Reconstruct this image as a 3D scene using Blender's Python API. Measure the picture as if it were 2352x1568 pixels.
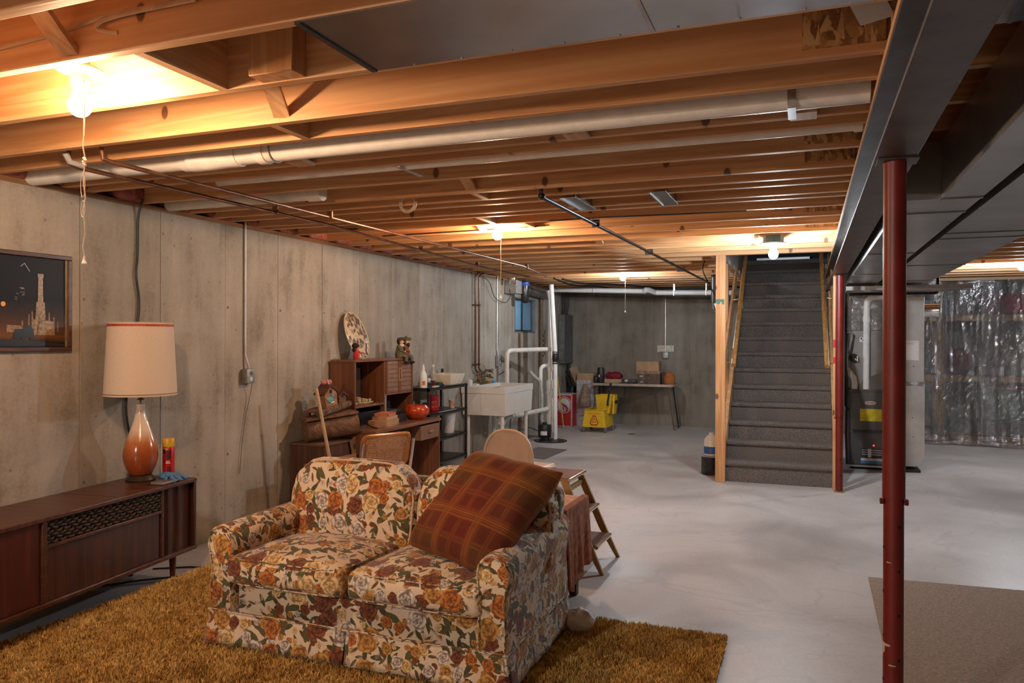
import bpy, math, random
import numpy as np
from math import sin, cos, pi, radians, atan2, sqrt, hypot
from mathutils import Vector, Matrix, Euler

random.seed(7)
SC = bpy.context.scene
COL = SC.collection
for o in list(bpy.data.objects):
    bpy.data.objects.remove(o)

# ------------------------------------------------------------------ camera
cam_d = bpy.data.cameras.new('camera')
cam = bpy.data.objects.new('camera', cam_d)
COL.objects.link(cam)
_y, _p, _r = 0.367120, -0.002215, 0.002739
_F = Vector((-sin(_y) * cos(_p), cos(_y) * cos(_p), sin(_p)))
_R0 = Vector((cos(_y), sin(_y), 0)); _U0 = _R0.cross(_F)
_R = _R0 * cos(_r) + _U0 * sin(_r); _U = _R.cross(_F)
cam.matrix_world = Matrix(((_R.x, _U.x, -_F.x, 0), (_R.y, _U.y, -_F.y, 0), (_R.z, _U.z, -_F.z, 1.5), (0, 0, 0, 1)))
cam_d.sensor_width = 36.0
cam_d.lens = 1767.55 / 2352 * 36.0
cam_d.clip_start = 0.05
SC.camera = cam

# ------------------------------------------------------------------ world, exposure, light colours
world = bpy.data.worlds.new('daylight'); SC.world = world
world.use_nodes = True
_bg = world.node_tree.nodes['Background']
_bg.inputs[0].default_value = (0.30, 0.62, 0.95, 1)
_bg.inputs[1].default_value = 9.0
SC.view_settings.view_transform = 'Standard'
SC.view_settings.look = 'None'
SC.view_settings.gamma = 1.0
SC.view_settings.use_curve_mapping = False
SC.view_settings.exposure = 0.0
WARM = (1.0, 0.615, 0.355)
WARM2 = (1.0, 0.645, 0.39)
COOL = (0.84, 0.93, 1.0)
NEUT = (1.0, 0.89, 0.79)

# ------------------------------------------------------------------ mesh helpers
class MB:
    def __init__(s):
        s.v = []; s.f = []; s.m = []; s.c = 0
    def mat(s, i):
        s.c = i; return s
    def add(s, vs, fs):
        o = len(s.v)
        s.v.extend([tuple(p) for p in vs])
        for f in fs:
            s.f.append(tuple(i + o for i in f)); s.m.append(s.c)
        return s
    def box(s, x0, x1, y0, y1, z0, z1):
        if x0 > x1: x0, x1 = x1, x0
        if y0 > y1: y0, y1 = y1, y0
        if z0 > z1: z0, z1 = z1, z0
        return s.add([(x0,y0,z0),(x1,y0,z0),(x1,y1,z0),(x0,y1,z0),(x0,y0,z1),(x1,y0,z1),(x1,y1,z1),(x0,y1,z1)],
                     [(0,3,2,1),(4,5,6,7),(0,1,5,4),(1,2,6,5),(2,3,7,6),(3,0,4,7)])
    def obox(s, c, h, rot=None):
        b = MB().box(-h[0], h[0], -h[1], h[1], -h[2], h[2])
        R = rot if rot is not None else Matrix.Identity(3)
        if isinstance(R, tuple): R = Euler(R).to_matrix()
        return s.add([Vector(c) + R @ Vector(p) for p in b.v], b.f)
    def bar(s, a, b, w, t, up=(0, 0, 1)):
        """rectangular bar from a to b, w across, t thick"""
        a = Vector(a); b = Vector(b); d = (b - a).normalized()
        sx = d.cross(Vector(up))
        if sx.length < 1e-4: sx = d.cross(Vector((1, 0, 0)))
        sx.normalize(); sy = sx.cross(d)
        vs = []
        for p in (a, b):
            for i, j in ((-1, -1), (1, -1), (1, 1), (-1, 1)):
                vs.append(p + sx * (i * w / 2) + sy * (j * t / 2))
        return s.add(vs, [(0,3,2,1),(4,5,6,7),(0,1,5,4),(1,2,6,5),(2,3,7,6),(3,0,4,7)])
    def prism(s, poly, axis, a0, a1):
        """poly of 2D points extruded along axis from a0 to a1 (x: (y,z); y: (x,z); z: (x,y))"""
        def P(p, a):
            return (a, p[0], p[1]) if axis == 'x' else (p[0], a, p[1]) if axis == 'y' else (p[0], p[1], a)
        n = len(poly)
        vs = [P(p, a0) for p in poly] + [P(p, a1) for p in poly]
        fs = [tuple(range(n)), tuple(range(2 * n - 1, n - 1, -1))]
        for i in range(n):
            j = (i + 1) % n
            fs.append((i, i + n, j + n, j))
        return s.add(vs, fs)
    def tube(s, pts, r, n=8, caps=True, closed=False):
        pts = [Vector(p) for p in pts]; k = len(pts)
        rr = r if isinstance(r, (list, tuple)) else [r] * k
        vs = []; ref = None
        for i, p in enumerate(pts):
            if closed: t = pts[(i + 1) % k] - pts[i - 1]
            elif i == 0: t = pts[1] - p
            elif i == k - 1: t = p - pts[i - 1]
            else: t = (pts[i + 1] - p).normalized() + (p - pts[i - 1]).normalized()
            if t.length < 1e-9: t = Vector((0, 0, 1))
            t.normalize()
            if ref is None:
                ref = Vector((0, 0, 1)) if abs(t.z) < 0.9 else Vector((1, 0, 0))
            u = ref - t * ref.dot(t)
            if u.length < 1e-5: u = t.orthogonal()
            u.normalize(); w = t.cross(u); ref = u
            for j in range(n):
                a = 2 * pi * j / n
                vs.append(p + (u * cos(a) + w * sin(a)) * rr[i])
        fs = []
        for i in range(k if closed else k - 1):
            for j in range(n):
                a = i * n + j; b = i * n + (j + 1) % n; i2 = (i + 1) % k
                fs.append((a, b, i2 * n + (j + 1) % n, i2 * n + j))
        if caps and not closed:
            fs.append(tuple(range(n - 1, -1, -1))); fs.append(tuple((k - 1) * n + j for j in range(n)))
        return s.add(vs, fs)
    def lathe(s, prof, c=(0, 0, 0), n=20, axis='z', caps=True):
        vs = []; k = len(prof)
        for r, z in prof:
            for j in range(n):
                a = 2 * pi * j / n
                q = (r * cos(a), r * sin(a), z)
                if axis == 'x': q = (q[2], q[0], q[1])
                elif axis == 'y': q = (q[1], q[2], q[0])
                vs.append((q[0] + c[0], q[1] + c[1], q[2] + c[2]))
        fs = []
        for i in range(k - 1):
            for j in range(n):
                a = i * n + j; b = i * n + (j + 1) % n
                fs.append((a, b, b + n, a + n))
        if caps:
            fs.append(tuple(range(n - 1, -1, -1))); fs.append(tuple((k - 1) * n + j for j in range(n)))
        return s.add(vs, fs)
    def sph(s, c, r, sc=(1, 1, 1), n=12, m=8, rot=None):
        vs = [(0, 0, -r)]; fs = []
        for i in range(1, m):
            t = -pi / 2 + pi * i / m
            for j in range(n):
                a = 2 * pi * j / n
                vs.append((r * cos(t) * cos(a), r * cos(t) * sin(a), r * sin(t)))
        vs.append((0, 0, r)); L = len(vs) - 1
        for j in range(n):
            fs.append((0, 1 + (j + 1) % n, 1 + j))
            fs.append((L, L - n + j, L - n + (j + 1) % n))
        for i in range(m - 2):
            for j in range(n):
                a = 1 + i * n + j; b = 1 + i * n + (j + 1) % n
                fs.append((a, b, b + n, a + n))
        R = Euler(rot).to_matrix() if rot else Matrix.Identity(3)
        return s.add([Vector(c) + R @ Vector((p[0]*sc[0], p[1]*sc[1], p[2]*sc[2])) for p in vs], fs)
    def rbox(s, h, r, n=6, k=3, xf=None, warp=None):
        """rounded box of half sizes h, corner radius r, n inner and k corner divisions; warp(p, q) moves points"""
        def ts(hh):
            a = [-hh + r * i / k for i in range(k)]
            b = [-(hh - r) + 2 * (hh - r) * i / n for i in range(n + 1)]
            return a + b + [hh - r + r * (i + 1) / k for i in range(k)]
        T = [ts(h[0]), ts(h[1]), ts(h[2])]
        idx = {}; vs = []; fs = []
        def V(p):
            key = (round(p[0], 5), round(p[1], 5), round(p[2], 5))
            if key in idx: return idx[key]
            P = Vector(p)
            q = Vector([max(-(h[i] - r), min(h[i] - r, p[i])) for i in range(3)])
            d = P - q
            if d.length > 1e-9: P = q + d.normalized() * r
            if warp: P = Vector(warp(P, Vector([p[i] / h[i] for i in range(3)])))
            if xf is not None: P = xf @ P
            idx[key] = len(vs); vs.append(P); return idx[key]
        for ax in range(3):
            a, b = (ax + 1) % 3, (ax + 2) % 3
            for sg in (-1, 1):
                for i in range(len(T[a]) - 1):
                    for j in range(len(T[b]) - 1):
                        q = []
                        for ii, jj in ((i, j), (i + 1, j), (i + 1, j + 1), (i, j + 1)):
                            p = [0, 0, 0]; p[ax] = sg * h[ax]; p[a] = T[a][ii]; p[b] = T[b][jj]
                            q.append(V(p))
                        if sg < 0: q.reverse()
                        fs.append(tuple(q))
        return s.add(vs, fs)
    def grid(s, fn, nu, nv, thick=None):
        vs = [fn(i / nu, j / nv) for i in range(nu + 1) for j in range(nv + 1)]
        fs = [(i*(nv+1)+j, (i+1)*(nv+1)+j, (i+1)*(nv+1)+j+1, i*(nv+1)+j+1) for i in range(nu) for j in range(nv)]
        return s.add(vs, fs)

def box_uv(me):
    uvl = me.uv_layers.new(name='UVMap')
    n = len(me.loops)
    if not n: return
    co = np.empty(len(me.vertices) * 3, np.float32); me.vertices.foreach_get('co', co); co = co.reshape(-1, 3)
    vi = np.empty(n, np.int32); me.loops.foreach_get('vertex_index', vi)
    nm = np.empty(len(me.polygons) * 3, np.float32); me.polygons.foreach_get('normal', nm); nm = np.abs(nm.reshape(-1, 3))
    tot = np.empty(len(me.polygons), np.int32); me.polygons.foreach_get('loop_total', tot)
    ax = np.repeat(np.argmax(nm * np.array([1.0, 1.0, 1.05]), axis=1), tot)
    p = co[vi]
    u = np.where(ax == 0, p[:, 1] + 0.37, p[:, 0]); w = np.where(ax == 2, p[:, 1], p[:, 2])
    uvl.data.foreach_set('uv', np.stack([u, w], 1).astype(np.float32).ravel())

class Root:
    pass

def _props(o, label=None, cat=None, group=None, kind=None):
    if label: o['label'] = label
    if cat: o['category'] = cat
    if group: o['group'] = group
    if kind: o['kind'] = kind
    return o

def build(name, mb, mats, root=None, label=None, cat=None, group=None, kind=None, bevel=0.0, smooth=35, uv=False, local=False, sub=0):
    """one mesh object; vertices are in world axes (or the root's own axes when local) and root is the parent"""
    me = bpy.data.meshes.new(name)
    top = root
    while top is not None and top.parent is not None: top = top.parent
    vs = mb.v
    if top is not None and not local:
        inv = (Matrix.Translation(top.location) @ top.rotation_euler.to_matrix().to_4x4()).inverted()
        vs = [inv @ Vector(p) for p in vs]
    me.from_pydata([tuple(p) for p in vs], [], mb.f)
    if not isinstance(mats, (list, tuple)): mats = [mats]
    for m in mats: me.materials.append(m)
    if len(mats) > 1: me.polygons.foreach_set('material_index', mb.m)
    if smooth:
        me.polygons.foreach_set('use_smooth', [True] * len(me.polygons))
        me.set_sharp_from_angle(angle=radians(smooth))
    me.update()
    if uv: box_uv(me)
    o = bpy.data.objects.new(name, me); COL.objects.link(o)
    if root is not None: o.parent = root
    if bevel:
        b = o.modifiers.new('bevel', 'BEVEL'); b.width = bevel; b.segments = 2; b.limit_method = 'ANGLE'; b.angle_limit = radians(40)
    if sub:
        b = o.modifiers.new('subd', 'SUBSURF'); b.levels = sub; b.render_levels = sub
    return _props(o, label, cat, group, kind)

def thing(name, label, cat, loc=(0, 0, 0), rz=0.0, group=None):
    o = bpy.data.objects.new(name, None); COL.objects.link(o)
    o.location = loc; o.rotation_euler = (0, 0, rz); o.empty_display_size = 0.1
    return _props(o, label, cat, group)

def dup(root, loc=None, rz=None, label=None, group=None):
    c = root.copy(); COL.objects.link(c)
    if loc is not None: c.location = loc
    if rz is not None: c.rotation_euler = (0, 0, rz)
    if label: c['label'] = label
    if group: c['group'] = group
    for ch in list(root.children):
        d = ch.copy(); COL.objects.link(d); d.parent = c
        for g in list(ch.children):
            e = g.copy(); COL.objects.link(e); e.parent = d
    return c

def dup_part(src, parent, offset=(0, 0, 0)):
    c = src.copy(); COL.objects.link(c); c.parent = parent
    c.location = Vector(src.location) + Vector(offset)
    return c

def text_mb(body, size, origin, ux, uz, thick=0.0008):
    """lettering as a mesh laid out from origin along ux, upright along uz"""
    cu = bpy.data.curves.new('letters', 'FONT'); cu.body = body; cu.size = size; cu.extrude = thick
    cu.align_x = 'CENTER'; cu.align_y = 'CENTER'
    to = bpy.data.objects.new('letters', cu); COL.objects.link(to)
    dg = bpy.context.evaluated_depsgraph_get(); dg.update()
    me = bpy.data.meshes.new_from_object(to.evaluated_get(dg))
    ux = Vector(ux); uz = Vector(uz); un = ux.cross(uz)
    mb = MB()
    mb.add([Vector(origin) + ux * v.co.x + uz * v.co.y + un * v.co.z for v in me.vertices], [tuple(p.vertices) for p in me.polygons])
    bpy.data.objects.remove(to); bpy.data.meshes.remove(me); bpy.data.curves.remove(cu)
    return mb

# ------------------------------------------------------------------ material helpers
class NG:
    def __init__(s, name, rough=0.6, metal=0.0, color=(0.5, 0.5, 0.5)):
        s.m = bpy.data.materials.new(name); s.m.use_nodes = True
        s.t = s.m.node_tree; s.b = s.t.nodes['Principled BSDF']
        s.b.inputs['Roughness'].default_value = rough
        s.b.inputs['Metallic'].default_value = metal
        s.b.inputs['Base Color'].default_value = (*color, 1)
    def n(s, t, **kw):
        nd = s.t.nodes.new(t)
        for k, v in kw.items(): setattr(nd, k, v)
        return nd
    def l(s, a, b):
        s.t.links.new(a, b)
    def put(s, sock, v):
        if hasattr(v, 'is_output'): s.l(v, sock)
        elif isinstance(v, tuple) and sock.type == 'RGBA' and len(v) == 3: sock.default_value = (*v, 1)
        else: sock.default_value = v
    def set(s, **kw):
        for k, v in kw.items(): s.put(s.b.inputs[k.replace('_', ' ')], v)
        return s
    def obj(s): return s.n('ShaderNodeTexCoord').outputs['Object']
    def uv(s): return s.n('ShaderNodeTexCoord').outputs['UV']
    def rnd(s): return s.n('ShaderNodeObjectInfo').outputs['Random']
    def island(s): return s.n('ShaderNodeNewGeometry').outputs['Random Per Island']
    def map(s, v, scale=(1, 1, 1), loc=(0, 0, 0), rot=(0, 0, 0)):
        nd = s.n('ShaderNodeMapping'); s.l(v, nd.inputs[0])
        nd.inputs['Scale'].default_value = scale; nd.inputs['Location'].default_value = loc; nd.inputs['Rotation'].default_value = rot
        return nd.outputs[0]
    def noise(s, v, scale=5, detail=3, rough=0.5, dist=0.0, dim='3D'):
        nd = s.n('ShaderNodeTexNoise', noise_dimensions=dim); s.l(v, nd.inputs['Vector'])
        nd.inputs['Scale'].default_value = scale; nd.inputs['Detail'].default_value = detail
        nd.inputs['Roughness'].default_value = rough; nd.inputs['Distortion'].default_value = dist
        return nd.outputs['Fac']
    def vor(s, v, scale=5, feature='F1', dim='3D', rand=1.0):
        nd = s.n('ShaderNodeTexVoronoi', feature=feature, voronoi_dimensions=dim); s.l(v, nd.inputs['Vector'])
        nd.inputs['Scale'].default_value = scale; nd.inputs['Randomness'].default_value = rand
        return nd
    def ramp(s, f, stops, interp='LINEAR'):
        nd = s.n('ShaderNodeValToRGB'); cr = nd.color_ramp; cr.interpolation = interp
        while len(cr.elements) < len(stops): cr.elements.new(0.5)
        for e, (p, c) in zip(cr.elements, stops):
            e.position = p; e.color = (*c, 1) if isinstance(c, tuple) else (c, c, c, 1)
        s.put(nd.inputs[0], f)
        return nd.outputs[0]
    def mix(s, f, a, b, blend='MIX'):
        nd = s.n('ShaderNodeMix', data_type='RGBA', blend_type=blend)
        s.put(nd.inputs[0], f); s.put(nd.inputs[6], a); s.put(nd.inputs[7], b)
        return nd.outputs[2]
    def ma(s, op, a, b=None, c=None, clamp=False):
        nd = s.n('ShaderNodeMath', operation=op, use_clamp=clamp)
        s.put(nd.inputs[0], a)
        if b is not None: s.put(nd.inputs[1], b)
        if c is not None: s.put(nd.inputs[2], c)
        return nd.outputs[0]
    def vm(s, op, a, b=None):
        nd = s.n('ShaderNodeVectorMath', operation=op)
        s.put(nd.inputs[0], a)
        if b is not None: s.put(nd.inputs[1], b)
        return nd.outputs[0]
    def sep(s, v):
        nd = s.n('ShaderNodeSeparateXYZ'); s.l(v, nd.inputs[0]); return nd.outputs
    def comb(s, x=0.0, y=0.0, z=0.0):
        nd = s.n('ShaderNodeCombineXYZ')
        for i, q in enumerate((x, y, z)): s.put(nd.inputs[i], q)
        return nd.outputs[0]
    def step(s, v, a, b):
        nd = s.n('ShaderNodeMapRange', interpolation_type='SMOOTHSTEP')
        s.put(nd.inputs[0], v); nd.inputs[1].default_value = a; nd.inputs[2].default_value = b
        return nd.outputs[0]
    def bump(s, h, strength=0.3, dist=0.01):
        nd = s.n('ShaderNodeBump'); nd.inputs['Strength'].default_value = strength; nd.inputs['Distance'].default_value = dist
        s.l(h, nd.inputs['Height']); s.l(nd.outputs[0], s.b.inputs['Normal'])
        return s
    def emit(s, color, k):
        s.b.inputs['Emission Color'].default_value = (*color, 1); s.b.inputs['Emission Strength'].default_value = k
        return s

def plain(name, color, rough=0.6, metal=0.0, var=0.12, scale=14, bump=0.0, dark=None):
    """paint, plastic, metal or cloth of one colour with slight mottling"""
    g = NG(name, rough, metal, color)
    f = g.noise(g.obj(), scale, 4, 0.6)
    d = dark or tuple(c * (1 - 2.2 * var) for c in color)
    u = tuple(min(1, c * (1 + var)) for c in color)
    g.set(Base_Color=g.ramp(f, [(0.3, d), (0.7, u)]))
    if bump: g.bump(g.noise(g.obj(), scale * 6, 3), bump, 0.004)
    return g.m

def wood(name, c1, c2, along='x', freq=30, rough=0.55, knots=False, stretch=0.05, gloss=None, strength=0.15, knotcol=(0.10, 0.035, 0.015)):
    g = NG(name, rough)
    st = {'x': (stretch, 1, 1), 'y': (1, stretch, 1), 'z': (1, 1, stretch)}[along]
    off = g.ma('MULTIPLY', g.rnd(), 17.0)
    p = g.vm('ADD', g.obj(), g.comb(off, off, off))
    q = g.map(p, st)
    f1 = g.noise(q, freq, 5, 0.6, 0.4)
    f2 = g.noise(q, freq * 0.22, 3, 0.5, 1.2)
    rings = g.ma('SINE', g.ma('MULTIPLY', f2, 46.0))
    f = g.ma('ADD', g.ma('MULTIPLY', f1, 0.72), g.ma('MULTIPLY', rings, 0.12))
    col = g.ramp(f, [(0.25, c2), (0.58, c1)])
    col = g.mix(g.ma('MULTIPLY', g.rnd(), 0.28), col, c2)
    if knots:
        xs = g.sep(p)
        kv = g.vor(g.comb(xs[0], g.ma('MULTIPLY', xs[2], 0.62), 0.0), 3.1, 'F1', '2D')
        keep = g.ma('GREATER_THAN', g.sep(kv.outputs['Color'])[0], 0.45)
        k = g.ma('MULTIPLY', g.ma('SUBTRACT', 1.0, g.step(kv.outputs['Distance'], 0.045, 0.07)), keep)
        halo = g.ma('MULTIPLY', g.ma('SUBTRACT', 1.0, g.step(kv.outputs['Distance'], 0.05, 0.16)), keep)
        col = g.mix(g.ma('MULTIPLY', halo, 0.3), col, c2)
        col = g.mix(g.ma('MULTIPLY', k, 0.85), col, knotcol)
    g.set(Base_Color=col)
    g.bump(f1, strength, 0.004)
    return g.m
# ------------------------------------------------------------------ shared materials
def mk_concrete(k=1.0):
    g = NG('concrete_wall', 0.85)
    o = g.obj()
    a = g.noise(o, 2.2, 6, 0.6)
    st = g.noise(g.map(o, (5, 5, 0.7)), 1.6, 4, 0.6)
    fine = g.noise(o, 60, 3, 0.7)
    f = g.ma('ADD', g.ma('MULTIPLY', a, 0.5), g.ma('ADD', g.ma('MULTIPLY', st, 0.4), g.ma('MULTIPLY', fine, 0.22)))
    col = g.ramp(f, [(0.36, (0.155, 0.132, 0.102)), (0.53, (0.355, 0.322, 0.272)), (0.74, (0.475, 0.442, 0.385))])
    sp = g.vor(o, 9.0)
    spots = g.ma('MULTIPLY', g.ma('SUBTRACT', 1.0, g.step(sp.outputs['Distance'], 0.03, 0.13)), g.ma('GREATER_THAN', g.sep(sp.outputs['Color'])[0], 0.72))
    col = g.mix(g.ma('MULTIPLY', spots, 0.55), col, (0.10, 0.08, 0.06))
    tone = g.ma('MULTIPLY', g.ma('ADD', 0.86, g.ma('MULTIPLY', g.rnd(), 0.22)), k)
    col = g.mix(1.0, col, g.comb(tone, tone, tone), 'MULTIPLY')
    g.set(Base_Color=col)
    g.bump(g.ma('ADD', fine, a), 0.25, 0.004)
    return g.m
def mk_floor():
    g = NG('painted_concrete_floor', 0.42)
    o = g.obj()
    a = g.noise(o, 0.9, 5, 0.6, 0.8)
    arcs = g.noise(g.map(o, (1, 1, 1), (3, 2, 0)), 0.45, 2, 0.5, 3.5)
    lines = g.ma('SUBTRACT', 1.0, g.step(g.ma('ABSOLUTE', g.ma('SUBTRACT', arcs, 0.5)), 0.0, 0.012))
    fine = g.noise(o, 45, 4, 0.7)
    col = g.ramp(g.ma('ADD', g.ma('MULTIPLY', a, 0.8), g.ma('MULTIPLY', fine, 0.25)), [(0.32, (0.35, 0.325, 0.32)), (0.60, (0.56, 0.53, 0.525)), (0.8, (0.65, 0.63, 0.62))])
    col = g.mix(g.ma('MULTIPLY', lines, 0.25), col, (0.30, 0.27, 0.25))
    # old water stain that spread from the foot of the back wall
    xs = g.sep(o)
    g.set(Base_Color=col, Roughness=g.ramp(a, [(0.3, 0.34), (0.7, 0.55)]))
    g.bump(g.ma('ADD', fine, g.ma('MULTIPLY', a, 2.0)), 0.08, 0.004)
    return g.m
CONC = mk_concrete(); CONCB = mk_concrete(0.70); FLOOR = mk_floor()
PINE = wood('pine_joist', (0.80, 0.485, 0.25), (0.60, 0.30, 0.125), 'x', 22, 0.55, True, 0.045)
PINEY = wood('pine_board', (0.76, 0.50, 0.28), (0.58, 0.33, 0.155), 'y', 22, 0.55, False, 0.06)
PINEZ = wood('pine_post', (0.72, 0.43, 0.22), (0.52, 0.24, 0.09), 'z', 26, 0.5, True, 0.06)
ENDG = wood('pine_end_grain', (0.62, 0.36, 0.17), (0.40, 0.19, 0.08), 'z', 40, 0.7, False, 0.3)
PLY = wood('plywood_subfloor', (0.36, 0.21, 0.11), (0.25, 0.135, 0.065), 'y', 9, 0.7, False, 0.2)
def mk_osb():
    g = NG('strand_board', 0.6)
    o = g.obj(); w = g.noise(o, 9, 2)
    p = g.vm('ADD', o, g.comb(g.ma('MULTIPLY', w, 0.05), 0.0, g.ma('MULTIPLY', w, 0.07)))
    cols = []
    for rot, loc in ((0.45, (0, 0, 0)), (-0.6, (3, 1, 2))):
        v = g.vor(g.map(p, (62, 20, 17), loc, (0, rot, 0)), 1.0)
        cols.append(g.sep(v.outputs['Color'])[0])
    f = g.mix(g.step(g.noise(o, 16, 2), 0.47, 0.53), cols[0], cols[1])
    f = g.ma('ADD', g.ma('MULTIPLY', g.sep(f)[0], 0.8), g.ma('MULTIPLY', g.noise(g.map(o, (40, 40, 90)), 2, 3), 0.25))
    g.set(Base_Color=g.ramp(f, [(0.1, (0.22, 0.09, 0.03)), (0.55, (0.50, 0.26, 0.10)), (0.95, (0.72, 0.47, 0.22))]))
    g.bump(f, 0.3, 0.004)
    return g.m
OSB = mk_osb()
STEEL = plain('dark_primed_steel', (0.105, 0.09, 0.085), 0.42, 0.35, 0.2, 6, 0.05)
STEELEDGE = plain('bare_steel_edge', (0.45, 0.43, 0.41), 0.4, 0.8)
GALV = plain('galvanized_sheet', (0.38, 0.385, 0.39), 0.22, 0.92, 0.12, 2.2, 0.03)
GALVD = plain('dull_galvanized_sheet', (0.40, 0.395, 0.39), 0.30, 0.85, 0.15, 2.0, 0.05)
GALVL = plain('light_galvanized_sheet', (0.52, 0.51, 0.50), 0.5, 0.45, 0.1, 4, 0.03)
DARKGAP = plain('black_gap', (0.01, 0.01, 0.01), 0.9)
RED = plain('red_primer', (0.165, 0.011, 0.008), 0.42, 0.0, 0.14, 9, 0.08)
CHIP = plain('chipped_paint', (0.5, 0.45, 0.4), 0.7)
PVC = plain('white_pvc', (0.80, 0.77, 0.71), 0.38, 0.0, 0.05)
PVCW = plain('bright_white_pvc', (0.86, 0.87, 0.86), 0.35, 0.0, 0.04)
COPPER = plain('aged_copper', (0.26, 0.125, 0.075), 0.38, 0.7, 0.25, 8)
IRON = plain('black_iron', (0.03, 0.03, 0.032), 0.35, 0.7)
BLACK = plain('black_plastic', (0.016, 0.016, 0.018), 0.4)
BLACKM = plain('black_enamel', (0.034, 0.026, 0.021), 0.4, 0.2)
CHROME = plain('chrome', (0.78, 0.77, 0.76), 0.13, 1.0, 0.02)
ALU = plain('brushed_aluminium', (0.62, 0.62, 0.62), 0.32, 0.9, 0.06)
WHITE = plain('white_plastic', (0.80, 0.80, 0.78), 0.4, 0.0, 0.04)
CREAM = plain('cream_plastic', (0.72, 0.67, 0.54), 0.45, 0.0, 0.06)
PAPER = plain('white_paper', (0.78, 0.76, 0.80), 0.8, 0.0, 0.04)
GREY = plain('grey_plastic', (0.32, 0.32, 0.33), 0.5)
PORC = plain('porcelain', (0.85, 0.83, 0.80), 0.25, 0.0, 0.02)
STRING = plain('cotton_string', (0.75, 0.66, 0.5), 0.9)
KRAFT = plain('cardboard', (0.42, 0.28, 0.17), 0.8, 0.0, 0.12, 6)
DRYW = plain('white_drywall', (0.72, 0.71, 0.70), 0.8, 0.0, 0.05, 5)
PINK = plain('pink_insulation', (0.45, 0.16, 0.13), 0.95, 0.0, 0.25, 20, 0.5)

# ------------------------------------------------------------------ bare bulb lights
BULBM = {}
def bulb_mat(col, watts, r):
    key = (col, watts)
    if key not in BULBM:
        g = NG('lit_bulb', 0.3, 0, (1, 1, 1))
        g.emit(col, watts / (pi * 4 * pi * r * r))
        BULBM[key] = g.m
    return BULBM[key]
def bulb_light(x, y, zb, label, col, watts, chain=0.6, box=PLY, boxw=0.10, top=2.635, base=0.075, knots=False, drop=0.125):
    """zb is the height of the porcelain rim"""
    r = 0.040; zc = zb - drop
    t = thing('ceiling_light', label, 'ceiling light', (x, y, zb), 0, 'bare bulb ceiling lights')
    build('junction_box', MB().lathe([(boxw/2, zb + 0.012), (boxw/2, min(top, zb + 0.075))], (x, y, 0), 8), box, t)
    if zb + 0.075 < top - 0.002:
        build('hanger_bar', MB().box(x - 0.2, x + 0.2, y - 0.012, y + 0.012, zb + 0.075, zb + 0.083).box(x - 0.012, x + 0.012, y - 0.012, y + 0.012, zb + 0.08, top), GALVD, t)
    build('lamp_holder', MB().lathe([(base * 0.9, zb + 0.012), (base, zb + 0.006), (base, zb), (base * 0.55, zb - 0.008), (0.034, zb - 0.014), (0.030, zc + 0.070), (0.026, zc + 0.067)], (x, y, 0), 24), PORC, t)
    pass
    pr = [(0.016, zc + 0.069), (0.019, zc + 0.061), (0.026, zc + 0.045)]
    for i in range(9):
        a = radians(44 - i * 16.6)
        pr.append((max(0.001, r * cos(a)), zc + r * sin(a)))
    build('bulb', MB().lathe(pr, (x, y, 0), 16), bulb_mat(col, watts, r), t)
    if chain:
        cx, cy = x + 0.036, y - 0.012
        pts = [(x + 0.028, y - 0.01, zb - 0.04), (cx, cy, zb - 0.06)]
        nseg = 14; z0 = zb - 0.06; z1 = zb - chain
        for i in range(1, nseg + 1):
            w = 0.004 * sin(i * 2.3) if knots and i > 4 else 0.001 * sin(i)
            pts.append((cx + w, cy + w * 0.5, z0 + (z1 - z0) * i / nseg))
        mb = MB().tube(pts, 0.0022, 5)
        if knots:
            zk = z0 + (z1 - z0) * 0.42
            for i in range(5):
                mb.sph((cx + 0.004 * sin(i * 2), cy, zk - 0.006 * i), 0.0055, (1.2, 1, 1), 6, 4)
            for zz, w, h in ((zk - 0.05, 0.011, 0.045), (zk - 0.15, 0.010, 0.03)):
                mb.tube([(cx + w * cos(a) - w * 0.6, cy, zz - h * (1 - sin(a)) / 1) for a in [k * 2 * pi / 10 for k in range(10)]], 0.0014, 4, closed=True)
        ch = build('pull_string', mb, STRING, t)
        build('pull_bell', MB().lathe([(0.002, z1 + 0.012), (0.004, z1), (0.009, z1 - 0.016), (0.007, z1 - 0.018)], (cx, cy, 0), 10), PORC, ch)
    return t
bulb_light(-2.457, 2.035, 2.465, 'warm bare bulb nearest the camera with a long knotted pull string', WARM, 64, 0.68, GALVD, 0.10, base=0.078, knots=True)
bulb_light(-2.36, 5.80, 2.475, 'warm bare bulb in the middle of the joists, in front of the copper pipes', WARM2, 58, 0.62, PLY, 0.11)
bulb_light(-2.36, 10.35, 2.475, 'cool white bare bulb near the back wall above the mop bucket', COOL, 56, 0.58, GALVD, 0.10)
bulb_light(-0.28, 6.98, 2.325, 'cool white bare bulb hanging in front of the staircase', COOL, 100, 0, plain('blue_box', (0.05, 0.12, 0.16), 0.5), 0.17, top=2.40, base=0.125, drop=0.085)
bulb_light(2.29, 10.35, 2.475, 'cool white bare bulb in front of the plastic sheeting at far right', COOL, 90, 0.62, GALVD, 0.10)
bulb_light(-2.40, -1.75, 2.475, 'bare bulb in the part of the basement behind the camera', NEUT, 190, 0.6, GALVD, 0.10)

# ------------------------------------------------------------------ room shell
def struct(name, mb, mats, root=None, **kw):
    return build(name, mb, mats, root, kind=None if root is not None else 'structure', **kw)
XL, XR, YF, YB = -4.14, 5.2, -3.6, 13.6
struct('floor', MB().box(XL - 0.25, XR + 0.2, YF - 0.2, YB + 0.2, -0.12, 0), FLOOR)
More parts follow.
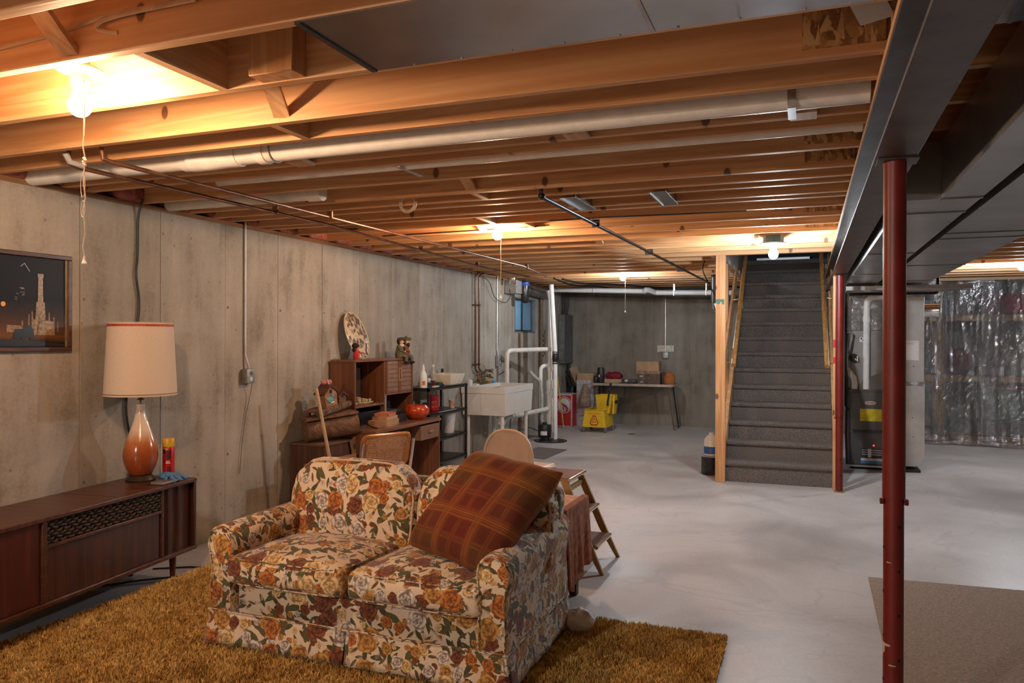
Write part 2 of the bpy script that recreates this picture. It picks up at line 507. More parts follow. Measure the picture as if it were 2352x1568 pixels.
# left wall: a core with form panels, leaving the window opening
WY0, WY1, WZ0, WZ1 = 10.88, 11.82, 1.61, 2.15
wl = struct('wall_left', MB().box(XL - 0.24, XL - 0.006, YF - 0.2, WY0, 0, 2.37).box(XL - 0.24, XL - 0.006, WY1, YB + 0.2, 0, 2.37)
            .box(XL - 0.24, XL - 0.006, WY0, WY1, 0, WZ0).box(XL - 0.24, XL - 0.006, WY0, WY1, WZ1, 2.37), CONC)
def panel(root, x0, x1, y0, y1, z0, z1, proud, m=CONC):
    build('concrete_panel', MB().box(x0, x1, y0, y1, z0, z1), m, root, bevel=0.002)
seams = [3.43 + 0.6265 * k for k in range(-11, 12)]
seams = [s for s in seams if s < 10.6] + [WY0, WY1, 12.45, 13.07]
g_ = 0.0019
prev = YF
for i, s in enumerate(seams + [YB]):
    d = random.uniform(-0.0018, 0.0018)
    if abs(prev - WY0) < 1e-6:
        panel(wl, XL - 0.006, XL + d, prev + g_, s - g_, 0, WZ0, 0)
        panel(wl, XL - 0.006, XL + d, prev + g_, s - g_, WZ1, 2.37, 0)
    else:
        panel(wl, XL - 0.006, XL + d, prev + g_, s - g_, 0, 2.37, 0)
    prev = s
# round tie holes, one row each at two heights along the seams
th = MB()
for s in seams:
    for z in (0.62, 1.74):
        if not (s > 10.8 and z > 1.5):
            th.lathe([(0.011, 0.0), (0.008, 0.003), (0.004, 0.0015)], (XL - 0.001, s + 0.03, z), 8, 'x')
build('form_tie', th, plain('rusty_tie', (0.21, 0.17, 0.125), 0.9), wl, kind='stuff')
wb = struct('wall_back', MB().box(XL - 0.24, XR + 0.2, YB + 0.006, YB + 0.2, 0, 2.63), CONC)
prev = XL
bs = [XL + 0.36 + 0.62 * k for k in range(15)]
for s in bs + [XR]:
    d = random.uniform(-0.0018, 0.0018)
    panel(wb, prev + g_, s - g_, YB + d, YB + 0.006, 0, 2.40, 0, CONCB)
    prev = s
struct('wall_right', MB().box(XR, XR + 0.2, YF - 0.2, YB + 0.2, 0, 2.63), CONC)
struct('wall_front', MB().box(XL - 0.24, XR + 0.2, YF - 0.2, YF, 0, 2.63), CONC)
# window in the left wall
w1 = struct('window_1', MB().box(XL - 0.24, XL - 0.0, WY0 - 0.0, WY0 + 0.02, WZ0, WZ1).box(XL - 0.24, XL, WY1 - 0.02, WY1, WZ0, WZ1)
            .box(XL - 0.24, XL + 0.0, WY0, WY1, WZ0, WZ0 + 0.02).box(XL - 0.24, XL, WY0, WY1, WZ1 - 0.02, WZ1), plain('grey_steel_frame', (0.22, 0.27, 0.30), 0.5, 0.4))
sx = XL - 0.06
fr = MB()
for a, b in ((WY0 + 0.02, WY0 + 0.045), (11.33, 11.355), (WY1 - 0.045, WY1 - 0.02)):
    fr.box(sx - 0.012, sx + 0.012, a, b, WZ0 + 0.02, WZ1 - 0.02)
fr.box(sx - 0.012, sx + 0.012, WY0 + 0.045, WY1 - 0.045, WZ0 + 0.02, WZ0 + 0.045).box(sx - 0.012, sx + 0.012, WY0 + 0.045, WY1 - 0.045, WZ1 - 0.045, WZ1 - 0.02)
build('sash', fr, plain('dark_sash', (0.10, 0.12, 0.13), 0.5, 0.5), w1)
def mk_pane():
    g = NG('frosted_pane', 0.35)
    g.set(Base_Color=(0.75, 0.9, 0.97), Transmission_Weight=0.9, IOR=1.2)
    return g.m
PANE = mk_pane()
for a, b in ((WY0 + 0.045, 11.33), (11.355, WY1 - 0.045)):
    build('pane', MB().box(sx - 0.003, sx + 0.003, a, b, WZ0 + 0.045, WZ1 - 0.045), PANE, w1)
wx = XL - 0.24
mbw = MB()
cor = []
for i in range(41):
    a = pi * i / 40
    rr = 0.55 + 0.02 * sin(i * 2.2)
    cor.append((wx - rr * sin(a), (WY0 + WY1) / 2 + (rr + 0.05) * -cos(a)))
for i in range(40):
    p, q = cor[i], cor[i + 1]
    mbw.add([(p[0], p[1], WZ0 - 0.2), (q[0], q[1], WZ0 - 0.2), (q[0], q[1], 2.75), (p[0], p[1], 2.75)], [(0, 1, 2, 3)])
mbw.add([(p[0], p[1], WZ0 - 0.2) for p in cor], [tuple(range(41))])
build('window_well', mbw, plain('corrugated_well_steel', (0.72, 0.76, 0.78), 0.5, 0.3), w1)

# ------------------------------------------------------------------ ceiling: subfloor, joists, blocking
ZJ, ZT = 2.40, 2.635
OX0, OX1, OY0, OY1 = -0.905, 0.30, 8.47, 11.75      # stair opening
ce = struct('ceiling', MB().box(XL - 0.24, XR + 0.2, YF - 0.2, OY0, ZT, ZT + 0.03).box(XL - 0.24, OX0, OY0, OY1, ZT, ZT + 0.03)
            .box(OX1, XR + 0.2, OY0, OY1, ZT, ZT + 0.03).box(XL - 0.24, XR + 0.2, OY1, YB + 0.2, ZT, ZT + 0.03), PLY)
def bx(name, x0, x1, y0, y1, z0, z1, m, root=ce, **kw):
    return build(name, MB().box(x0, x1, y0, y1, z0, z1), m, root, **kw)
bx('sill_plate', XL - 0.14, XL + 0.0, YF, YB, 2.37, ZJ, PLY)
bx('rim_joist', XL - 0.14, XL - 0.102, YF, YB, ZJ, ZT, PLY)
jl = [1.103, 1.515, 1.847, 2.263, 2.68, 2.935, 3.345, 3.505, 3.927, 4.345, 4.585, 4.762, 5.07, 5.22, 5.57, 6.0, 6.4, 6.81, 7.2, 7.61, 8.02, 8.43, 8.468]
jl = [1.103 - 0.41 * k for k in range(1, 12)][::-1] + jl
jb = [8.468 + 0.41 * k for k in range(1, 13)]
for y in jl:
    bx('joist', XL - 0.10, 0.33, y - 0.038, y, ZJ, ZT, PINE, bevel=0.002)
for y in jb:
    bx('joist', XL - 0.10, OX0 - 0.04, y - 0.038, y, ZJ, ZT, PINE, bevel=0.002)
bx('trimmer_joist', OX0 - 0.04, OX0, 8.468, YB, ZJ, ZT, PINEY)
for k in range(-11, 31):
    y = 1.30 + 0.407 * k
    if y < YB - 0.05:
        if OY0 - 0.1 < y < OY1 + 0.1: bx('joist', 0.335, XR, y - 0.038, y, ZJ, ZT, PINE, bevel=0.002)
        else: bx('joist', 0.225, XR, y - 0.038, y, ZJ, ZT, PINE, bevel=0.002)
# strand board squash blocks against the steel beam
for y, x0, z0 in ((2.68, -0.021, 2.43), (3.927, -0.02, 2.425), (4.345, -0.02, 2.43), (6.0, -0.03, 2.43), (6.81, -0.03, 2.43)):
    bx('squash_block', x0, 0.222, y - 0.052, y - 0.038, z0, ZT, OSB)
# solid blocking and bridging
bx('blocking', -1.995, -1.957, 1.847, 2.225, ZJ, ZT, PINEY)
bx('blocking', -1.80, -1.62, 2.147, 2.225, ZJ + 0.004, ZT, PINEZ, bevel=0.003)
bx('blocking', -2.13, -2.09, 2.68, 2.897, ZJ, ZT, PINEY)
bx('blocking', -2.30, -2.26, 5.22, 5.532, ZJ, ZT, PINEY)
bx('blocking', -2.13, -2.09, 5.6, 5.96, ZJ + 0.02, ZT, PINEY)
bx('blocking', -1.95, -1.91, 4.345, 4.547, ZJ, ZT, PINEY)
for a, b in (((-2.16, 1.52, 2.605), (-2.225, 1.805, 2.42)), ((-1.88, 2.27, 2.60), (-2.04, 2.64, 2.425)), ((-1.92, 3.93, 2.60), (-1.92, 4.30, 2.42)),
             ((-2.55, 5.6, 2.6), (-2.55, 5.96, 2.42)), ((-1.75, 5.96, 2.60), (-1.72, 5.61, 2.42)), ((-1.9, 6.81, 2.6), (-1.85, 7.16, 2.42))):
    build('bridging', MB().bar(a, b, 0.066, 0.019, (0, 0, 1)), PINEY, ce)
# pink insulation stuffed above the sill between the joists
mb = MB()
for y in np.arange(2.6, 9.2, 0.41):
    mb.rbox((0.06, 0.15, 0.06), 0.04, 3, 2, Matrix.Translation((XL - 0.03, y, 2.46)))
build('insulation', mb, PINK, ce, kind='stuff')
# drain pipe hanger boards nailed to a joist
for x, z in ((-2.40, 2.385), (-0.95, 2.39), (-0.02, 2.385)):
    bx('hanger_block', x - 0.05, x + 0.05, 3.20, 3.306, z, z + 0.02, PINEY)

# ------------------------------------------------------------------ steel beam and columns
t = thing('steel_beam', 'dark steel I-beam running overhead on red columns', 'beam', (0.29, 5, 2.156))
x0, x1, zb, zt = 0.222, 0.360, 2.156, 2.372
build('flange', MB().box(x0, x1, YF, YB, zb, zb + 0.012), STEEL, t, bevel=0.0015)
build('flange', MB().box(x0, x1, YF, YB, zt - 0.012, zt), STEEL, t)
build('web', MB().box(0.287, 0.295, YF, YB, zb + 0.012, zt - 0.012), STEEL, t)
build('nailer', MB().box(x0 - 0.003, x1 + 0.003, YF, YB, zt, ZJ), PINEY, t)
def column(y, label, zj, first=False):
    t = thing('support_column', label, 'column', (0.293, y, 0), 0, 'red steel support columns')
    x = 0.293
    build('upper_tube', MB().lathe([(0.0385, zj), (0.0385, zb - 0.008)], (x, y, 0), 28), RED, t)
    build('lower_tube', MB().lathe([(0.0345, 0.02), (0.0345, zj + 0.02)], (x, y, 0), 28), RED, t)
    build('cap_plate', MB().box(x - 0.06, x + 0.075, y - 0.06, y + 0.06, zb - 0.008, zb), STEEL, t)
    build('base_plate', MB().lathe([(0.05, 0), (0.05, 0.008), (0.02, 0.012), (0.02, 0.03)], (x, y, 0), 16), plain('rusty_screw', (0.32, 0.22, 0.13), 0.7), t)
    for a in (-1, 1):
        build('bolt', MB().lathe([(0.012, 0), (0.012, 0.012), (0.006, 0.013)] if a > 0 else [(0.006, -0.013), (0.012, -0.012), (0.012, 0)], (x + a * 0.0345, y - 0.012, zj - 0.012), 6, 'x'), RED, t)
    hm = MB()
    for i, z in enumerate((zj - 0.10, zj - 0.26, zj - 0.42, zj - 0.58)):
        a = radians(-62)
        c = Vector((x + 0.0342 * cos(a), y + 0.0342 * sin(a), z)); nrm = Vector((cos(a), sin(a), 0))
        hm.tube([c - nrm * 0.002, c + nrm * 0.0006], 0.0065, 10)
        a = radians(-165)
        c = Vector((x + 0.0342 * cos(a), y + 0.0342 * sin(a), z - 0.08)); nrm = Vector((cos(a), sin(a), 0))
        hm.tube([c - nrm * 0.002, c + nrm * 0.0006], 0.0065, 10)
    build('pin_hole', hm, DARKGAP, t)
    return t
c1 = column(3.11, 'red steel column in the foreground at right, floor to beam', 0.93)
cm = MB()
for z, w, h, a0 in ((0.40, 0.022, 0.016, -150), (0.385, 0.007, 0.05, -158), (0.70, 0.009, 0.005, -120), (0.33, 0.012, 0.006, -100)):
    vs = []
    for i in range(5):
        for j in (0, 1):
            a = radians(a0) + (i / 4 - 0.5) * w / 0.0345 * 2
            vs.append((0.293 + 0.0349 * cos(a), 3.11 + 0.0349 * sin(a), z + (j - 0.5) * h * (1 - 0.6 * (i / 4))))
    cm.add(vs, [(2*i, 2*i+2, 2*i+3, 2*i+1) for i in range(4)])
build('paint_chip', cm, CHIP, c1)
column(8.28, 'red steel column at the foot of the stairs', 0.75)
# ------------------------------------------------------------------ staircase
def mk_carpet(name, c1, c2, sc=90):
    g = NG(name, 0.95)
    f = g.noise(g.obj(), sc, 3, 0.8)
    g.set(Base_Color=g.ramp(f, [(0.35, c2), (0.65, c1)]))
    g.bump(f, 0.6, 0.008)
    return g.m
CARPET = mk_carpet('grey_brown_carpet', (0.20, 0.175, 0.165), (0.085, 0.07, 0.064))
MATBR = mk_carpet('brown_carpet_remnant', (0.42, 0.33, 0.265), (0.235, 0.175, 0.135), 70)
MATGR = mk_carpet('dark_grey_mat', (0.20, 0.18, 0.17), (0.12, 0.105, 0.10), 70)
st = thing('staircase', 'carpeted open staircase going up between wooden handrails', 'staircase', (-0.29, 8.45, 0))
N_ST = 13
for i in range(N_ST):
    z = 0.218 + 0.19 * i; y = 8.45 + 0.25 * i
    xl, xr = (-0.865, 0.262) if i == 0 else (-0.825, 0.243)
    zb_ = 0.0 if i == 0 else z - 0.19
    ye = y + 0.29
    nose = [(y + 0.028, z - 0.052), (y + 0.010, z - 0.048), (y + 0.001, z - 0.034), (y, z - 0.022), (y + 0.006, z - 0.007), (y + 0.02, z)]
    poly = nose + [(ye, z), (ye, zb_ - (0.0 if i == 0 else 0.03)), (y + 0.028, zb_ - (0.0 if i == 0 else 0.0))]
    build('step', MB().prism([(p[0], p[1]) for p in poly][::-1], 'x', xl, xr), CARPET, st)
def slope_board(x0, x1, d0, d1, ya=8.47, yb=11.6):
    z = lambda y: 0.218 + 0.76 * (y - 8.45)
    return MB().prism([(ya, max(0.0, z(ya) + d0)), (yb, z(yb) + d0), (yb, z(yb) + d1), (ya, z(ya) + d1)][::-1], 'x', x0, x1)
build('stringer', slope_board(-0.872, -0.83, -0.30, 0.10), PINEY, st)
build('stringer', slope_board(0.247, 0.27, -0.30, 0.10), PINEY, st)
build('guard_board', slope_board(-0.872, -0.848, 0.62, 0.90, 8.50, 10.2), PINEY, st)
build('guard_board', slope_board(0.252, 0.274, 0.62, 0.90, 8.50, 10.2), PINEY, st)
RAIL = wood('varnished_rail', (0.50, 0.27, 0.10), (0.34, 0.16, 0.05), 'y', 26, 0.35, False, 0.05)
for x, xw, sg, xe in ((-0.745, -0.845, -1, -0.745), (0.185, 0.25, 1, 0.135)):
    a = Vector((x, 8.52, 1.235)); b = Vector((xe, 10.95, 1.235 + 0.77 * 2.43))
    rl = build('handrail', MB().tube([a, b], 0.026, 14), RAIL, st)
    for k in (0.05, 0.44, 0.85):
        p = a.lerp(b, k)
        build('bracket', MB().tube([p + Vector((0, 0, -0.024)), p + Vector((0, 0, -0.05)), (p.x + (xw - p.x) * 0.7, p.y, p.z - 0.07), (xw, p.y, p.z - 0.07)], 0.006, 6), plain('brass_bracket', (0.55, 0.42, 0.16), 0.35, 0.8), rl)
build('landing', MB().box(-0.88, 0.28, 8.45 + 0.25 * 13, 12.6, 2.60, 2.66), CARPET, st)
t = struct('door_1', MB().box(-0.88, 0.28, 12.4, 12.44, 2.66, 4.7), plain('dark_blue_door', (0.03, 0.045, 0.07), 0.6))
build('threshold', MB().box(-0.70, 0.02, 11.74, 11.78, 2.66, 2.695), ALU, t)
# upper stairwell walls and the trim of the opening
sw = struct('wall_stairwell', MB().box(OX0 - 0.1, OX0 + 0.012, 8.55, 12.5, 2.42, 4.8).box(0.29, 0.40, 8.55, 12.5, 2.42, 4.8)
            .box(OX0 - 0.1, 0.4, 12.44, 12.5, 2.66, 4.8).box(OX0 - 0.1, 0.4, 8.43, 8.55, 2.67, 4.8).box(OX0 - 0.1, 0.4, 8.43, 12.5, 4.8, 4.85), DRYW)
def post(x0, x1, y0, y1, z0, z1, label, name='wood_post'):
    t = build(name, MB().box(x0, x1, y0, y1, z0, z1), PINEZ, None, label=label, cat='post', bevel=0.003)
    return t
pl = post(-0.915, -0.812, 8.392, 8.43, 0, 2.40, 'bare pine stud at the left foot of the stairs')
build('paint_mark', MB().box(-0.914, -0.826, 8.3914, 8.3922, 1.905, 1.935).box(-0.905, -0.87, 8.3914, 8.3922, 1.885, 1.905).box(-0.85, -0.826, 8.3914, 8.3922, 1.88, 1.905), plain('green_paint', (0.06, 0.20, 0.15), 0.6), pl)
post(-0.915, -0.877, 8.75, 8.84, 0, 2.40, 'second pine stud behind the left stair post')
post(-0.915, -0.877, 9.35, 9.44, 0, 2.40, 'third pine stud beside the stairs, behind the left handrail')
pr_ = post(0.235, 0.273, 8.36, 8.43, 0, 2.155, 'pale pine stud under the beam at the right foot of the stairs')
build('red_label', MB().box(0.236, 0.262, 8.3585, 8.3600, 1.27, 1.335).box(0.236, 0.262, 8.3585, 8.36, 1.43, 1.51), plain('red_label', (0.55, 0.02, 0.03), 0.5), pr_)
post(0.276, 0.30, 9.2, 9.29, 0, 2.155, 'pine stud beside the stairs, behind the right handrail')
# sloping plywood infill above the left handrail
build('infill_panel', MB().prism([(8.46, 1.45), (8.46, 2.40), (8.74, 2.40), (8.74, 1.66)][::-1], 'x', -0.90, -0.885), PLY, None,
      label='brown plywood infill panel beside the left stair post', cat='panel')

# ------------------------------------------------------------------ sofa
def mk_floral():
    g = NG('floral_velvet', 0.85)
    uv = g.uv()
    wob = g.noise(uv, 9, 2, dim='2D')
    uvw = g.vm('ADD', uv, g.comb(g.ma('MULTIPLY', wob, 0.02), g.ma('MULTIPLY', wob, 0.016)))
    base = g.mix(g.noise(uv, 22, 3, 0.6), (0.80, 0.675, 0.515), (0.68, 0.54, 0.385))
    cl = g.noise(uv, 4.4, 2, 0.5)
    col = base
    def cell(scale, loc, rand=0.85):
        v = g.map(uvw, (scale, scale, 1), loc)
        vn = g.vor(v, 1.0, 'F1', '2D', rand)
        d = g.vm('SUBTRACT', v, vn.outputs['Position'])
        x = g.sep(d); c = g.sep(vn.outputs['Color'])
        return vn.outputs['Distance'], x[0], x[1], c, v
    # leaves: two rotated ellipses per cell
    for scale, loc, a, b, cols, thr in ((13, (3.1, 7.7, 0), 0.50, 0.17, ((0.022, 0.024, 0.009), (0.075, 0.075, 0.024)), 0.34),
                                        (18, (9.4, 1.3, 0), 0.52, 0.14, ((0.045, 0.020, 0.008), (0.15, 0.09, 0.036)), 0.36),
                                        (11, (5.9, 2.8, 0), 0.50, 0.19, ((0.035, 0.042, 0.013), (0.11, 0.11, 0.036)), 0.41)):
        r, x, y, c, _ = cell(scale, loc)
        an = g.ma('MULTIPLY', c[0], 6.283)
        cs = g.ma('COSINE', an); sn = g.ma('SINE', an)
        u = g.ma('ADD', g.ma('MULTIPLY', x, cs), g.ma('MULTIPLY', y, sn))
        w = g.ma('SUBTRACT', g.ma('MULTIPLY', y, cs), g.ma('MULTIPLY', x, sn))
        # width narrows at the tips
        wid = g.ma('MULTIPLY', g.ma('SUBTRACT', 1.0, g.ma('POWER', g.ma('DIVIDE', g.ma('ABSOLUTE', u), a), 2.0)), b)
        wid = g.ma('ADD', wid, g.ma('MULTIPLY', g.ma('SINE', g.ma('MULTIPLY', u, 40.0)), 0.007))
        mk = g.step(g.ma('SUBTRACT', wid, g.ma('ABSOLUTE', w)), 0.0, 0.02)
        mk = g.ma('MULTIPLY', mk, g.step(cl, thr, thr + 0.05))
        rib = g.step(g.ma('ABSOLUTE', g.ma('SINE', g.ma('ADD', g.ma('MULTIPLY', u, 22.0), g.ma('MULTIPLY', g.ma('ABSOLUTE', w), 26.0)))), 0.1, 0.5)
        lc = g.mix(rib, cols[0], cols[1])
        col = g.mix(mk, col, lc)
    # blossoms
    pal = [((0.86, 0.68, 0.36), (0.36, 0.19, 0.06)), ((0.62, 0.24, 0.045), (0.20, 0.045, 0.012)), ((0.30, 0.095, 0.03), (0.075, 0.018, 0.010)),
           ((0.84, 0.77, 0.69), (0.21, 0.16, 0.13)), ((0.66, 0.37, 0.09), (0.23, 0.09, 0.02))]
    for scale, loc, R0, dens, lay in ((21, (1.7, 4.2, 0), 0.36, 0.5, 1), (13.5, (12.7, 3.3, 0), 0.43, 0.50, 0), (8.6, (6.6, 8.9, 0), 0.455, 0.60, 2)):
        r, x, y, c, v = cell(scale, loc, 0.7)
        th = g.ma('ADD', g.ma('ARCTAN2', y, x), g.ma('MULTIPLY', c[2], 6.0))
        npet = g.ma('ADD', 4.0, g.ma('FLOOR', g.ma('MULTIPLY', c[1], 4.0)))
        pet = g.ma('ABSOLUTE', g.ma('COSINE', g.ma('MULTIPLY', th, g.ma('MULTIPLY', npet, 0.5))))
        nz = g.noise(v, 4.2, 3, 0.65, 0.4, '2D')
        edge = g.ma('MULTIPLY', R0, g.ma('ADD', 0.66, g.ma('ADD', g.ma('MULTIPLY', pet, 0.13), g.ma('MULTIPLY', nz, 0.36))))
        mk = g.step(g.ma('SUBTRACT', edge, r), 0.0, 0.025)
        mk = g.ma('MULTIPLY', mk, g.ma('LESS_THAN', c[1], dens))
        if lay == 1: mk = g.ma('MULTIPLY', mk, g.step(cl, 0.40, 0.46))
        rn = g.ma('DIVIDE', r, R0)
        # concentric petals: each ring turned against the last
        pvx = g.comb(g.ma('MULTIPLY', th, 1.15 if lay == 2 else 0.9), g.ma('MULTIPLY', g.ma('LOGARITHM', g.ma('ADD', rn, 0.03), 2.718), 2.3), 0.0)
        pvn = g.vor(pvx, 1.0, 'F1', '2D', 0.75)
        psh = g.ma('SUBTRACT', 1.08, g.ma('MULTIPLY', pvn.outputs['Distance'], 1.45), clamp=True)
        shade = g.ma('MULTIPLY', g.step(psh, 0.05, 0.85), g.ma('ADD', 0.55, g.ma('MULTIPLY', rn, 0.55)), clamp=True)
        core = g.step(rn, 0.06, 0.20)
        shade = g.ma('MULTIPLY', shade, core)
        sel = c[0]
        lt = g.ramp(sel, [(i / 5, p[0]) for i, p in enumerate(pal)], 'CONSTANT')
        dk = g.ramp(sel, [(i / 5, p[1]) for i, p in enumerate(pal)], 'CONSTANT')
        fc = g.mix(shade, dk, lt)
        rim = g.step(g.ma('SUBTRACT', edge, r), 0.0, 0.05)
        fc = g.mix(rim, g.mix(0.25, dk, lt), fc)
        col = g.mix(mk, col, fc)
    g.set(Base_Color=col)
    g.b.inputs['Sheen Weight'].default_value = 0.25
    g.bump(g.ma('ADD', g.noise(uv, 160, 2), g.ma('MULTIPLY', g.noise(g.map(uv, (9, 26, 1)), 1.0, 3, 0.6, 1.0), 1.2)), 0.3, 0.006)
    return g.m
FLORAL = mk_floral()
WELT = plain('piping_cloth', (0.66, 0.50, 0.34), 0.85, 0.0, 0.1, 30)
SX0, SX1, SY0, SY1 = -2.715, -1.165, 2.985, 3.84
so = thing('loveseat', 'two-seat floral velvet loveseat standing on the gold shag rug', 'sofa', (-1.94, 3.42, 0.02))
Z0 = 0.03
# base: deck front band and body
build('frame', MB().rbox((0.745, 0.40, 0.145), 0.02, 8, 2, Matrix.Translation((-1.94, 3.42, 0.175))), FLORAL, so, uv=True)
def skirt(x0, x1, y0, y1, dx, dy, nm='skirt', e0=0.0, e1=0.0):
    """hanging skirt panel from (x0,y0) to (x1,y1), flaring by (dx,dy) at the hem"""
    L = hypot(x1 - x0, y1 - y0)
    def fn(u, v):
        w = 0.004 * sin(u * L * 17) * (1 - v) + 0.003 * sin(u * L * 41) * (1 - v)
        fl = (1 - v) ** 1.3
        ee = fl * (e0 * (1 - u) + e1 * u)
        return (x0 + (x1 - x0) * u + dx * fl + (ee if dy else 0) + w * (1 if dx else 0), y0 + (y1 - y0) * u + dy * fl - w * (1 if dy else 0), Z0 + 0.008 + 0.152 * v)
    mb = MB().grid(fn, 26, 6)
    o = build(nm, mb, FLORAL, so, uv=True)
    so_ = o.modifiers.new('cloth', 'SOLIDIFY'); so_.thickness = 0.008
    return o
xm = -1.945
skirt(SX0 - 0.006, xm - 0.004, SY0 - 0.014, SY0 - 0.014, 0, -0.022, e0=-0.016)
skirt(xm + 0.004, SX1 + 0.006, SY0 - 0.014, SY0 - 0.014, 0, -0.022, e1=0.016)
skirt(SX1 + 0.004, SX1 + 0.004, SY0 - 0.022, SY1, 0.018, 0)
skirt(SX0 - 0.004, SX0 - 0.004, SY1, SY0 - 0.012, -0.018, 0)
build('pleat', MB().box(xm - 0.05, xm + 0.05, SY0 - 0.008, SY0 + 0.0, Z0 + 0.01, 0.185), FLORAL, so, uv=True)
build('piping', MB().tube([(SX0 - 0.004, SY1, 0.188), (SX0 - 0.006, SY0 - 0.016, 0.188), (SX1 + 0.006, SY0 - 0.016, 0.188), (SX1 + 0.006, SY1, 0.188)], 0.0055, 6), FLORAL, so, uv=True)
# rolled arms
def arm(side):
    xo = SX0 if side < 0 else SX1
    s = side
    # profile (x outwards positive): inner face, roll, outer face
    pts = [(-0.135, 0.16), (-0.132, 0.40)]
    cxr, czr, R = -0.062, 0.515, 0.082
    for i in range(15):
        a = radians(188 - i * 15.5)
        pts.append((cxr + R * cos(a), czr + R * sin(a)))
    pts += [(-0.006, 0.40), (0.0, 0.30), (0.004, 0.16)]
    poly = [(xo + s * p[0], p[1]) for p in pts]
    if s > 0: poly = poly[::-1]
    n = len(poly)
    mb = MB()
    ys = [SY0 - 0.012, SY0 - 0.002, SY0 + 0.02, SY0 + 0.25, SY0 + 0.5, SY1 - 0.10, SY1]
    cx0 = sum(p[0] for p in poly) / n; cz0 = 0.40
    vs = []
    for k, y in enumerate(ys):
        sc = 0.93 if k == 0 else 0.985 if k == 1 else 1.0
        lift = 0.0 if k < 3 else 0.012 * (k - 2) / 4
        for p in poly: vs.append((cx0 + (p[0] - cx0) * sc, y, cz0 + (p[1] - cz0) * sc + (lift if p[1] > 0.42 else 0)))
    fs = [tuple(range(n))[::-1]]
    for k in range(len(ys) - 1):
        for i in range(n):
            j = (i + 1) % n
            fs.append((k * n + i, k * n + j, (k + 1) * n + j, (k + 1) * n + i))
    fs.append(tuple((len(ys) - 1) * n + i for i in range(n)))
    mb.add(vs, [f[::-1] for f in fs])
    o = build('arm', mb, FLORAL, so, uv=True, smooth=50)
    # front panel outlined with piping
    cx, cz = cx0, 0.40
    ring = [(cx + (p[0] - cx) * 0.86, SY0 - 0.0135, cz + (p[1] - cz) * (0.965 if p[1] > cz else 0.93)) for p in poly]
    build('piping', MB().tube(ring, 0.005, 6, closed=True), FLORAL, o, uv=True)
arm(-1); arm(1)
# seat cushions
def seat(cx, w, tilt):
    def warp(P, q):
        P = Vector(P)
        cr = (1 - min(1, abs(q.x)) ** 2.2) * (1 - min(1, abs(q.y)) ** 2.4)
        P.z += (0.052 if q.z > 0 else -0.012) * cr * abs(q.z)
        P.y -= 0.018 * (1 - q.x ** 2) * (1 - q.z ** 2) * (1 if q.y < -0.9 else 0)
        P.z += 0.004 * sin(P.x * 38 + P.y * 30) * (1 if q.z > 0.9 else 0) * cr
        return P
    xf = Matrix.Translation((cx, 3.255, 0.385)) @ Euler((radians(-1.5), 0, radians(tilt))).to_matrix().to_4x4()
    o = build('seat_cushion', MB().rbox((w / 2, 0.305, 0.063), 0.03, 14, 3, xf, warp), FLORAL, so, uv=True, smooth=60)
    for z in (0.058, -0.058):
        ring = []
        for i in range(60):
            a = 2 * pi * i / 60
            px = (abs(cos(a)) ** 0.22) * (1 if cos(a) > 0 else -1) * (w / 2 - 0.008)
            py = (abs(sin(a)) ** 0.22) * (1 if sin(a) > 0 else -1) * (0.305 - 0.008)
            yb_ = -0.018 * (1 - (2 * px / w) ** 2) * (0.15) if py < -0.28 else 0
            ring.append(xf @ Vector((px, py + yb_, z)))
        build('piping', MB().tube(ring, 0.006, 6, closed=True), FLORAL, o, uv=True)
seat(-2.285, 0.645, 0.6); seat(-1.60, 0.66, -0.8)
# back: frame and two arched cushions
def back(cx, w, left):
    def warp(P, q):
        P = Vector(P)
        if P.z > 0:     # arch and rounded upper corners
            P.z *= 1.0 + 0.05 * (1 - q.x ** 2)
            k = max(0.0, abs(q.x) - 0.55) / 0.45
            P.z -= 0.12 * k ** 2.6 * max(0, q.z)
            P.x *= 1.0 - 0.03 * max(0, q.z) ** 3
        else:
            P.x *= 0.99
        cr = (1 - min(1, abs(q.x)) ** 2.5) * (1 - min(1, abs(q.z)) ** 2.5)
        P.y += (-0.055 if q.y < 0 else 0.01) * cr
        return P
    xf = Matrix.Translation((cx, 3.60, 0.605)) @ Euler((radians(-9), 0, 0)).to_matrix().to_4x4()
    o = build('back_cushion', MB().rbox((w / 2, 0.075, 0.235), 0.045, 12, 3, xf, warp), FLORAL, so, uv=True, smooth=60)
    ring = []
    H = (w / 2, 0.075, 0.235); rr = 0.05
    out = []
    for i in range(80):
        a = 2 * pi * i / 80
        qx = (abs(cos(a)) ** 0.3) * (1 if cos(a) > 0 else -1); qz = (abs(sin(a)) ** 0.3) * (1 if sin(a) > 0 else -1)
        P = Vector((qx * (H[0] - 0.012), -0.062, qz * (H[2] - 0.012)))
        out.append(xf @ Vector(warp(P, Vector((qx, -1, qz)))))
    build('piping', MB().tube(out, 0.006, 6, closed=True), WELT, o)
back(-2.285, 0.775, True); back(-1.52, 0.74, False)
build('back_frame', MB().rbox((0.765, 0.075, 0.26), 0.05, 8, 3, Matrix.Translation((-1.94, 3.765, 0.49)) @ Euler((radians(-6), 0, 0)).to_matrix().to_4x4()), FLORAL, so, uv=True)

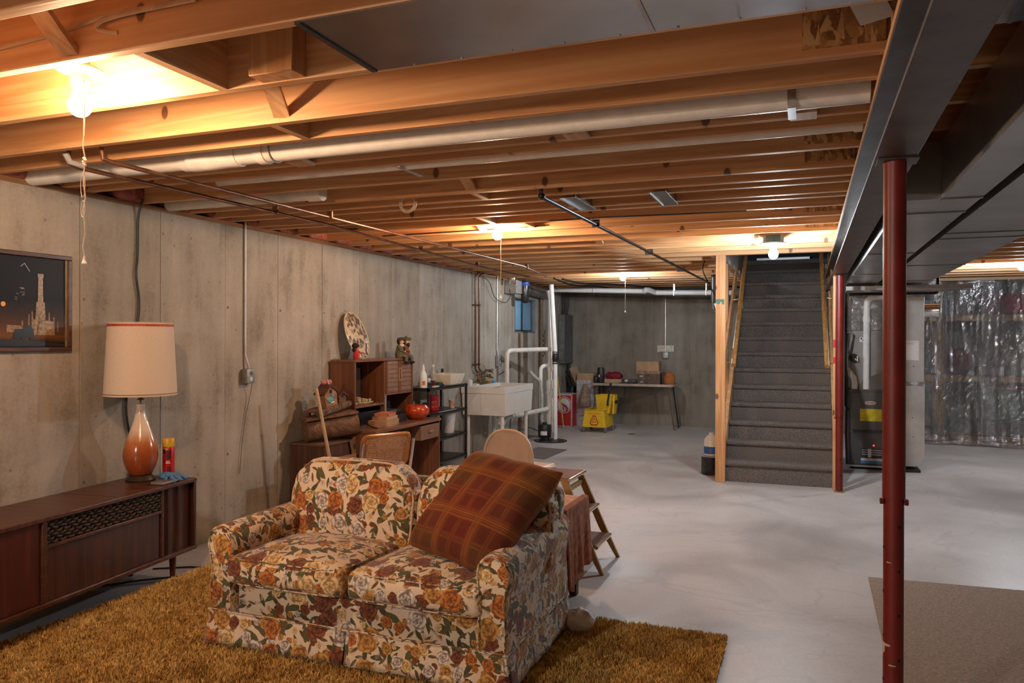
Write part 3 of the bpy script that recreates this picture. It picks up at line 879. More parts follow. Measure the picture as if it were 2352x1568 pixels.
# ------------------------------------------------------------------ plaid pillow
def mk_plaid():
    g = NG('plaid_velour', 0.9)
    uv = g.sep(g.uv())
    n = g.noise(g.uv(), 70, 3, 0.7)
    def lines(t, stops):
        return g.ramp(g.ma('FRACT', t), stops)
    S = [(0.0, 0.0), (0.10, 0.05), (0.14, 0.75), (0.17, 0.1), (0.20, 0.55), (0.225, 0.15), (0.245, 1.0), (0.27, 0.15), (0.295, 0.6), (0.32, 0.1), (0.35, 0.3), (0.38, 0.0), (0.62, 0.0), (0.66, 0.35), (0.69, 0.08), (0.74, 0.30), (0.78, 0.0)]
    a = lines(g.ma('MULTIPLY_ADD', uv[0], 5.4, 0.1), S)
    b = lines(g.ma('MULTIPLY_ADD', uv[1], 4.6, 0.3), S)
    ba = lines(g.ma('MULTIPLY_ADD', uv[0], 2.7, 0.2), [(0.0, 0.0), (0.28, 0.0), (0.34, 1.0), (0.72, 1.0), (0.78, 0.0)])
    bb = lines(g.ma('MULTIPLY_ADD', uv[1], 2.3, 0.55), [(0.0, 0.0), (0.28, 0.0), (0.34, 1.0), (0.72, 1.0), (0.78, 0.0)])
    base = g.mix(g.ma('MULTIPLY', g.ma('ADD', ba, bb), 0.5), (0.125, 0.011, 0.004), (0.10, 0.026, 0.007))
    base = g.mix(g.ma('MULTIPLY', g.ma('MULTIPLY', ba, bb), 0.6), base, (0.095, 0.042, 0.009))
    col = g.mix(g.ma('MULTIPLY', g.ma('MAXIMUM', a, b), 0.75), base, (0.46, 0.17, 0.024))
    col = g.mix(g.ma('MULTIPLY', n, 0.5), col, (0.07, 0.012, 0.004))
    g.set(Base_Color=col)
    g.b.inputs['Sheen Weight'].default_value = 0.2
    g.b.inputs['Sheen Tint'].default_value = (0.9, 0.4, 0.15, 1)
    g.bump(n, 0.5, 0.006)
    return g.m
PBL, PBR, PTL, PTR = [Vector(p) for p in ((-1.755, 3.20, 0.535), (-1.285, 3.045, 0.485), (-1.535, 3.46, 0.975), (-1.00, 3.33, 0.905))]
pc = (PBL + PBR + PTL + PTR) / 4
pu = ((PBR - PBL) + (PTR - PTL)) / 2; pv = ((PTL - PBL) + (PTR - PBR)) / 2
hu, hv = pu.length / 2, pv.length / 2
pn = pu.cross(pv).normalized()
pillow = MB(); uvs = []
NP = 26
def pil(u, v, s):
    a, b = u * 2 - 1, v * 2 - 1
    th = 0.115 * ((1 - abs(a) ** 2.6) * (1 - abs(b) ** 2.6)) ** 0.5
    pinch = 1 - 0.045 * (1 - abs(a) ** 2) * abs(b) ** 3
    pinch2 = 1 - 0.045 * (1 - abs(b) ** 2) * abs(a) ** 3
    bend = -0.03 * (b ** 2)
    kk = 1 - 0.055 * (a * a * b * b) ** 2
    a *= kk; b *= kk
    return pc + pu * 0.5 * a * pinch2 * 1.02 + pv * 0.5 * b * pinch * 1.02 + pn * (s * th + bend * 0.4 + 0.006 * sin(a * 9 + b * 5))
pm_v = []; pm_f = []
for s in (1, -1):
    o_ = len(pm_v)
    for i in range(NP + 1):
        for j in range(NP + 1):
            pm_v.append(pil(i / NP, j / NP, s)); uvs.append((i / NP * 0.56, j / NP * 0.56))
    for i in range(NP):
        for j in range(NP):
            q = (o_ + i*(NP+1)+j, o_ + (i+1)*(NP+1)+j, o_ + (i+1)*(NP+1)+j+1, o_ + i*(NP+1)+j+1)
            pm_f.append(q if s > 0 else q[::-1])
pillow.add(pm_v, pm_f)
po = build('throw_pillow', pillow, mk_plaid(), None, label='big rust plaid velour pillow leaning in the corner of the loveseat', cat='pillow', smooth=80)
ul = po.data.uv_layers.new(name='UVMap')
for lp in po.data.loops: ul.data[lp.index].uv = uvs[lp.vertex_index]

# ------------------------------------------------------------------ shag rug
def mk_shag():
    g = NG('gold_shag', 0.9)
    f = g.ma('ADD', g.ma('MULTIPLY', g.noise(g.obj(), 5, 3, 0.6), 0.5), g.ma('MULTIPLY', g.noise(g.map(g.obj(), (1, 1, 0.2)), 70, 2, 0.6), 0.5))
    c = g.ramp(f, [(0.36, (0.46, 0.255, 0.06)), (0.5, (0.74, 0.48, 0.14)), (0.64, (0.86, 0.65, 0.26))])
    k = g.ramp(g.island(), [(0.0, (0.55, 0.45, 0.4)), (0.6, (1.0, 1.0, 1.0)), (1.0, (1.25, 1.2, 1.1))])
    g.set(Base_Color=g.mix(1.0, c, k, 'MULTIPLY'))
    return g.m
SHAG = mk_shag()
RX0, RX1, RY0, RY1 = -3.66, -0.375, 1.75, 3.985
rug = thing('shag_rug', 'gold and rust shag rug under the loveseat', 'rug', (-2.0, 2.9, 0))
build('backing', MB().box(RX0, RX1, RY0, RY1, 0, 0.012), plain('rug_backing', (0.24, 0.10, 0.018), 0.95), rug)
rs = np.random.default_rng(5)
def pile(n):
    x = rs.uniform(RX0 - 0.005, RX1 + 0.005, n); y = rs.uniform(RY0 - 0.005, RY1 + 0.005, n)
    hid = (x > SX0 + 0.15) & (x < SX1 - 0.15) & (y > SY0 + 0.15) & (y < SY1 - 0.15)
    x, y = x[~hid], y[~hid]; n = len(x)
    # tufts lean together
    ci = np.floor(x / 0.018 + 0.4 * np.sin(y * 90)).astype(int) * 7919 + np.floor(y / 0.018 + 0.4 * np.sin(x * 85)).astype(int) * 104729
    hr = lambda k: np.abs(np.sin(ci * 12.9898 + k) * 43758.5453) % 1.0
    a = hr(1) * 2 * pi + rs.uniform(-0.9, 0.9, n)
    lean = 0.003 + 0.015 * hr(2) * rs.uniform(0.6, 1.2, n); h = (0.015 + 0.016 * hr(3)) * rs.uniform(0.75, 1.1, n)
    und = (x > SX0 - 0.03) & (x < SX1 + 0.03) & (y > SY0 - 0.04) & (y < SY1 + 0.02)
    h[und] = np.minimum(h[und], 0.022)
    w = rs.uniform(0.0013, 0.0024, n)
    fa = rs.uniform(0, pi, n)
    dx, dy = np.cos(fa) * w, np.sin(fa) * w
    lx, ly = np.cos(a) * lean, np.sin(a) * lean
    z = np.full(n, 0.008)
    V = np.stack([np.stack([x - dx, y - dy, z], 1), np.stack([x + dx, y + dy, z], 1),
                  np.stack([x + lx * 0.45 + dx, y + ly * 0.45 + dy, z + h * 0.62], 1), np.stack([x + lx * 0.45 - dx, y + ly * 0.45 - dy, z + h * 0.62], 1),
                  np.stack([x + lx, y + ly, z + h], 1)], 1).reshape(-1, 3)
    V -= np.array([-2.0, 2.9, 0])
    me = bpy.data.meshes.new('pile')
    me.vertices.add(n * 5); me.vertices.foreach_set('co', V.astype(np.float32).ravel())
    b = np.arange(n)[:, None] * 5
    L = np.concatenate([b + np.array([[0, 1, 2, 3]]), b + np.array([[3, 2, 4]])], 1).ravel().astype(np.int32)
    me.loops.add(n * 7); me.loops.foreach_set('vertex_index', L)
    me.polygons.add(n * 2)
    ls = np.stack([np.arange(n) * 7, np.arange(n) * 7 + 4], 1).ravel().astype(np.int32)
    me.polygons.foreach_set('loop_start', ls)
    me.polygons.foreach_set('use_smooth', np.ones(n * 2, bool))
    me.update(calc_edges=True); me.validate()
    me.materials.append(SHAG)
    o = bpy.data.objects.new('pile', me); COL.objects.link(o); o.parent = rug; o['kind'] = 'stuff'
pile(360000)

# ------------------------------------------------------------------ console cabinet
WALN = wood('walnut_veneer', (0.125, 0.046, 0.024), (0.062, 0.022, 0.012), 'y', 24, 0.34, False, 0.05, strength=0.05)
WALNZ = wood('walnut_panel', (0.085, 0.026, 0.013), (0.042, 0.013, 0.008), 'z', 24, 0.36, False, 0.06, strength=0.05)
WALND = wood('walnut_edge', (0.11, 0.040, 0.020), (0.055, 0.018, 0.010), 'y', 24, 0.35, False, 0.05, strength=0.05)
# local axes: x along the front towards the far end, y out of the front (towards the room), z up; origin at the far front foot
cL, cD, cH = 1.72, 0.435, 0.612
co = thing('stereo_console', 'long walnut stereo console cabinet on short legs against the left wall', 'cabinet', (-3.650, 3.872, 0), radians(90 + 6.0))
B = lambda: MB()
def cbx(nm, x0, x1, y0, y1, z0, z1, m, root=co, bev=0.004, **k):
    return build(nm, MB().box(x0, x1, y0, y1, z0, z1), m, root, local=True, bevel=bev, **k)
cz0 = 0.158
cbx('top', -cL, 0.008, 0.0, cD, cH - 0.024, cH, WALN)
cbx('bottom_rail', -cL, 0.008, 0.0, cD, cz0, cz0 + 0.024, WALND)
cbx('side_panel', -0.016, 0.006, 0.004, cD - 0.004, cz0 + 0.024, cH - 0.024, WALNZ)
cbx('side_panel', -cL, -cL + 0.02, 0.004, cD - 0.004, cz0 + 0.024, cH - 0.024, WALNZ)
cbx('back_panel', -cL + 0.02, -0.016, cD - 0.02, cD - 0.008, cz0 + 0.024, cH - 0.024, WALNZ)
# fluted sliding panel at the far end
fl = MB()
nf = 60; xa, xb = -0.285, -0.016
prof = []
for i in range(nf + 1):
    u = i / nf
    prof.append((xa + (xb - xa) * u, 0.020 + 0.016 * (abs(cos(pi * (u * 3.0 + 0.0))) ** 0.8)))
vs = []
for px, py in prof: vs += [(px, py, cz0 + 0.024), (px, py, cH - 0.024)]
fl.add(vs, [(2*i, 2*i+2, 2*i+3, 2*i+1) for i in range(nf)])
build('fluted_panel', fl, WALNZ, co, local=True, smooth=50)
cbx('stile', -0.305, -0.283, 0.010, 0.05, cz0 + 0.024, cH - 0.024, WALND)
cbx('stile', -1.155, -1.125, 0.006, 0.05, cz0 + 0.024, cH - 0.024, WALND)
cbx('panel', -1.125, -0.305, 0.022, 0.034, cz0 + 0.024, 0.455, WALNZ)
cbx('panel', -cL + 0.02, -1.155, 0.018, 0.03, cz0 + 0.024, cH - 0.024, wood('mahogany_panel', (0.12, 0.022, 0.013), (0.062, 0.012, 0.008), 'z', 20, 0.36, False, 0.06, strength=0.04))
cbx('rail', -1.125, -0.305, 0.008, 0.03, 0.447, 0.468, WALND)
GRI = plain('woven_grille', (0.075, 0.05, 0.036), 0.8, 0.0, 0.3, 60)
gr = MB()
gx0, gx1, gz0, gz1 = -1.125, -0.305, 0.468, cH - 0.024
nx, nz = 64, 7
for j in range(nz):
    z = gz0 + (j + 0.5) * (gz1 - gz0) / nz
    pts = [(gx0 + (gx1 - gx0) * i / nx, 0.022 + 0.006 * (1 if (i // 2 + j) % 2 else -1), z + 0.003 * sin(i * 1.3 + j)) for i in range(nx + 1)]
    gr.tube(pts, 0.0068, 5)
for i in range(0, nx, 4):
    x = gx0 + (gx1 - gx0) * (i + 1.5) / nx
    gr.tube([(x, 0.024, gz0), (x, 0.024, gz1)], 0.003, 4)
gr.box(gx0, gx1, 0.034, 0.04, gz0, gz1)
build('speaker_grille', gr, GRI, co, local=True)
cbx('lid_seam', -0.64, -0.637, 0.02, cD - 0.02, cH - 0.0005, cH + 0.0004, DARKGAP, bev=0)
for x, lz in ((-0.16, 0.0), (-1.56, 0.034)):
    for y in (0.05, 0.36):
        build('leg', MB().lathe([(0.014, lz), (0.014, lz + 0.004), (0.022, cz0)], (x, y, 0), 14), WALND, co, local=True)
# things on the console
ctop = cH
def cpt(x, y, z=ctop):
    a = radians(96.0)
    return Vector((-3.650 + x * cos(a) - y * sin(a), 3.872 + x * sin(a) + y * cos(a), z))
lp = Vector((-3.912, 3.675, ctop))
la = thing('table_lamp', 'orange drip-glaze table lamp with a tall cream drum shade', 'lamp', lp)
def mk_glaze():
    g = NG('drip_glaze', 0.14)
    z = g.sep(g.obj())[2]
    n = g.noise(g.map(g.obj(), (1, 1, 0.4)), 30, 3)
    f = g.ma('ADD', z, g.ma('MULTIPLY', n, 0.05))
    g.set(Base_Color=g.ramp(f, [(0.03, (0.22, 0.045, 0.012)), (0.20, (0.34, 0.075, 0.016)), (0.27, (0.50, 0.17, 0.05)), (0.345, (0.78, 0.62, 0.48))]), Coat_Weight=0.6)
    return g.m
build('base', MB().lathe([(0.085, ctop), (0.088, ctop + 0.008), (0.078, ctop + 0.022), (0.066, ctop + 0.034)], (lp.x, lp.y, 0), 28), plain('dark_wood_base', (0.03, 0.018, 0.012), 0.4), la)
body = [(0.062, 0.034), (0.072, 0.05), (0.088, 0.085), (0.100, 0.125), (0.104, 0.155), (0.101, 0.19), (0.088, 0.24), (0.070, 0.29), (0.054, 0.335), (0.040, 0.38), (0.030, 0.42), (0.0255, 0.45), (0.027, 0.475), (0.026, 0.478)]
build('body', MB().lathe([(r, ctop + z) for r, z in body], (lp.x, lp.y, 0), 40), mk_glaze(), la, smooth=60)
build('stem', MB().tube([(lp.x, lp.y, ctop + 0.475), (lp.x, lp.y, ctop + 0.64)], 0.006, 10).lathe([(0.02, ctop + 0.505), (0.024, ctop + 0.509), (0.006, ctop + 0.514)], (lp.x, lp.y, 0), 16).lathe([(0.013, ctop + 0.514), (0.013, ctop + 0.56)], (lp.x, lp.y, 0), 12), plain('old_brass', (0.32, 0.24, 0.12), 0.4, 0.8), la)
sh = MB()
zb0, zt0, rb, rt = ctop + 0.535, ctop + 0.99, 0.212, 0.189
ns = 48
def cone(z, off=0): return rb + (rt - rb) * (z - zb0) / (zt0 - zb0) + off
prof = [(cone(zb0), zb0), (cone(zt0), zt0), (cone(zt0, -0.004), zt0), (cone(zb0, -0.004), zb0), (cone(zb0), zb0)]
sh.lathe(prof, (lp.x, lp.y, 0), ns, caps=False)
g = NG('shade_linen', 0.9); f = g.noise(g.map(g.obj(), (60, 60, 60)), 3, 3, 0.7)
g.set(Base_Color=g.ramp(f, [(0.3, (0.62, 0.50, 0.38)), (0.7, (0.72, 0.60, 0.47))])); g.bump(f, 0.2, 0.003)
shade = build('lamp_shade', sh, g.m, la, smooth=40)
build('ribbon', MB().lathe([(cone(zt0 - 0.026, 0.0012), zt0 - 0.026), (cone(zt0 - 0.011, 0.0016), zt0 - 0.011)], (lp.x, lp.y, 0), ns, caps=False), plain('red_ribbon', (0.52, 0.075, 0.022), 0.6, 0, 0.2, 60), shade)
build('trim_band', MB().lathe([(cone(zb0 + 0.012, 0.001), zb0 + 0.010), (cone(zb0 + 0.014, 0.002), zb0 + 0.0125), (cone(zb0 + 0.016, 0.001), zb0 + 0.015)], (lp.x, lp.y, 0), ns, caps=False), plain('brown_trim', (0.25, 0.15, 0.08), 0.8), shade)
build('trim_band', MB().lathe([(cone(zt0, 0.001), zt0 - 0.004), (cone(zt0, 0.003), zt0), (cone(zt0, -0.005), zt0 + 0.001)], (lp.x, lp.y, 0), ns, caps=False), g.m, shade)
sp = MB()
for k in range(3):
    a = k * 2 * pi / 3
    sp.tube([(lp.x, lp.y, zt0 - 0.03), (lp.x + (rt - 0.006) * cos(a), lp.y + (rt - 0.006) * sin(a), zt0 - 0.012)], 0.002, 5)
sp.tube([(lp.x, lp.y, ctop + 0.56), (lp.x + 0.05, lp.y, ctop + 0.64), (lp.x + 0.05, lp.y, ctop + 0.80), (lp.x, lp.y, zt0 - 0.03)], 0.002, 5)
sp.tube([(lp.x, lp.y, ctop + 0.56), (lp.x - 0.05, lp.y, ctop + 0.64), (lp.x - 0.05, lp.y, ctop + 0.80), (lp.x, lp.y, zt0 - 0.03)], 0.002, 5)
build('harp', sp, plain('old_brass2', (0.32, 0.24, 0.12), 0.4, 0.8), shade)
# spray can
cc = Vector((-3.845, 3.835, ctop))
can = thing('spray_can', 'red aerosol can with a yellow cap on the console end', 'can', cc)
RL = plain('red_can', (0.52, 0.012, 0.018), 0.3); YC = plain('yellow_cap', (0.72, 0.40, 0.02), 0.35)
build('body', MB().lathe([(0.034, ctop), (0.036, ctop + 0.004), (0.036, ctop + 0.188), (0.032, ctop + 0.196)], (cc.x, cc.y, 0), 24), RL, can)
build('cap', MB().lathe([(0.033, ctop + 0.193), (0.0365, ctop + 0.197), (0.0365, ctop + 0.242), (0.034, ctop + 0.248), (0.001, ctop + 0.249)], (cc.x, cc.y, 0), 24), YC, can)
def decal(c, r, a0, a1, z0, z1, mb, n=6):
    vs = []
    for i in range(n + 1):
        a = radians(a0 + (a1 - a0) * i / n)
        vs += [(c.x + r * cos(a), c.y + r * sin(a), z0), (c.x + r * cos(a), c.y + r * sin(a), z1)]
    return mb.add(vs, [(2*i, 2*i+2, 2*i+3, 2*i+1) for i in range(n)])
lb = MB(); R_ = 0.0364
decal(cc, R_, -75, -20, ctop + 0.115, ctop + 0.175, lb.mat(0)); decal(cc, R_, -110, -78, ctop + 0.155, ctop + 0.18, lb.mat(1))
decal(cc, R_, -60, -25, ctop + 0.03, ctop + 0.07, lb.mat(0)); decal(cc, R_, -72, -28, ctop + 0.09, ctop + 0.097, lb.mat(2)); decal(cc, R_, -70, -35, ctop + 0.102, ctop + 0.106, lb.mat(2))
decal(cc, R_, -130, -60, ctop + 0.181, ctop + 0.187, lb.mat(3))
build('print', lb, [plain('print_dark', (0.12, 0.01, 0.012), 0.4), plain('print_black', (0.02, 0.02, 0.02), 0.4), WHITE, YC], can, kind='stuff')
# blue gloves
gp = Vector((-3.765, 3.757, ctop))
gl = MB()
random.seed(3)
for c, r, sc_ in (((0, 0, 0.022), 0.05, (1.25, 0.85, 0.45)), ((-0.055, 0.03, 0.02), 0.045, (1.1, 0.9, 0.42)), ((0.05, -0.02, 0.014), 0.03, (1.3, 0.8, 0.45))):
    gl.sph((gp.x + c[0], gp.y + c[1], gp.z + c[2] - 0.001), r, sc_, 16, 10)
for a, L in ((-0.2, 0.10), (-0.55, 0.105), (-0.95, 0.09), (2.5, 0.09), (2.0, 0.08), (0.35, 0.08)):
    d = Vector((cos(a), sin(a), 0)); s_ = gp + d * 0.03
    gl.tube([s_ + Vector((0, 0, 0.024)), s_ + d * L * 0.5 + Vector((0, 0, 0.028)), s_ + d * L * 0.85 + Vector((0.006, 0, 0.014)), s_ + d * L + Vector((0.01, 0, 0.009))], [0.014, 0.012, 0.011, 0.007], 8)
glo = build('rubber_gloves', gl, plain('blue_nitrile', (0.10, 0.26, 0.50), 0.55, 0, 0.12, 25), None, label='crumpled blue rubber gloves on the console edge', cat='gloves', smooth=60)
tx = bpy.data.textures.new('crumple', 'CLOUDS'); tx.noise_scale = 0.02
gm = glo.modifiers.new('sub', 'SUBSURF'); gm.levels = 1; gm.render_levels = 1
gd = glo.modifiers.new('crumple', 'DISPLACE'); gd.texture = tx; gd.strength = 0.02; gd.mid_level = 0.5; gd.texture_coords = 'LOCAL'
q = cpt(-0.20, 0.065)
tray = thing('flat_case', 'flat grey case lying beside the lamp foot', 'case', q, radians(8))
build('body', MB().rbox((0.048, 0.085, 0.009), 0.008, 3, 3, Matrix.Translation((0, 0, 0.009))), plain('warm_grey_plastic', (0.22, 0.20, 0.19), 0.45), tray, local=True)
build('lid_line', MB().box(-0.04, 0.04, -0.075, 0.075, 0.0178, 0.0186), plain('dark_grey_plastic', (0.13, 0.12, 0.12), 0.5), tray, local=True)

# ------------------------------------------------------------------ mats
def mat_(nm, lab, poly, m, h=0.012):
    return build(nm, MB().prism(poly, 'z', 0, h), m, None, label=lab, cat='mat')
mat_('floor_mat', 'brown carpet remnant on the floor behind the foreground red column', [(0.335, 2.2), (2.3, 2.2), (2.3, 5.43), (1.21, 5.385), (0.36, 5.335)], MATBR)
mat_('floor_mat', 'dark grey floor mat in front of the sump pit', [(-3.56, 9.35), (-3.08, 9.15), (-3.06, 10.05), (-3.50, 10.15)], MATGR, 0.008)
# ------------------------------------------------------------------ desk with hutch
DESK = wood('brown_desk_veneer', (0.245, 0.095, 0.042), (0.15, 0.052, 0.022), 'z', 26, 0.42, False, 0.05, strength=0.04)
DESKT = wood('brown_desk_top', (0.25, 0.115, 0.062), (0.17, 0.072, 0.038), 'y', 26, 0.28, False, 0.05, strength=0.03)
DOORW = wood('louvred_door_wood', (0.27, 0.15, 0.09), (0.19, 0.095, 0.055), 'z', 26, 0.45, False, 0.06, strength=0.04)
de = thing('desk', 'brown wooden desk with an upper hutch against the left wall', 'desk', (-3.82, 6.55, 0))
def db(nm, x0, x1, y0, y1, z0, z1, m=DESK, root=de, bev=0.003, **k):
    return build(nm, MB().box(x0, x1, y0, y1, z0, z1), m, root, bevel=bev, **k)
dx0, dx1, dy0, dy1 = -4.115, -3.53, 5.86, 7.15
dz = 0.695
db('desk_top', dx0, dx1, dy0, dy1, dz - 0.028, dz, DESKT)
db('side_panel', dx0, dx1 - 0.012, dy1 - 0.022, dy1 - 0.004, 0, dz - 0.028)
db('side_panel', dx0, dx1 - 0.012, dy0 + 0.004, dy0 + 0.022, 0, dz - 0.028)
db('back_panel', dx0, dx0 + 0.012, dy0 + 0.022, dy1 - 0.022, 0.12, dz - 0.028)
dr = db('drawer', -3.95, dx1 - 0.012, 6.73, dy1 - 0.03, dz - 0.19, dz - 0.05, DOORW)
build('handle', MB().rbox((0.012, 0.045, 0.012), 0.008, 3, 2, Matrix.Translation((dx1 - 0.0, 6.925, dz - 0.115))), DOORW, dr)
dr2 = db('drawer', -3.95, dx1 - 0.012, 5.89, 6.32, dz - 0.19, dz - 0.05, DOORW)
build('handle', MB().rbox((0.012, 0.045, 0.012), 0.008, 3, 2, Matrix.Translation((dx1 - 0.0, 6.10, dz - 0.115))), DOORW, dr2)
hx1, hy0, hy1, hz = -3.85, 6.03, 7.135, 1.312
db('hutch_side', dx0, hx1, hy0, hy0 + 0.018, dz, hz - 0.02)
db('hutch_side', dx0, hx1, hy1 - 0.018, hy1, dz, hz - 0.02)
db('hutch_top', dx0, hx1 + 0.006, hy0 - 0.004, hy1 + 0.004, hz - 0.022, hz, DESKT)
db('hutch_divider', dx0 + 0.01, hx1 - 0.004, 6.555, 6.573, dz, hz - 0.022)
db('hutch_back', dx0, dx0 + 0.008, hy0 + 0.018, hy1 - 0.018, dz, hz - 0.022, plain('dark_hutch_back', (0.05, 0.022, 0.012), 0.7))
db('hutch_shelf', dx0 + 0.008, hx1 - 0.004, hy0 + 0.018, 6.555, 0.866, 0.886, DESKT)
db('hutch_shelf', dx0 + 0.008, hx1 - 0.002, 6.573, hy1 - 0.018, 0.952, 0.970, DESKT)
for k, (ya, yb) in enumerate(((6.577, 6.845), (6.849, 7.114))):
    d = db('door', hx1 - 0.018, hx1, ya, yb, 0.972, hz - 0.026, DOORW)
    dm = MB()
    for i in range(7):
        z = 0.985 + i * 0.044
        build('slat', MB().prism([(hx1 - 0.004, z), (hx1 + 0.006, z + 0.004), (hx1 + 0.002, z + 0.036), (hx1 - 0.004, z + 0.038)], 'y', ya + 0.03, yb - 0.03), DOORW, d)
    build('stile', MB().box(hx1, hx1 + 0.008, ya, ya + 0.026, 0.972, hz - 0.026), DESK, d)
    build('stile', MB().box(hx1, hx1 + 0.008, yb - 0.026, yb, 0.972, hz - 0.026), DESK, d)
hm = MB()
for s in (-1, 1):
    hm.box(hx1 + 0.006, hx1 + 0.013, 6.847 + s * 0.024 - 0.005, 6.847 + s * 0.024 + 0.005, 1.09, 1.21)
hm.box(hx1 + 0.006, hx1 + 0.013, 6.82, 6.874, 1.205, 1.215).box(hx1 + 0.006, hx1 + 0.013, 6.82, 6.874, 1.085, 1.095)
build('door_pull', hm, plain('pale_pull', (0.42, 0.27, 0.18), 0.4), de)
db('cubby_side', hx1 - 0.03, hx1 - 0.004, 6.573, 6.60, 0.76, 0.952, plain('grey_edge', (0.30, 0.29, 0.27), 0.5))

def lump(name, label, cat, c, parts, mats, group=None, smooth=60):
    return None
# oval shell plaque leaning on the wall
def mk_shell():
    g = NG('mother_of_pearl', 0.3)
    v = g.vor(g.map(g.obj(), (3, 34, 20)), 1.5)
    e = g.vor(g.map(g.obj(), (3, 34, 20)), 1.5, 'DISTANCE_TO_EDGE')
    r = g.sep(v.outputs['Color'])
    col = g.ramp(r[0], [(0.0, (0.10, 0.09, 0.08)), (0.3, (0.35, 0.27, 0.19)), (0.55, (0.66, 0.56, 0.42)), (1.0, (0.78, 0.76, 0.74))], 'CONSTANT')
    ln = g.step(e.outputs['Distance'], 0.02, 0.06)
    g.set(Base_Color=g.mix(ln, (0.45, 0.34, 0.21), col), Metallic=g.ma('MULTIPLY', ln, 0.3))
    g.bump(r[1], 0.8, 0.01)
    return g.m
pq = thing('shell_plaque', 'oval mother-of-pearl plaque leaning on the wall above the hutch', 'plaque', (-4.02, 6.27, hz))
pm = Matrix.Translation((-4.005, 6.30, hz + 0.226)) @ Euler((0, radians(-17), 0)).to_matrix().to_4x4() @ Euler((radians(7), 0, radians(-12))).to_matrix().to_4x4()
mb = MB()
mb.lathe([(0.001, 0.012), (0.6, 0.010), (0.92, 0.004), (1.0, 0.0), (0.98, -0.006), (0.001, -0.008)], (0, 0, 0), 40, 'x')
mb.v = [pm @ Vector((p[0], p[1] * 0.135, p[2] * 0.232)) for p in mb.v]
build('disc', mb, mk_shell(), pq, smooth=50)
mb = MB().tube([pm @ Vector((0.002, 0.134 * cos(a), 0.232 * sin(a))) for a in [k * 2 * pi / 40 for k in range(40)]], 0.005, 6, closed=True)
build('rim', mb, plain('shell_rim', (0.60, 0.47, 0.32), 0.4), pq)
build('hook', MB().tube([pm @ Vector((0, -0.01, 0.225)), pm @ Vector((-0.01, -0.02, 0.25)), pm @ Vector((-0.015, -0.03, 0.262))], 0.002, 5), plain('wire', (0.1, 0.09, 0.08), 0.5), pq)

SKIN = plain('painted_face', (0.60, 0.33, 0.22), 0.6); HAIRB = plain('black_hair', (0.015, 0.010, 0.009), 0.8)
# small doll in red
dl = Vector((-3.885, 6.10, hz))
dt = thing('doll', 'small dark-haired doll in red holding a thin stick on the hutch', 'doll', dl)
R3 = plain('red_cloth', (0.48, 0.015, 0.02), 0.8)
build('coat', MB().lathe([(0.020, hz), (0.028, hz + 0.02), (0.025, hz + 0.06), (0.017, hz + 0.085), (0.010, hz + 0.095)], (dl.x, dl.y, 0), 12), R3, dt)
build('head', MB().sph((dl.x + 0.004, dl.y + 0.006, hz + 0.115), 0.026, (1, 1, 1.05)), SKIN, dt)
build('hair', MB().sph((dl.x - 0.003, dl.y - 0.002, hz + 0.128), 0.034, (1.05, 1.1, 0.82)).sph((dl.x - 0.01, dl.y - 0.018, hz + 0.092), 0.02, (0.9, 0.8, 1.2)), HAIRB, dt)
build('arm', MB().tube([(dl.x + 0.012, dl.y + 0.016, hz + 0.08), (dl.x + 0.03, dl.y + 0.03, hz + 0.062), (dl.x + 0.03, dl.y + 0.05, hz + 0.06)], 0.007, 6), R3, dt)
build('stick', MB().tube([(dl.x + 0.03, dl.y + 0.045, hz + 0.066), (dl.x + 0.045, dl.y + 0.14, hz + 0.046)], 0.0035, 5).tube([(dl.x + 0.045, dl.y + 0.14, hz + 0.046), (dl.x + 0.05, dl.y + 0.125, hz - 0.16), (dl.x + 0.04, dl.y + 0.10, hz - 0.26)], 0.0009, 4), plain('dark_twig', (0.10, 0.05, 0.025), 0.7), dt)
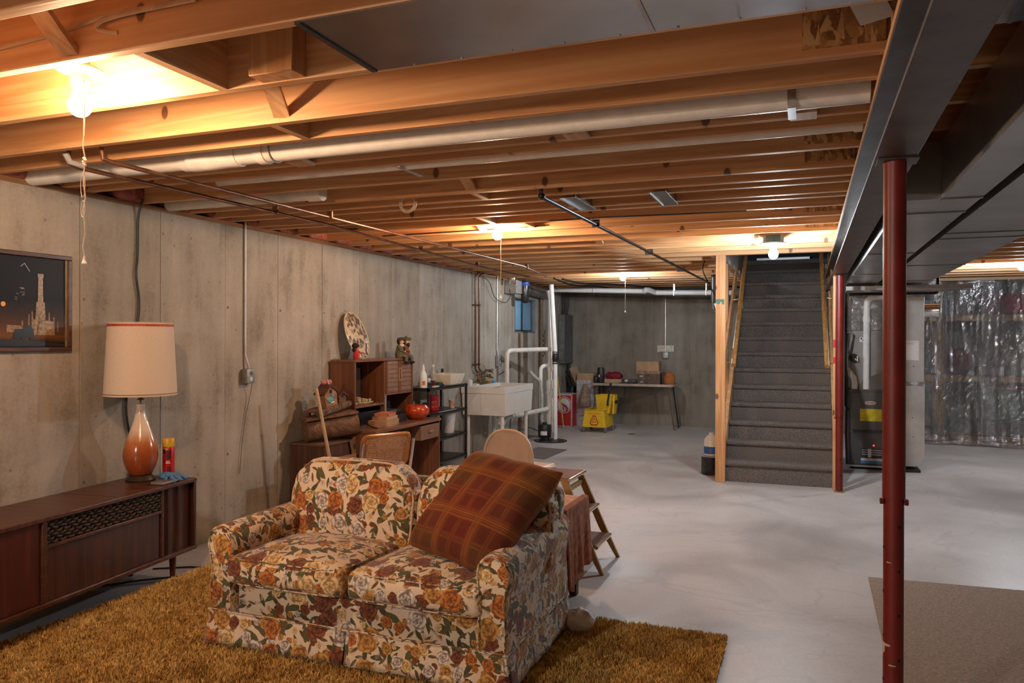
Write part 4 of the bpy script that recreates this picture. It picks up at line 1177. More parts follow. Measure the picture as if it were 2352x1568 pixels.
# seated gnome pair: two figurines, legs hanging over the front edge
def gnome(y, label, coat, hatm, beard, hat_brim):
    x = hx1 - 0.035; z = hz
    t = thing('gnome_figurine', label, 'figurine', (x, y, z), 0, 'seated gnome figurines')
    f = Vector((cos(radians(25)), sin(radians(25)), 0)); sd = Vector((-f.y, f.x, 0)); c = Vector((x, y, z))
    tors = MB()
    tors.tube([c + Vector((0, 0, 0.0)), c + Vector((0, 0, 0.03)), c + f * 0.004 + Vector((0, 0, 0.08)), c + f * 0.006 + Vector((0, 0, 0.125)), c + f * 0.008 + Vector((0, 0, 0.14))], [0.038, 0.046, 0.040, 0.030, 0.016], 12)
    build('torso', tors, coat, t, smooth=70)
    for s in (-1, 1):
        h = c + sd * s * 0.022 + Vector((0, 0, 0.016))
        lg = MB().tube([h, h + f * 0.045 + Vector((0, 0, 0.012)), h + f * 0.072 + Vector((0, 0, -0.01)), h + f * 0.072 + Vector((0, 0, -0.05))], [0.02, 0.019, 0.017, 0.013], 8)
        build('leg', lg, plain('grey_green_trousers', (0.13, 0.115, 0.085), 0.85), t, smooth=70)
        build('shoe', MB().sph(h + f * 0.08 + Vector((0, 0, -0.062)), 0.017, (1.5, 1.0, 0.8), rot=(0, 0, radians(25))), HAIRB, t)
        sh = c + sd * s * 0.034 + Vector((0, 0, 0.115))
        build('arm', MB().tube([sh, sh + f * 0.015 + sd * s * 0.008 + Vector((0, 0, -0.04)), sh + f * 0.05 - sd * s * 0.012 + Vector((0, 0, -0.05))], [0.015, 0.013, 0.010], 8), coat, t, smooth=70)
        build('hand', MB().sph(sh + f * 0.058 - sd * s * 0.014 + Vector((0, 0, -0.05)), 0.011, n=8, m=6), SKIN, t)
    hd = c + f * 0.014 + Vector((0, 0, 0.165))
    build('head', MB().sph(hd, 0.030, (1, 1, 1.1)).sph(hd + f * 0.030 + Vector((0, 0, -0.003)), 0.008, n=8, m=6).sph(hd + sd * 0.03, 0.007, n=8, m=6).sph(hd - sd * 0.03, 0.007, n=8, m=6), SKIN, t)
    if beard: build('beard', MB().sph(hd + f * 0.014 + Vector((0, 0, -0.032)), 0.026, (0.9, 1.0, 1.2)), HAIRB, t)
    else: build('collar', MB().sph(hd + f * 0.010 + Vector((0, 0, -0.038)), 0.028, (1.0, 1.1, 0.6)), CREAM, t)
    build('hair', MB().sph(hd - f * 0.012 + Vector((0, 0, 0.002)), 0.031, (0.9, 1.0, 1.15)), HAIRB, t)
    hm = MB().sph(hd - f * 0.006 + Vector((0, 0, 0.018)), 0.033, (1, 1, 0.8))
    hm.tube([hd + f * 0.01 + Vector((0, 0, 0.024)), hd + f * 0.042 + Vector((0, 0, 0.030)), hd + f * 0.05 + Vector((0, 0, 0.038))], [0.022, 0.016, 0.008], 8)
    if hat_brim: hm.tube([hd + Vector((0, 0, 0.03)), hd - f * 0.004 + Vector((0, 0, 0.06))], [0.024, 0.006], 8)
    build('hat', hm, hatm, t, smooth=70)
OLIVE = plain('olive_coat', (0.12, 0.11, 0.045), 0.8, 0, 0.25, 60); OL2 = plain('olive_hat', (0.11, 0.10, 0.03), 0.8)
gnome(6.905, 'seated gnome figurine with a dark cap, left of the pair on the hutch', OLIVE, plain('dark_cap', (0.05, 0.045, 0.025), 0.8), False, False)
gnome(7.02, 'seated bearded gnome figurine in an olive hat, right of the pair on the hutch', plain('brown_jacket', (0.20, 0.07, 0.03), 0.8), OL2, True, True)
# cream owl row on the hutch shelf
ow = thing('owl_ornament', 'pale carved owls on a branch, on the left hutch shelf', 'ornament', (-3.95, 6.26, 0.886))
OWL = plain('pale_resin', (0.55, 0.42, 0.26), 0.6, 0, 0.3, 50)
build('branch', MB().tube([(-3.94, 6.10, 0.895), (-3.95, 6.25, 0.899), (-3.93, 6.40, 0.895), (-3.93, 6.47, 0.90)], [0.009, 0.012, 0.011, 0.006], 8), OWL, ow)
for y, h, r in ((6.135, 0.085, 0.030), (6.225, 0.062, 0.026), (6.30, 0.045, 0.022), (6.36, 0.036, 0.02), (6.42, 0.034, 0.018)):
    build('owl', MB().lathe([(r * 0.6, 0.898), (r, 0.905 + h * 0.2), (r * 0.95, 0.90 + h * 0.6), (r * 0.8, 0.90 + h * 0.8), (r * 0.55, 0.90 + h * 0.95), (0.002, 0.90 + h)], (-3.94, y, 0), 12)
          .sph((-3.94 + r * 0.7, y - r * 0.35, 0.90 + h * 0.78), r * 0.28, n=8, m=6).sph((-3.94 + r * 0.7, y + r * 0.35, 0.90 + h * 0.78), r * 0.28, n=8, m=6), OWL, ow, smooth=60)
# desk clutter
def box_thing(name, label, cat, c, h, rz, m, parts=None, group=None, bev=0.002):
    t = thing(name, label, cat, c, rz, group)
    build('body', MB().box(-h[0], h[0], -h[1], h[1], 0, h[2]), m, t, local=True, bevel=bev)
    return t
TAN = plain('tan_box', (0.42, 0.24, 0.13), 0.7, 0, 0.1, 12); SALM = plain('salmon_box', (0.60, 0.19, 0.10), 0.6)
b1 = box_thing('flat_box', 'tan flat box, lowest of the stack on the desk', 'box', (-3.69, 6.27, dz), (0.09, 0.155, 0.058), radians(8), TAN)
build('lid', MB().box(-0.0905, 0.0905, -0.1555, 0.1555, 0.045, 0.0585), TAN, b1, local=True)
b2 = box_thing('flat_box', 'smaller tan box in the middle of the stack on the desk', 'box', (-3.70, 6.31, dz + 0.0585), (0.075, 0.115, 0.032), radians(4), plain('pale_tan_box', (0.48, 0.29, 0.17), 0.7))
b3 = thing('book', 'salmon pink book lying tilted on top of the tan boxes', 'book', (-3.70, 6.31, dz + 0.0915), radians(12))
build('cover', MB().box(-0.07, 0.07, -0.11, 0.11, 0, 0.004).box(-0.07, 0.07, -0.11, 0.11, 0.024, 0.028).box(0.066, 0.07, -0.11, 0.11, 0, 0.028), SALM, b3, local=True)
build('pages', MB().box(-0.066, 0.066, -0.106, 0.106, 0.004, 0.024), SALM, b3, local=True)
bowl_c = Vector((-3.70, 6.935, dz))
bw = thing('bowl', 'glossy red-orange ceramic bowl on the right end of the desk', 'bowl', bowl_c)
g = NG('red_orange_glaze', 0.25); f = g.noise(g.obj(), 25, 4, 0.7)
g.set(Base_Color=g.ramp(f, [(0.35, (0.30, 0.028, 0.010)), (0.6, (0.56, 0.075, 0.018)), (0.75, (0.66, 0.16, 0.04))]))
build('wall', MB().lathe([(0.055, dz), (0.085, dz + 0.012), (0.118, dz + 0.05), (0.128, dz + 0.085), (0.122, dz + 0.115), (0.104, dz + 0.135), (0.100, dz + 0.142), (0.094, dz + 0.140), (0.094, dz + 0.132), (0.108, dz + 0.10), (0.10, dz + 0.05), (0.05, dz + 0.02), (0.001, dz + 0.018)], (bowl_c.x, bowl_c.y, 0), 36), g.m, bw, smooth=60)
# electronics in the right cubby and cables
el = thing('disc_player', 'black flat electronics box in the right hutch cubby', 'electronics', (-3.97, 6.82, dz))
build('body', MB().box(-4.10, -3.85, 6.60, 7.02, dz, dz + 0.075), BLACK, el, bevel=0.003)
build('front_trim', MB().box(-3.852, -3.846, 6.62, 7.0, dz + 0.02, dz + 0.03), GREY, el)
box_thing('paper_stack', 'stack of dark magazines on the black electronics box', 'magazines', (-3.97, 6.80, dz + 0.0755), (0.10, 0.13, 0.022), 0.1, plain('dark_magazine', (0.10, 0.095, 0.09), 0.5, 0, 0.4, 30))
box_thing('radio', 'small black radio on the desk, left of the red bowl', 'radio', (-3.76, 6.63, dz), (0.055, 0.10, 0.075), 0.0, BLACK)
cb = MB().tube([(-3.98, 6.10, dz + 0.01), (-3.88, 6.18, dz + 0.06), (-3.80, 6.12, dz + 0.035), (-3.70, 6.08, dz + 0.008), (-3.62, 6.03, dz + 0.006)], 0.006, 6)
build('power_cord', cb, BLACK, None, label='black power cord looping over the desk top by the hutch', cat='cord')
box_thing('amplifier', 'long black stereo unit in the low left opening of the hutch', 'stereo', (-3.99, 6.33, dz), (0.10, 0.20, 0.12), 0, BLACK)
tw = MB().tube([(-3.80, 6.42, dz), (-3.80, 6.42, dz + 0.10), (-3.81, 6.40, dz + 0.25)], [0.006, 0.005, 0.003], 6).tube([(-3.80, 6.42, dz + 0.18), (-3.79, 6.46, dz + 0.25)], 0.003, 5)
build('twig', tw, plain('dark_twig2', (0.08, 0.045, 0.025), 0.7), None, label='thin dark twig standing up behind the tan boxes', cat='twig')

# left of the desk: crate, half-barrel letter box, plank with birdhouses, leaning stick
OLDW = wood('old_brown_wood', (0.23, 0.115, 0.055), (0.11, 0.05, 0.025), 'y', 22, 0.7, False, 0.08)
CRT = wood('dark_crate_wood', (0.12, 0.045, 0.02), (0.06, 0.022, 0.011), 'z', 22, 0.6, False, 0.08)
crt = thing('wooden_chest', 'dark wooden chest at the left end of the desk', 'chest', (-3.93, 5.64, 0))
build('body', MB().box(-4.11, -3.76, 5.43, 5.845, 0.02, 0.60), CRT, crt, bevel=0.004)
build('lid', MB().box(-4.115, -3.75, 5.425, 5.85, 0.60, 0.622), OLDW, crt, bevel=0.004)
for y in (5.46, 5.815):
    build('foot', MB().box(-4.10, -3.77, y - 0.02, y + 0.02, 0, 0.02), CRT, crt)
bl = thing('barrel_letter_box', 'brown half-barrel letter box with a pale end, left of the cane chair', 'letter box', (-3.80, 5.70, 0.622))
am = radians(6)
bm = Matrix.Translation((-3.85, 5.64, 0.747)) @ Euler((am, 0, radians(-36))).to_matrix().to_4x4()
pf = [(0.10 * cos(radians(a)), 0.10 * sin(radians(a))) for a in range(0, 361, 15)][:-1]
mb = MB().prism(pf, 'y', -0.22, 0.23); mb.v = [bm @ Vector(p) for p in mb.v]
build('drum', mb, OLDW, bl)
mb = MB().prism([(p[0] * 0.92, p[1] * 0.92) for p in pf], 'y', 0.231, 0.234); mb.v = [bm @ Vector(p) for p in mb.v]
build('pale_end', mb, plain('pale_wood_end', (0.55, 0.42, 0.32), 0.6), bl, label='pale end board')
mb = MB().box(-0.105, 0.105, -0.23, 0.23, 0.085, 0.108); mb.v = [bm @ Vector(p) for p in mb.v]
build('flap', mb, OLDW, bl, bevel=0.003)
plk = thing('log_shelf', 'rough bark-edged log shelf above the half-barrel letter box', 'shelf', (-3.85, 5.7, 0.872))
lm = MB().tube([(-3.82, 5.44, 0.872), (-3.82, 5.55, 0.888), (-3.83, 5.75, 0.905), (-3.84, 5.92, 0.925)], [0.03, 0.036, 0.032, 0.028], 10)
build('log', lm, plain('bark', (0.17, 0.10, 0.055), 0.9, 0, 0.4, 35, 0.8), plk)
build('shelf_board', MB().obox((-3.92, 5.70, 0.905), (0.09, 0.22, 0.009), (radians(6), 0, 0)), OLDW, plk)
for y, z in ((5.52, 0.845), (5.88, 0.86)):
    build('bracket', MB().box(-3.99, -3.97, y - 0.015, y + 0.015, 0.84, 0.89 + (y - 5.52) * 0.1), OLDW, plk)
def birdhouse(c, w, h, d, tilt, rz, label, face, roofm, hole, extra=None):
    t = thing('birdhouse', label, 'birdhouse', c, 0)
    M = Matrix.Translation(c) @ Euler((tilt, 0, rz)).to_matrix().to_4x4()
    def T(mb): mb.v = [M @ Vector(p) for p in mb.v]; return mb
    poly = [(-w/2, 0), (w/2, 0), (w/2, h * 0.7), (0, h), (-w/2, h * 0.7)]
    mb = MB(); mb.prism(poly, 'x', 0, d)
    build('body', T(mb), face, t)
    for s in (-1, 1):
        mb = MB().bar((d / 2, 0, h + 0.008), (d / 2, s * (w / 2 + 0.02), h * 0.7 - 0.008), d + 0.03, 0.008, (1, 0, 0))
        a = Vector((d/2, 0, h + 0.008)); b = Vector((d/2, s * (w/2 + 0.02), h * 0.7 - 0.008))
        mb = MB(); nrm = Vector((0, (a - b).z, -(a - b).y)); nrm = Vector((0, abs(a.z - b.z) * s, abs(a.y - b.y))).normalized() * 0.006
        vs = []
        for x in (-0.012, d + 0.014):
            for p in (a, b):
                vs += [Vector((x, p.y, p.z)) - nrm, Vector((x, p.y, p.z)) + nrm]
        mb.add(vs, [(0, 2, 3, 1), (4, 5, 7, 6), (0, 1, 5, 4), (2, 6, 7, 3), (0, 4, 6, 2), (1, 3, 7, 5)])
        build('roof', T(mb), roofm, t)
    build('hole', T(MB().lathe([(0.016, d), (0.016, d + 0.0012)], (0, 0, h * 0.74), 14, 'x')), DARKGAP, t)
    if extra:
        em = MB()
        em.sph((d + 0.004, -0.01, h * 0.36), 0.034, (0.18, 1.0, 0.8)); em.sph((d + 0.004, 0.018, h * 0.53), 0.018, (0.25, 1, 1)); em.sph((d + 0.004, -0.042, h * 0.42), 0.016, (0.2, 1, 0.7))
        build('painted_bird', T(em), plain('turquoise_paint', (0.12, 0.36, 0.38), 0.6), t, label='turquoise bird')
        build('perch', T(MB().sph((d + 0.004, 0.005, h * 0.22), 0.02, (0.2, 1.3, 0.35))), WHITE, t)
    return t
FACE = plain('worn_wood_face', (0.33, 0.155, 0.075), 0.75, 0, 0.25, 20); ROOFM = plain('dark_roof', (0.10, 0.035, 0.018), 0.7)
birdhouse((-3.93, 5.66, 0.915), 0.14, 0.185, 0.10, radians(8), radians(-10), 'wooden birdhouse with a turquoise bird, left of the hutch', FACE, ROOFM, None, True)
bow = thing('ribbon_bow', 'pink ribbon bow on top of the birdhouse', 'bow', (-3.90, 5.65, 1.115))
PB = plain('dusty_pink', (0.42, 0.14, 0.12), 0.7)
build('loops', MB().sph((-3.895, 5.61, 1.13), 0.034, (0.5, 1.1, 0.75)).sph((-3.895, 5.69, 1.125), 0.034, (0.5, 1.1, 0.75)).sph((-3.89, 5.65, 1.122), 0.014), PB, bow)
build('tail', MB().tube([(-3.885, 5.65, 1.15), (-3.878, 5.655, 1.125), (-3.872, 5.66, 1.105)], 0.004, 5), WHITE, bow)
birdhouse((-3.915, 5.855, 0.928), 0.085, 0.10, 0.06, radians(4), radians(-12), 'small brown birdhouse beside the larger one, next to the hutch side', OLDW, ROOFM, None)
sgn = thing('painted_plaque', 'narrow plank with round green motifs hanging below the letter box', 'plaque', (-3.74, 5.87, 0.50))
build('board', MB().obox((-3.742, 5.855, 0.53), (0.006, 0.045, 0.10), (radians(18), 0, 0)), plain('tan_plank', (0.30, 0.18, 0.10), 0.7, 0, 0.2, 14), sgn)
build('motif', MB().lathe([(0.026, -3.7355), (0.026, -3.734)], (0, 5.85, 0.555), 14, 'x'), plain('dark_green_paint', (0.05, 0.09, 0.06), 0.6), sgn)
build('motif', MB().lathe([(0.02, -3.7355), (0.02, -3.734)], (0, 5.872, 0.475), 14, 'x'), plain('dark_green_paint2', (0.05, 0.07, 0.05), 0.6), sgn)
lb_ = build('loose_board', MB().obox((-3.70, 5.47, 0.262), (0.012, 0.33, 0.24), (radians(0), radians(-6), radians(-4))), wood('tan_board', (0.34, 0.19, 0.095), (0.24, 0.12, 0.055), 'y', 20, 0.6, False, 0.06), None, label='light brown loose board standing behind the cane chair', cat='board')
stick = build('wooden_stick', MB().tube([(-3.615, 5.46, 0.0), (-3.735, 5.275, 1.10)], 0.0135, 10), wood('pale_handle', (0.66, 0.47, 0.30), (0.52, 0.35, 0.20), 'z', 26, 0.5, False, 0.05), None, label='pale wooden stick leaning upright left of the desk, beside the birdhouse', cat='stick')

# ------------------------------------------------------------------ cane chair
WCANE = wood('honey_bentwood', (0.56, 0.23, 0.075), (0.42, 0.15, 0.045), 'x', 20, 0.3, False, 0.05, strength=0.04)
CANE = plain('woven_cane', (0.62, 0.32, 0.15), 0.55, 0, 0.15, 50)
ch = thing('cane_chair', 'chrome tube chair with a cane back in honey wood, facing the desk', 'chair', (-3.06, 5.22, 0), radians(62.0))
# local: x along the back (left to right seen from behind), y towards the seat front, back at y=0
tl = radians(-14)
bmx = Matrix.Translation((0, 0, 0.645)) @ Euler((radians(11), 0, 0)).to_matrix().to_4x4()
W2, H2 = 0.222, 0.138
def rr_loop(w, h, r, n=6):
    pts = []
    for cx_, cy_, a0 in ((w - r, h - r, 0), (-w + r, h - r, 90), (-w + r, -h + r, 180), (w - r, -h + r, 270)):
        for i in range(n + 1):
            a = radians(a0 + 90 * i / n); pts.append((cx_ + r * cos(a), cy_ + r * sin(a)))
    return pts
def bow_y(x): return -0.028 * (1 - (x / W2) ** 2)
fr = MB(); loop = rr_loop(W2 - 0.016, H2 - 0.016, 0.04)
fr.tube([bmx @ Vector((p[0], bow_y(p[0]), p[1])) for p in loop], 0.0165, 8, closed=True)
bf = build('back_frame', fr, WCANE, ch, local=True)
cn = MB(); nx, nz = 30, 17
for i in range(nx + 1):
    x = -W2 + 0.02 + (2 * W2 - 0.04) * i / nx
    cn.bar(bmx @ Vector((x, bow_y(x) - 0.001, -H2 + 0.018)), bmx @ Vector((x, bow_y(x) - 0.001, H2 - 0.018)), 0.0068, 0.0015, (0, 1, 0))
for j in range(nz + 1):
    z = -H2 + 0.02 + (2 * H2 - 0.04) * j / nz
    pts = [bmx @ Vector((x, bow_y(x), z)) for x in np.linspace(-W2 + 0.018, W2 - 0.018, 7)]
    for a, b in zip(pts, pts[1:]): cn.bar(a, b, 0.0015, 0.0072, (0, 0, 1))
build('cane_webbing', cn, CANE, bf, local=True, kind='stuff', smooth=0)
sm = MB(); sl = rr_loop(0.22, 0.21, 0.05)
sm.tube([Vector((p[0], 0.24 + p[1], 0.445)) for p in sl], 0.018, 8, closed=True)
sf = build('seat_frame', sm, WCANE, ch, local=True)
build('seat_webbing', MB().prism([(p[0] * 0.97, 0.24 + p[1] * 0.97) for p in sl], 'z', 0.443, 0.448), CANE, sf, local=True)
for s in (-1, 1):
    pts = [(s * 0.228, -0.052, 0.78 - 0.06), (s * 0.228, -0.03, 0.62), (s * 0.225, 0.0, 0.47), (s * 0.225, 0.03, 0.43), (s * 0.225, 0.42, 0.425), (s * 0.225, 0.455, 0.40), (s * 0.225, 0.46, 0.06), (s * 0.225, 0.44, 0.018), (s * 0.225, 0.40, 0.0125), (s * 0.225, -0.02, 0.0125)]
    build('chrome_tube', MB().tube(pts, 0.0125, 10), CHROME, ch, local=True)
build('cross_tube', MB().tube([(-0.225, -0.02, 0.0125), (0.225, -0.02, 0.0125)], 0.0125, 10), CHROME, ch, local=True)

# ------------------------------------------------------------------ beige folding chair
BEI = plain('beige_enamel', (0.64, 0.47, 0.34), 0.35, 0, 0.05, 8)
fc = thing('folding_chair', 'beige metal folding chair with a rounded back behind the loveseat', 'chair', (-2.27, 5.86, 0), radians(-8))
fw = 0.225
fb = Matrix.Translation((0, 0, 0.60)) @ Euler((radians(-8), 0, 0)).to_matrix().to_4x4()
tub = [(-fw, 0.10, 0.0125), (-fw, 0.05, 0.40)]
arch = []
for i in range(17):
    a = pi - pi * i / 16
    arch.append((fw * (abs(cos(a)) ** 0.82) * (1 if cos(a) > 0 else -1), 0.0 - 0.03, 0.515 + 0.25 * (sin(a) ** 0.85)))
tub = [(-fw, 0.20, 0.0125), (-fw, 0.07, 0.36)] + arch + [(fw, 0.07, 0.36), (fw, 0.20, 0.0125)]
build('back_leg_frame', MB().tube(tub, 0.012, 10), BEI, fc, local=True)
def fbp(u, v, off=0.0):
    # panel inside the arch
    x = (u * 2 - 1)
    top = 0.515 + 0.245 * (max(0.0, 1 - abs(x) ** 2.3)) ** 0.5
    z = 0.45 + (top - 0.45) * v
    r = max(abs(x), abs(v * 2 - 1))
    dish = 0.012 * max(0, min(1, (0.86 - r) / 0.05)) 
    return (x * (fw - 0.004), -0.028 - off + dish * 0.9 + 0.018 * (1 - x * x), z)
mb = MB().grid(lambda u, v: fbp(u, v), 40, 24)
bp = build('back_panel', mb, BEI, fc, local=True, smooth=60)
m_ = bp.modifiers.new('thick', 'SOLIDIFY'); m_.thickness = 0.003
build('seat', MB().rbox((0.205, 0.20, 0.014), 0.012, 6, 2, Matrix.Translation((0, 0.23, 0.435))), BEI, fc, local=True)
for s in (-1, 1):
    build('front_leg', MB().tube([(s * 0.205, 0.03, 0.46), (s * 0.205, 0.42, 0.42), (s * 0.205, 0.45, 0.38), (s * 0.205, -0.08, 0.0125)], 0.011, 8), BEI, fc, local=True)
build('cross_bar', MB().tube([(-0.205, 0.05, 0.12), (0.205, 0.05, 0.12)], 0.008, 8), BEI, fc, local=True)

# ------------------------------------------------------------------ step stool
SW = wood('amber_stool_wood', (0.46, 0.27, 0.09), (0.33, 0.18, 0.055), 'z', 24, 0.4, False, 0.06, strength=0.04)
TRD = plain('brown_rubber_tread', (0.17, 0.06, 0.035), 0.6, 0, 0.15, 60)
ss = thing('step_stool', 'wooden three-step stool with chrome-edged treads behind the loveseat', 'step stool', (-1.5, 5.0, 0))
ya, yb = 4.835, 5.185
def fx(z): return -1.215 - 0.43 * z
for y, sy in ((ya, -1), (yb, 1)):
    mb = MB(); y_ = lambda z: y + sy * 0.045 * (1 - z / 0.59)
    vs = []
    for z, w in ((0.0, 0.024), (0.2, 0.05), (0.575, 0.05)):
        for dxx, dyy in ((-w, -0.011), (0, -0.011), (0, 0.011), (-w, 0.011)):
            vs.append((fx(z) + dxx + (0.006 if z == 0 else 0), y_(z) + dyy, z))
    mb.add(vs, [(3, 2, 1, 0), (8, 9, 10, 11)] + [(k*4+i, k*4+(i+1) % 4, k*4+4+(i+1) % 4, k*4+4+i) for k in (0, 1) for i in range(4)])
    build('front_leg', mb, SW, ss)
    mb = MB().bar((-1.62, y, 0.56), (-1.92, y + sy * 0.03, 0.004), 0.022, 0.042, (0, 1, 0))
    build('rear_leg', mb, SW, ss, bevel=0.002)
    build('side_brace', MB().bar((fx(0.37) - 0.02, y, 0.345), (-1.73, y, 0.36), 0.01, 0.02, (0, 0, 1)), ALU, ss)
for z, d in ((0.172, 0.155), (0.372, 0.155), (0.595, 0.24)):
    xf_ = fx(z) + 0.02
    stp = build('step', MB().box(xf_ - d, xf_ - 0.004, ya - 0.008, yb + 0.008, z - 0.020, z - 0.004), SW, ss)
    build('tread', MB().box(xf_ - d + 0.004, xf_ - 0.006, ya - 0.004, yb + 0.004, z - 0.004, z), TRD, stp)
    build('chrome_edge', MB().tube([(xf_, ya - 0.012, z - 0.012), (xf_, yb + 0.012, z - 0.012)], 0.0125, 10), CHROME, stp)
build('rear_rail', MB().box(-1.83, -1.81, ya, yb, 0.36, 0.40), SW, ss)
build('top_rail', MB().box(fx(0.5) - 0.05, fx(0.5) - 0.03, ya, yb, 0.50, 0.53), SW, ss)

# ------------------------------------------------------------------ peach covered seat behind the loveseat
PEA = plain('peach_velour', (0.74, 0.40, 0.25), 0.9, 0, 0.14, 30, 0.4)
BRV = plain('brown_velour', (0.28, 0.075, 0.035), 0.9, 0, 0.3, 24, 0.4)
oc = thing('slipper_chair', 'low chair draped in peach velour between the loveseat and the step stool', 'chair', (-1.55, 4.2, 0))
build('body', MB().rbox((0.30, 0.215, 0.21), 0.02, 5, 2, Matrix.Translation((-1.545, 4.185, 0.29))), BRV, oc)
for x in (-1.80, -1.285):
    for y in (4.01, 4.37):
        build('leg', MB().box(x - 0.022, x + 0.022, y - 0.022, y + 0.022, 0, 0.09), CRT, oc)
def wp(P, q):
    P = Vector(P); P.z += 0.022 * (1 - q.x ** 2) * (1 - q.y ** 2) * (1 if q.z > 0 else 0); return P
build('cushion', MB().rbox((0.325, 0.235, 0.045), 0.035, 8, 3, Matrix.Translation((-1.545, 4.185, 0.532)), wp), PEA, oc, smooth=60)
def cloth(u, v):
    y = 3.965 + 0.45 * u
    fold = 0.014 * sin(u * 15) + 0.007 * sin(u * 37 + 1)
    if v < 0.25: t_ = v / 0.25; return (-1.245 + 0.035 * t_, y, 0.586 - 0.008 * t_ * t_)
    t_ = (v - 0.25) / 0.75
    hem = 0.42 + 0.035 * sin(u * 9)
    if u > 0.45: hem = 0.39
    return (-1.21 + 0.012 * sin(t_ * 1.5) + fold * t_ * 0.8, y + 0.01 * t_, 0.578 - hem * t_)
dr_ = build('draped_throw', MB().grid(cloth, 34, 24), plain('shaded_peach_throw', (0.42, 0.14, 0.07), 0.92, 0, 0.25, 26, 0.5), oc, smooth=70)  # same peach cloth, coloured darker for the shade on its hanging side
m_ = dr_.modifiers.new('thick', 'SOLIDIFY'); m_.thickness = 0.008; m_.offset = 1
# crumpled plastic bag by the loveseat
bg = MB().sph((-1.085, 3.80, 0.062), 0.072, (1.0, 0.85, 0.88), 28, 18)
bgo = build('plastic_bag', bg, plain('milky_plastic', (0.78, 0.70, 0.64), 0.3, 0, 0.08, 30), None, label='crumpled milky plastic bag on the rug by the right arm of the loveseat', cat='bag', smooth=25)
tx2 = bpy.data.textures.new('bagcrumple', 'VORONOI'); tx2.noise_scale = 0.035
gd = bgo.modifiers.new('crumple', 'DISPLACE'); gd.texture = tx2; gd.strength = 0.028; gd.texture_coords = 'LOCAL'
# ------------------------------------------------------------------ black metal shelf unit and what stands on it
sh = thing('metal_shelf', 'black metal shelf unit between the desk and the laundry sink', 'shelf', (-3.93, 7.85, 0))
s0, s1, t0, t1 = -4.11, -3.76, 7.32, 8.31
for x in (s0 + 0.012, s1 - 0.012):
    for y in (t0 + 0.012, t1 - 0.012):
        build('post', MB().box(x - 0.012, x + 0.012, y - 0.012, y + 0.012, 0, 0.985), BLACKM, sh)
SHZ = (0.16, 0.42, 0.70, 0.98)
for z in SHZ:
    b = build('shelf_board', MB().box(s0, s1, t0, t1, z - 0.006, z), BLACKM, sh)
    build('lip', MB().box(s1 - 0.002, s1, t0, t1, z - 0.032, z).box(s0, s0 + 0.002, t0, t1, z - 0.032, z).box(s0, s1, t0, t0 + 0.002, z - 0.032, z).box(s0, s1, t1 - 0.002, t1, z - 0.032, z), BLACKM, b)
def lathe_thing(name, label, cat, c, parts, group=None):
    t = thing(name, label, cat, c, 0, group)
    for nm, prof, m in parts:
        build(nm, MB().lathe([(r, c[2] + z) for r, z in prof], (c[0], c[1], 0), 20), m, t, smooth=50)
    return t
Z4 = SHZ[3]; Z3 = SHZ[2]; Z2 = SHZ[1]
sb = lathe_thing('spray_bottle', 'white plastic spray bottle with an orange label on the top shelf', 'bottle', (-3.87, 7.40, Z4),
            [('body', [(0.040, 0), (0.044, 0.01), (0.044, 0.11), (0.036, 0.15), (0.018, 0.185), (0.016, 0.20)], WHITE), ('cap', [(0.019, 0.198), (0.019, 0.215), (0.012, 0.225), (0.010, 0.25), (0.004, 0.252)], WHITE)])
lbm = MB(); decal(Vector((-3.87, 7.40, 0)), 0.0446, -75, -35, Z4 + 0.03, Z4 + 0.075, lbm)
build('label', lbm, plain('orange_label', (0.72, 0.14, 0.03), 0.5), sb)
lathe_thing('glass_bottle', 'clear bottle with a white cap standing at the back of the top shelf', 'bottle', (-4.02, 7.93, Z4),
            [('body', [(0.034, 0), (0.036, 0.01), (0.036, 0.10), (0.014, 0.17), (0.013, 0.21)], plain('bottle_glass', (0.55, 0.55, 0.52), 0.08)), ('cap', [(0.016, 0.205), (0.016, 0.235), (0.002, 0.237)], WHITE)])
tb = thing('plastic_tub', 'cream plastic dish tub on the right end of the top shelf', 'tub', (-3.92, 8.10, Z4))
def taper(c, w0, d0, w1, d1, h, t=0.006, lip=0.012):
    """open tapered tub: base (w0,d0), rim (w1,d1)"""
    x, y, z = c; vs = []
    for w, d, zz in ((w0, d0, z), (w1, d1, z + h), (w1 + lip, d1 + lip, z + h), (w1 + lip, d1 + lip, z + h - 0.014), (w1 + lip - 0.003, d1 + lip - 0.003, z + h - 0.014), (w1 - t, d1 - t, z + h - 0.002), (w0 - t, d0 - t, z + t)):
        vs += [(x - w, y - d, zz), (x + w, y - d, zz), (x + w, y + d, zz), (x - w, y + d, zz)]
    order = [0, 1, 3, 2, 5, 6]
    mb = MB(); fs = [(3, 2, 1, 0)]
    seq = [0, 4, 12, 8, 20, 24]
    seq = [0, 12, 8, 4, 20, 24] if lip > 0 else [0, 4, 20, 24]
    # wall up to lip underside, lip outside, lip top, inner wall, inner floor
    for a, b in zip(seq, seq[1:]):
        for i in range(4):
            j = (i + 1) % 4; fs.append((a + i, a + j, b + j, b + i))
    fs.append((24, 25, 26, 27))
    return mb.add(vs, fs)
build('body', taper((-3.92, 8.10, Z4), 0.105, 0.15, 0.125, 0.175, 0.125), CREAM, tb, bevel=0.004)
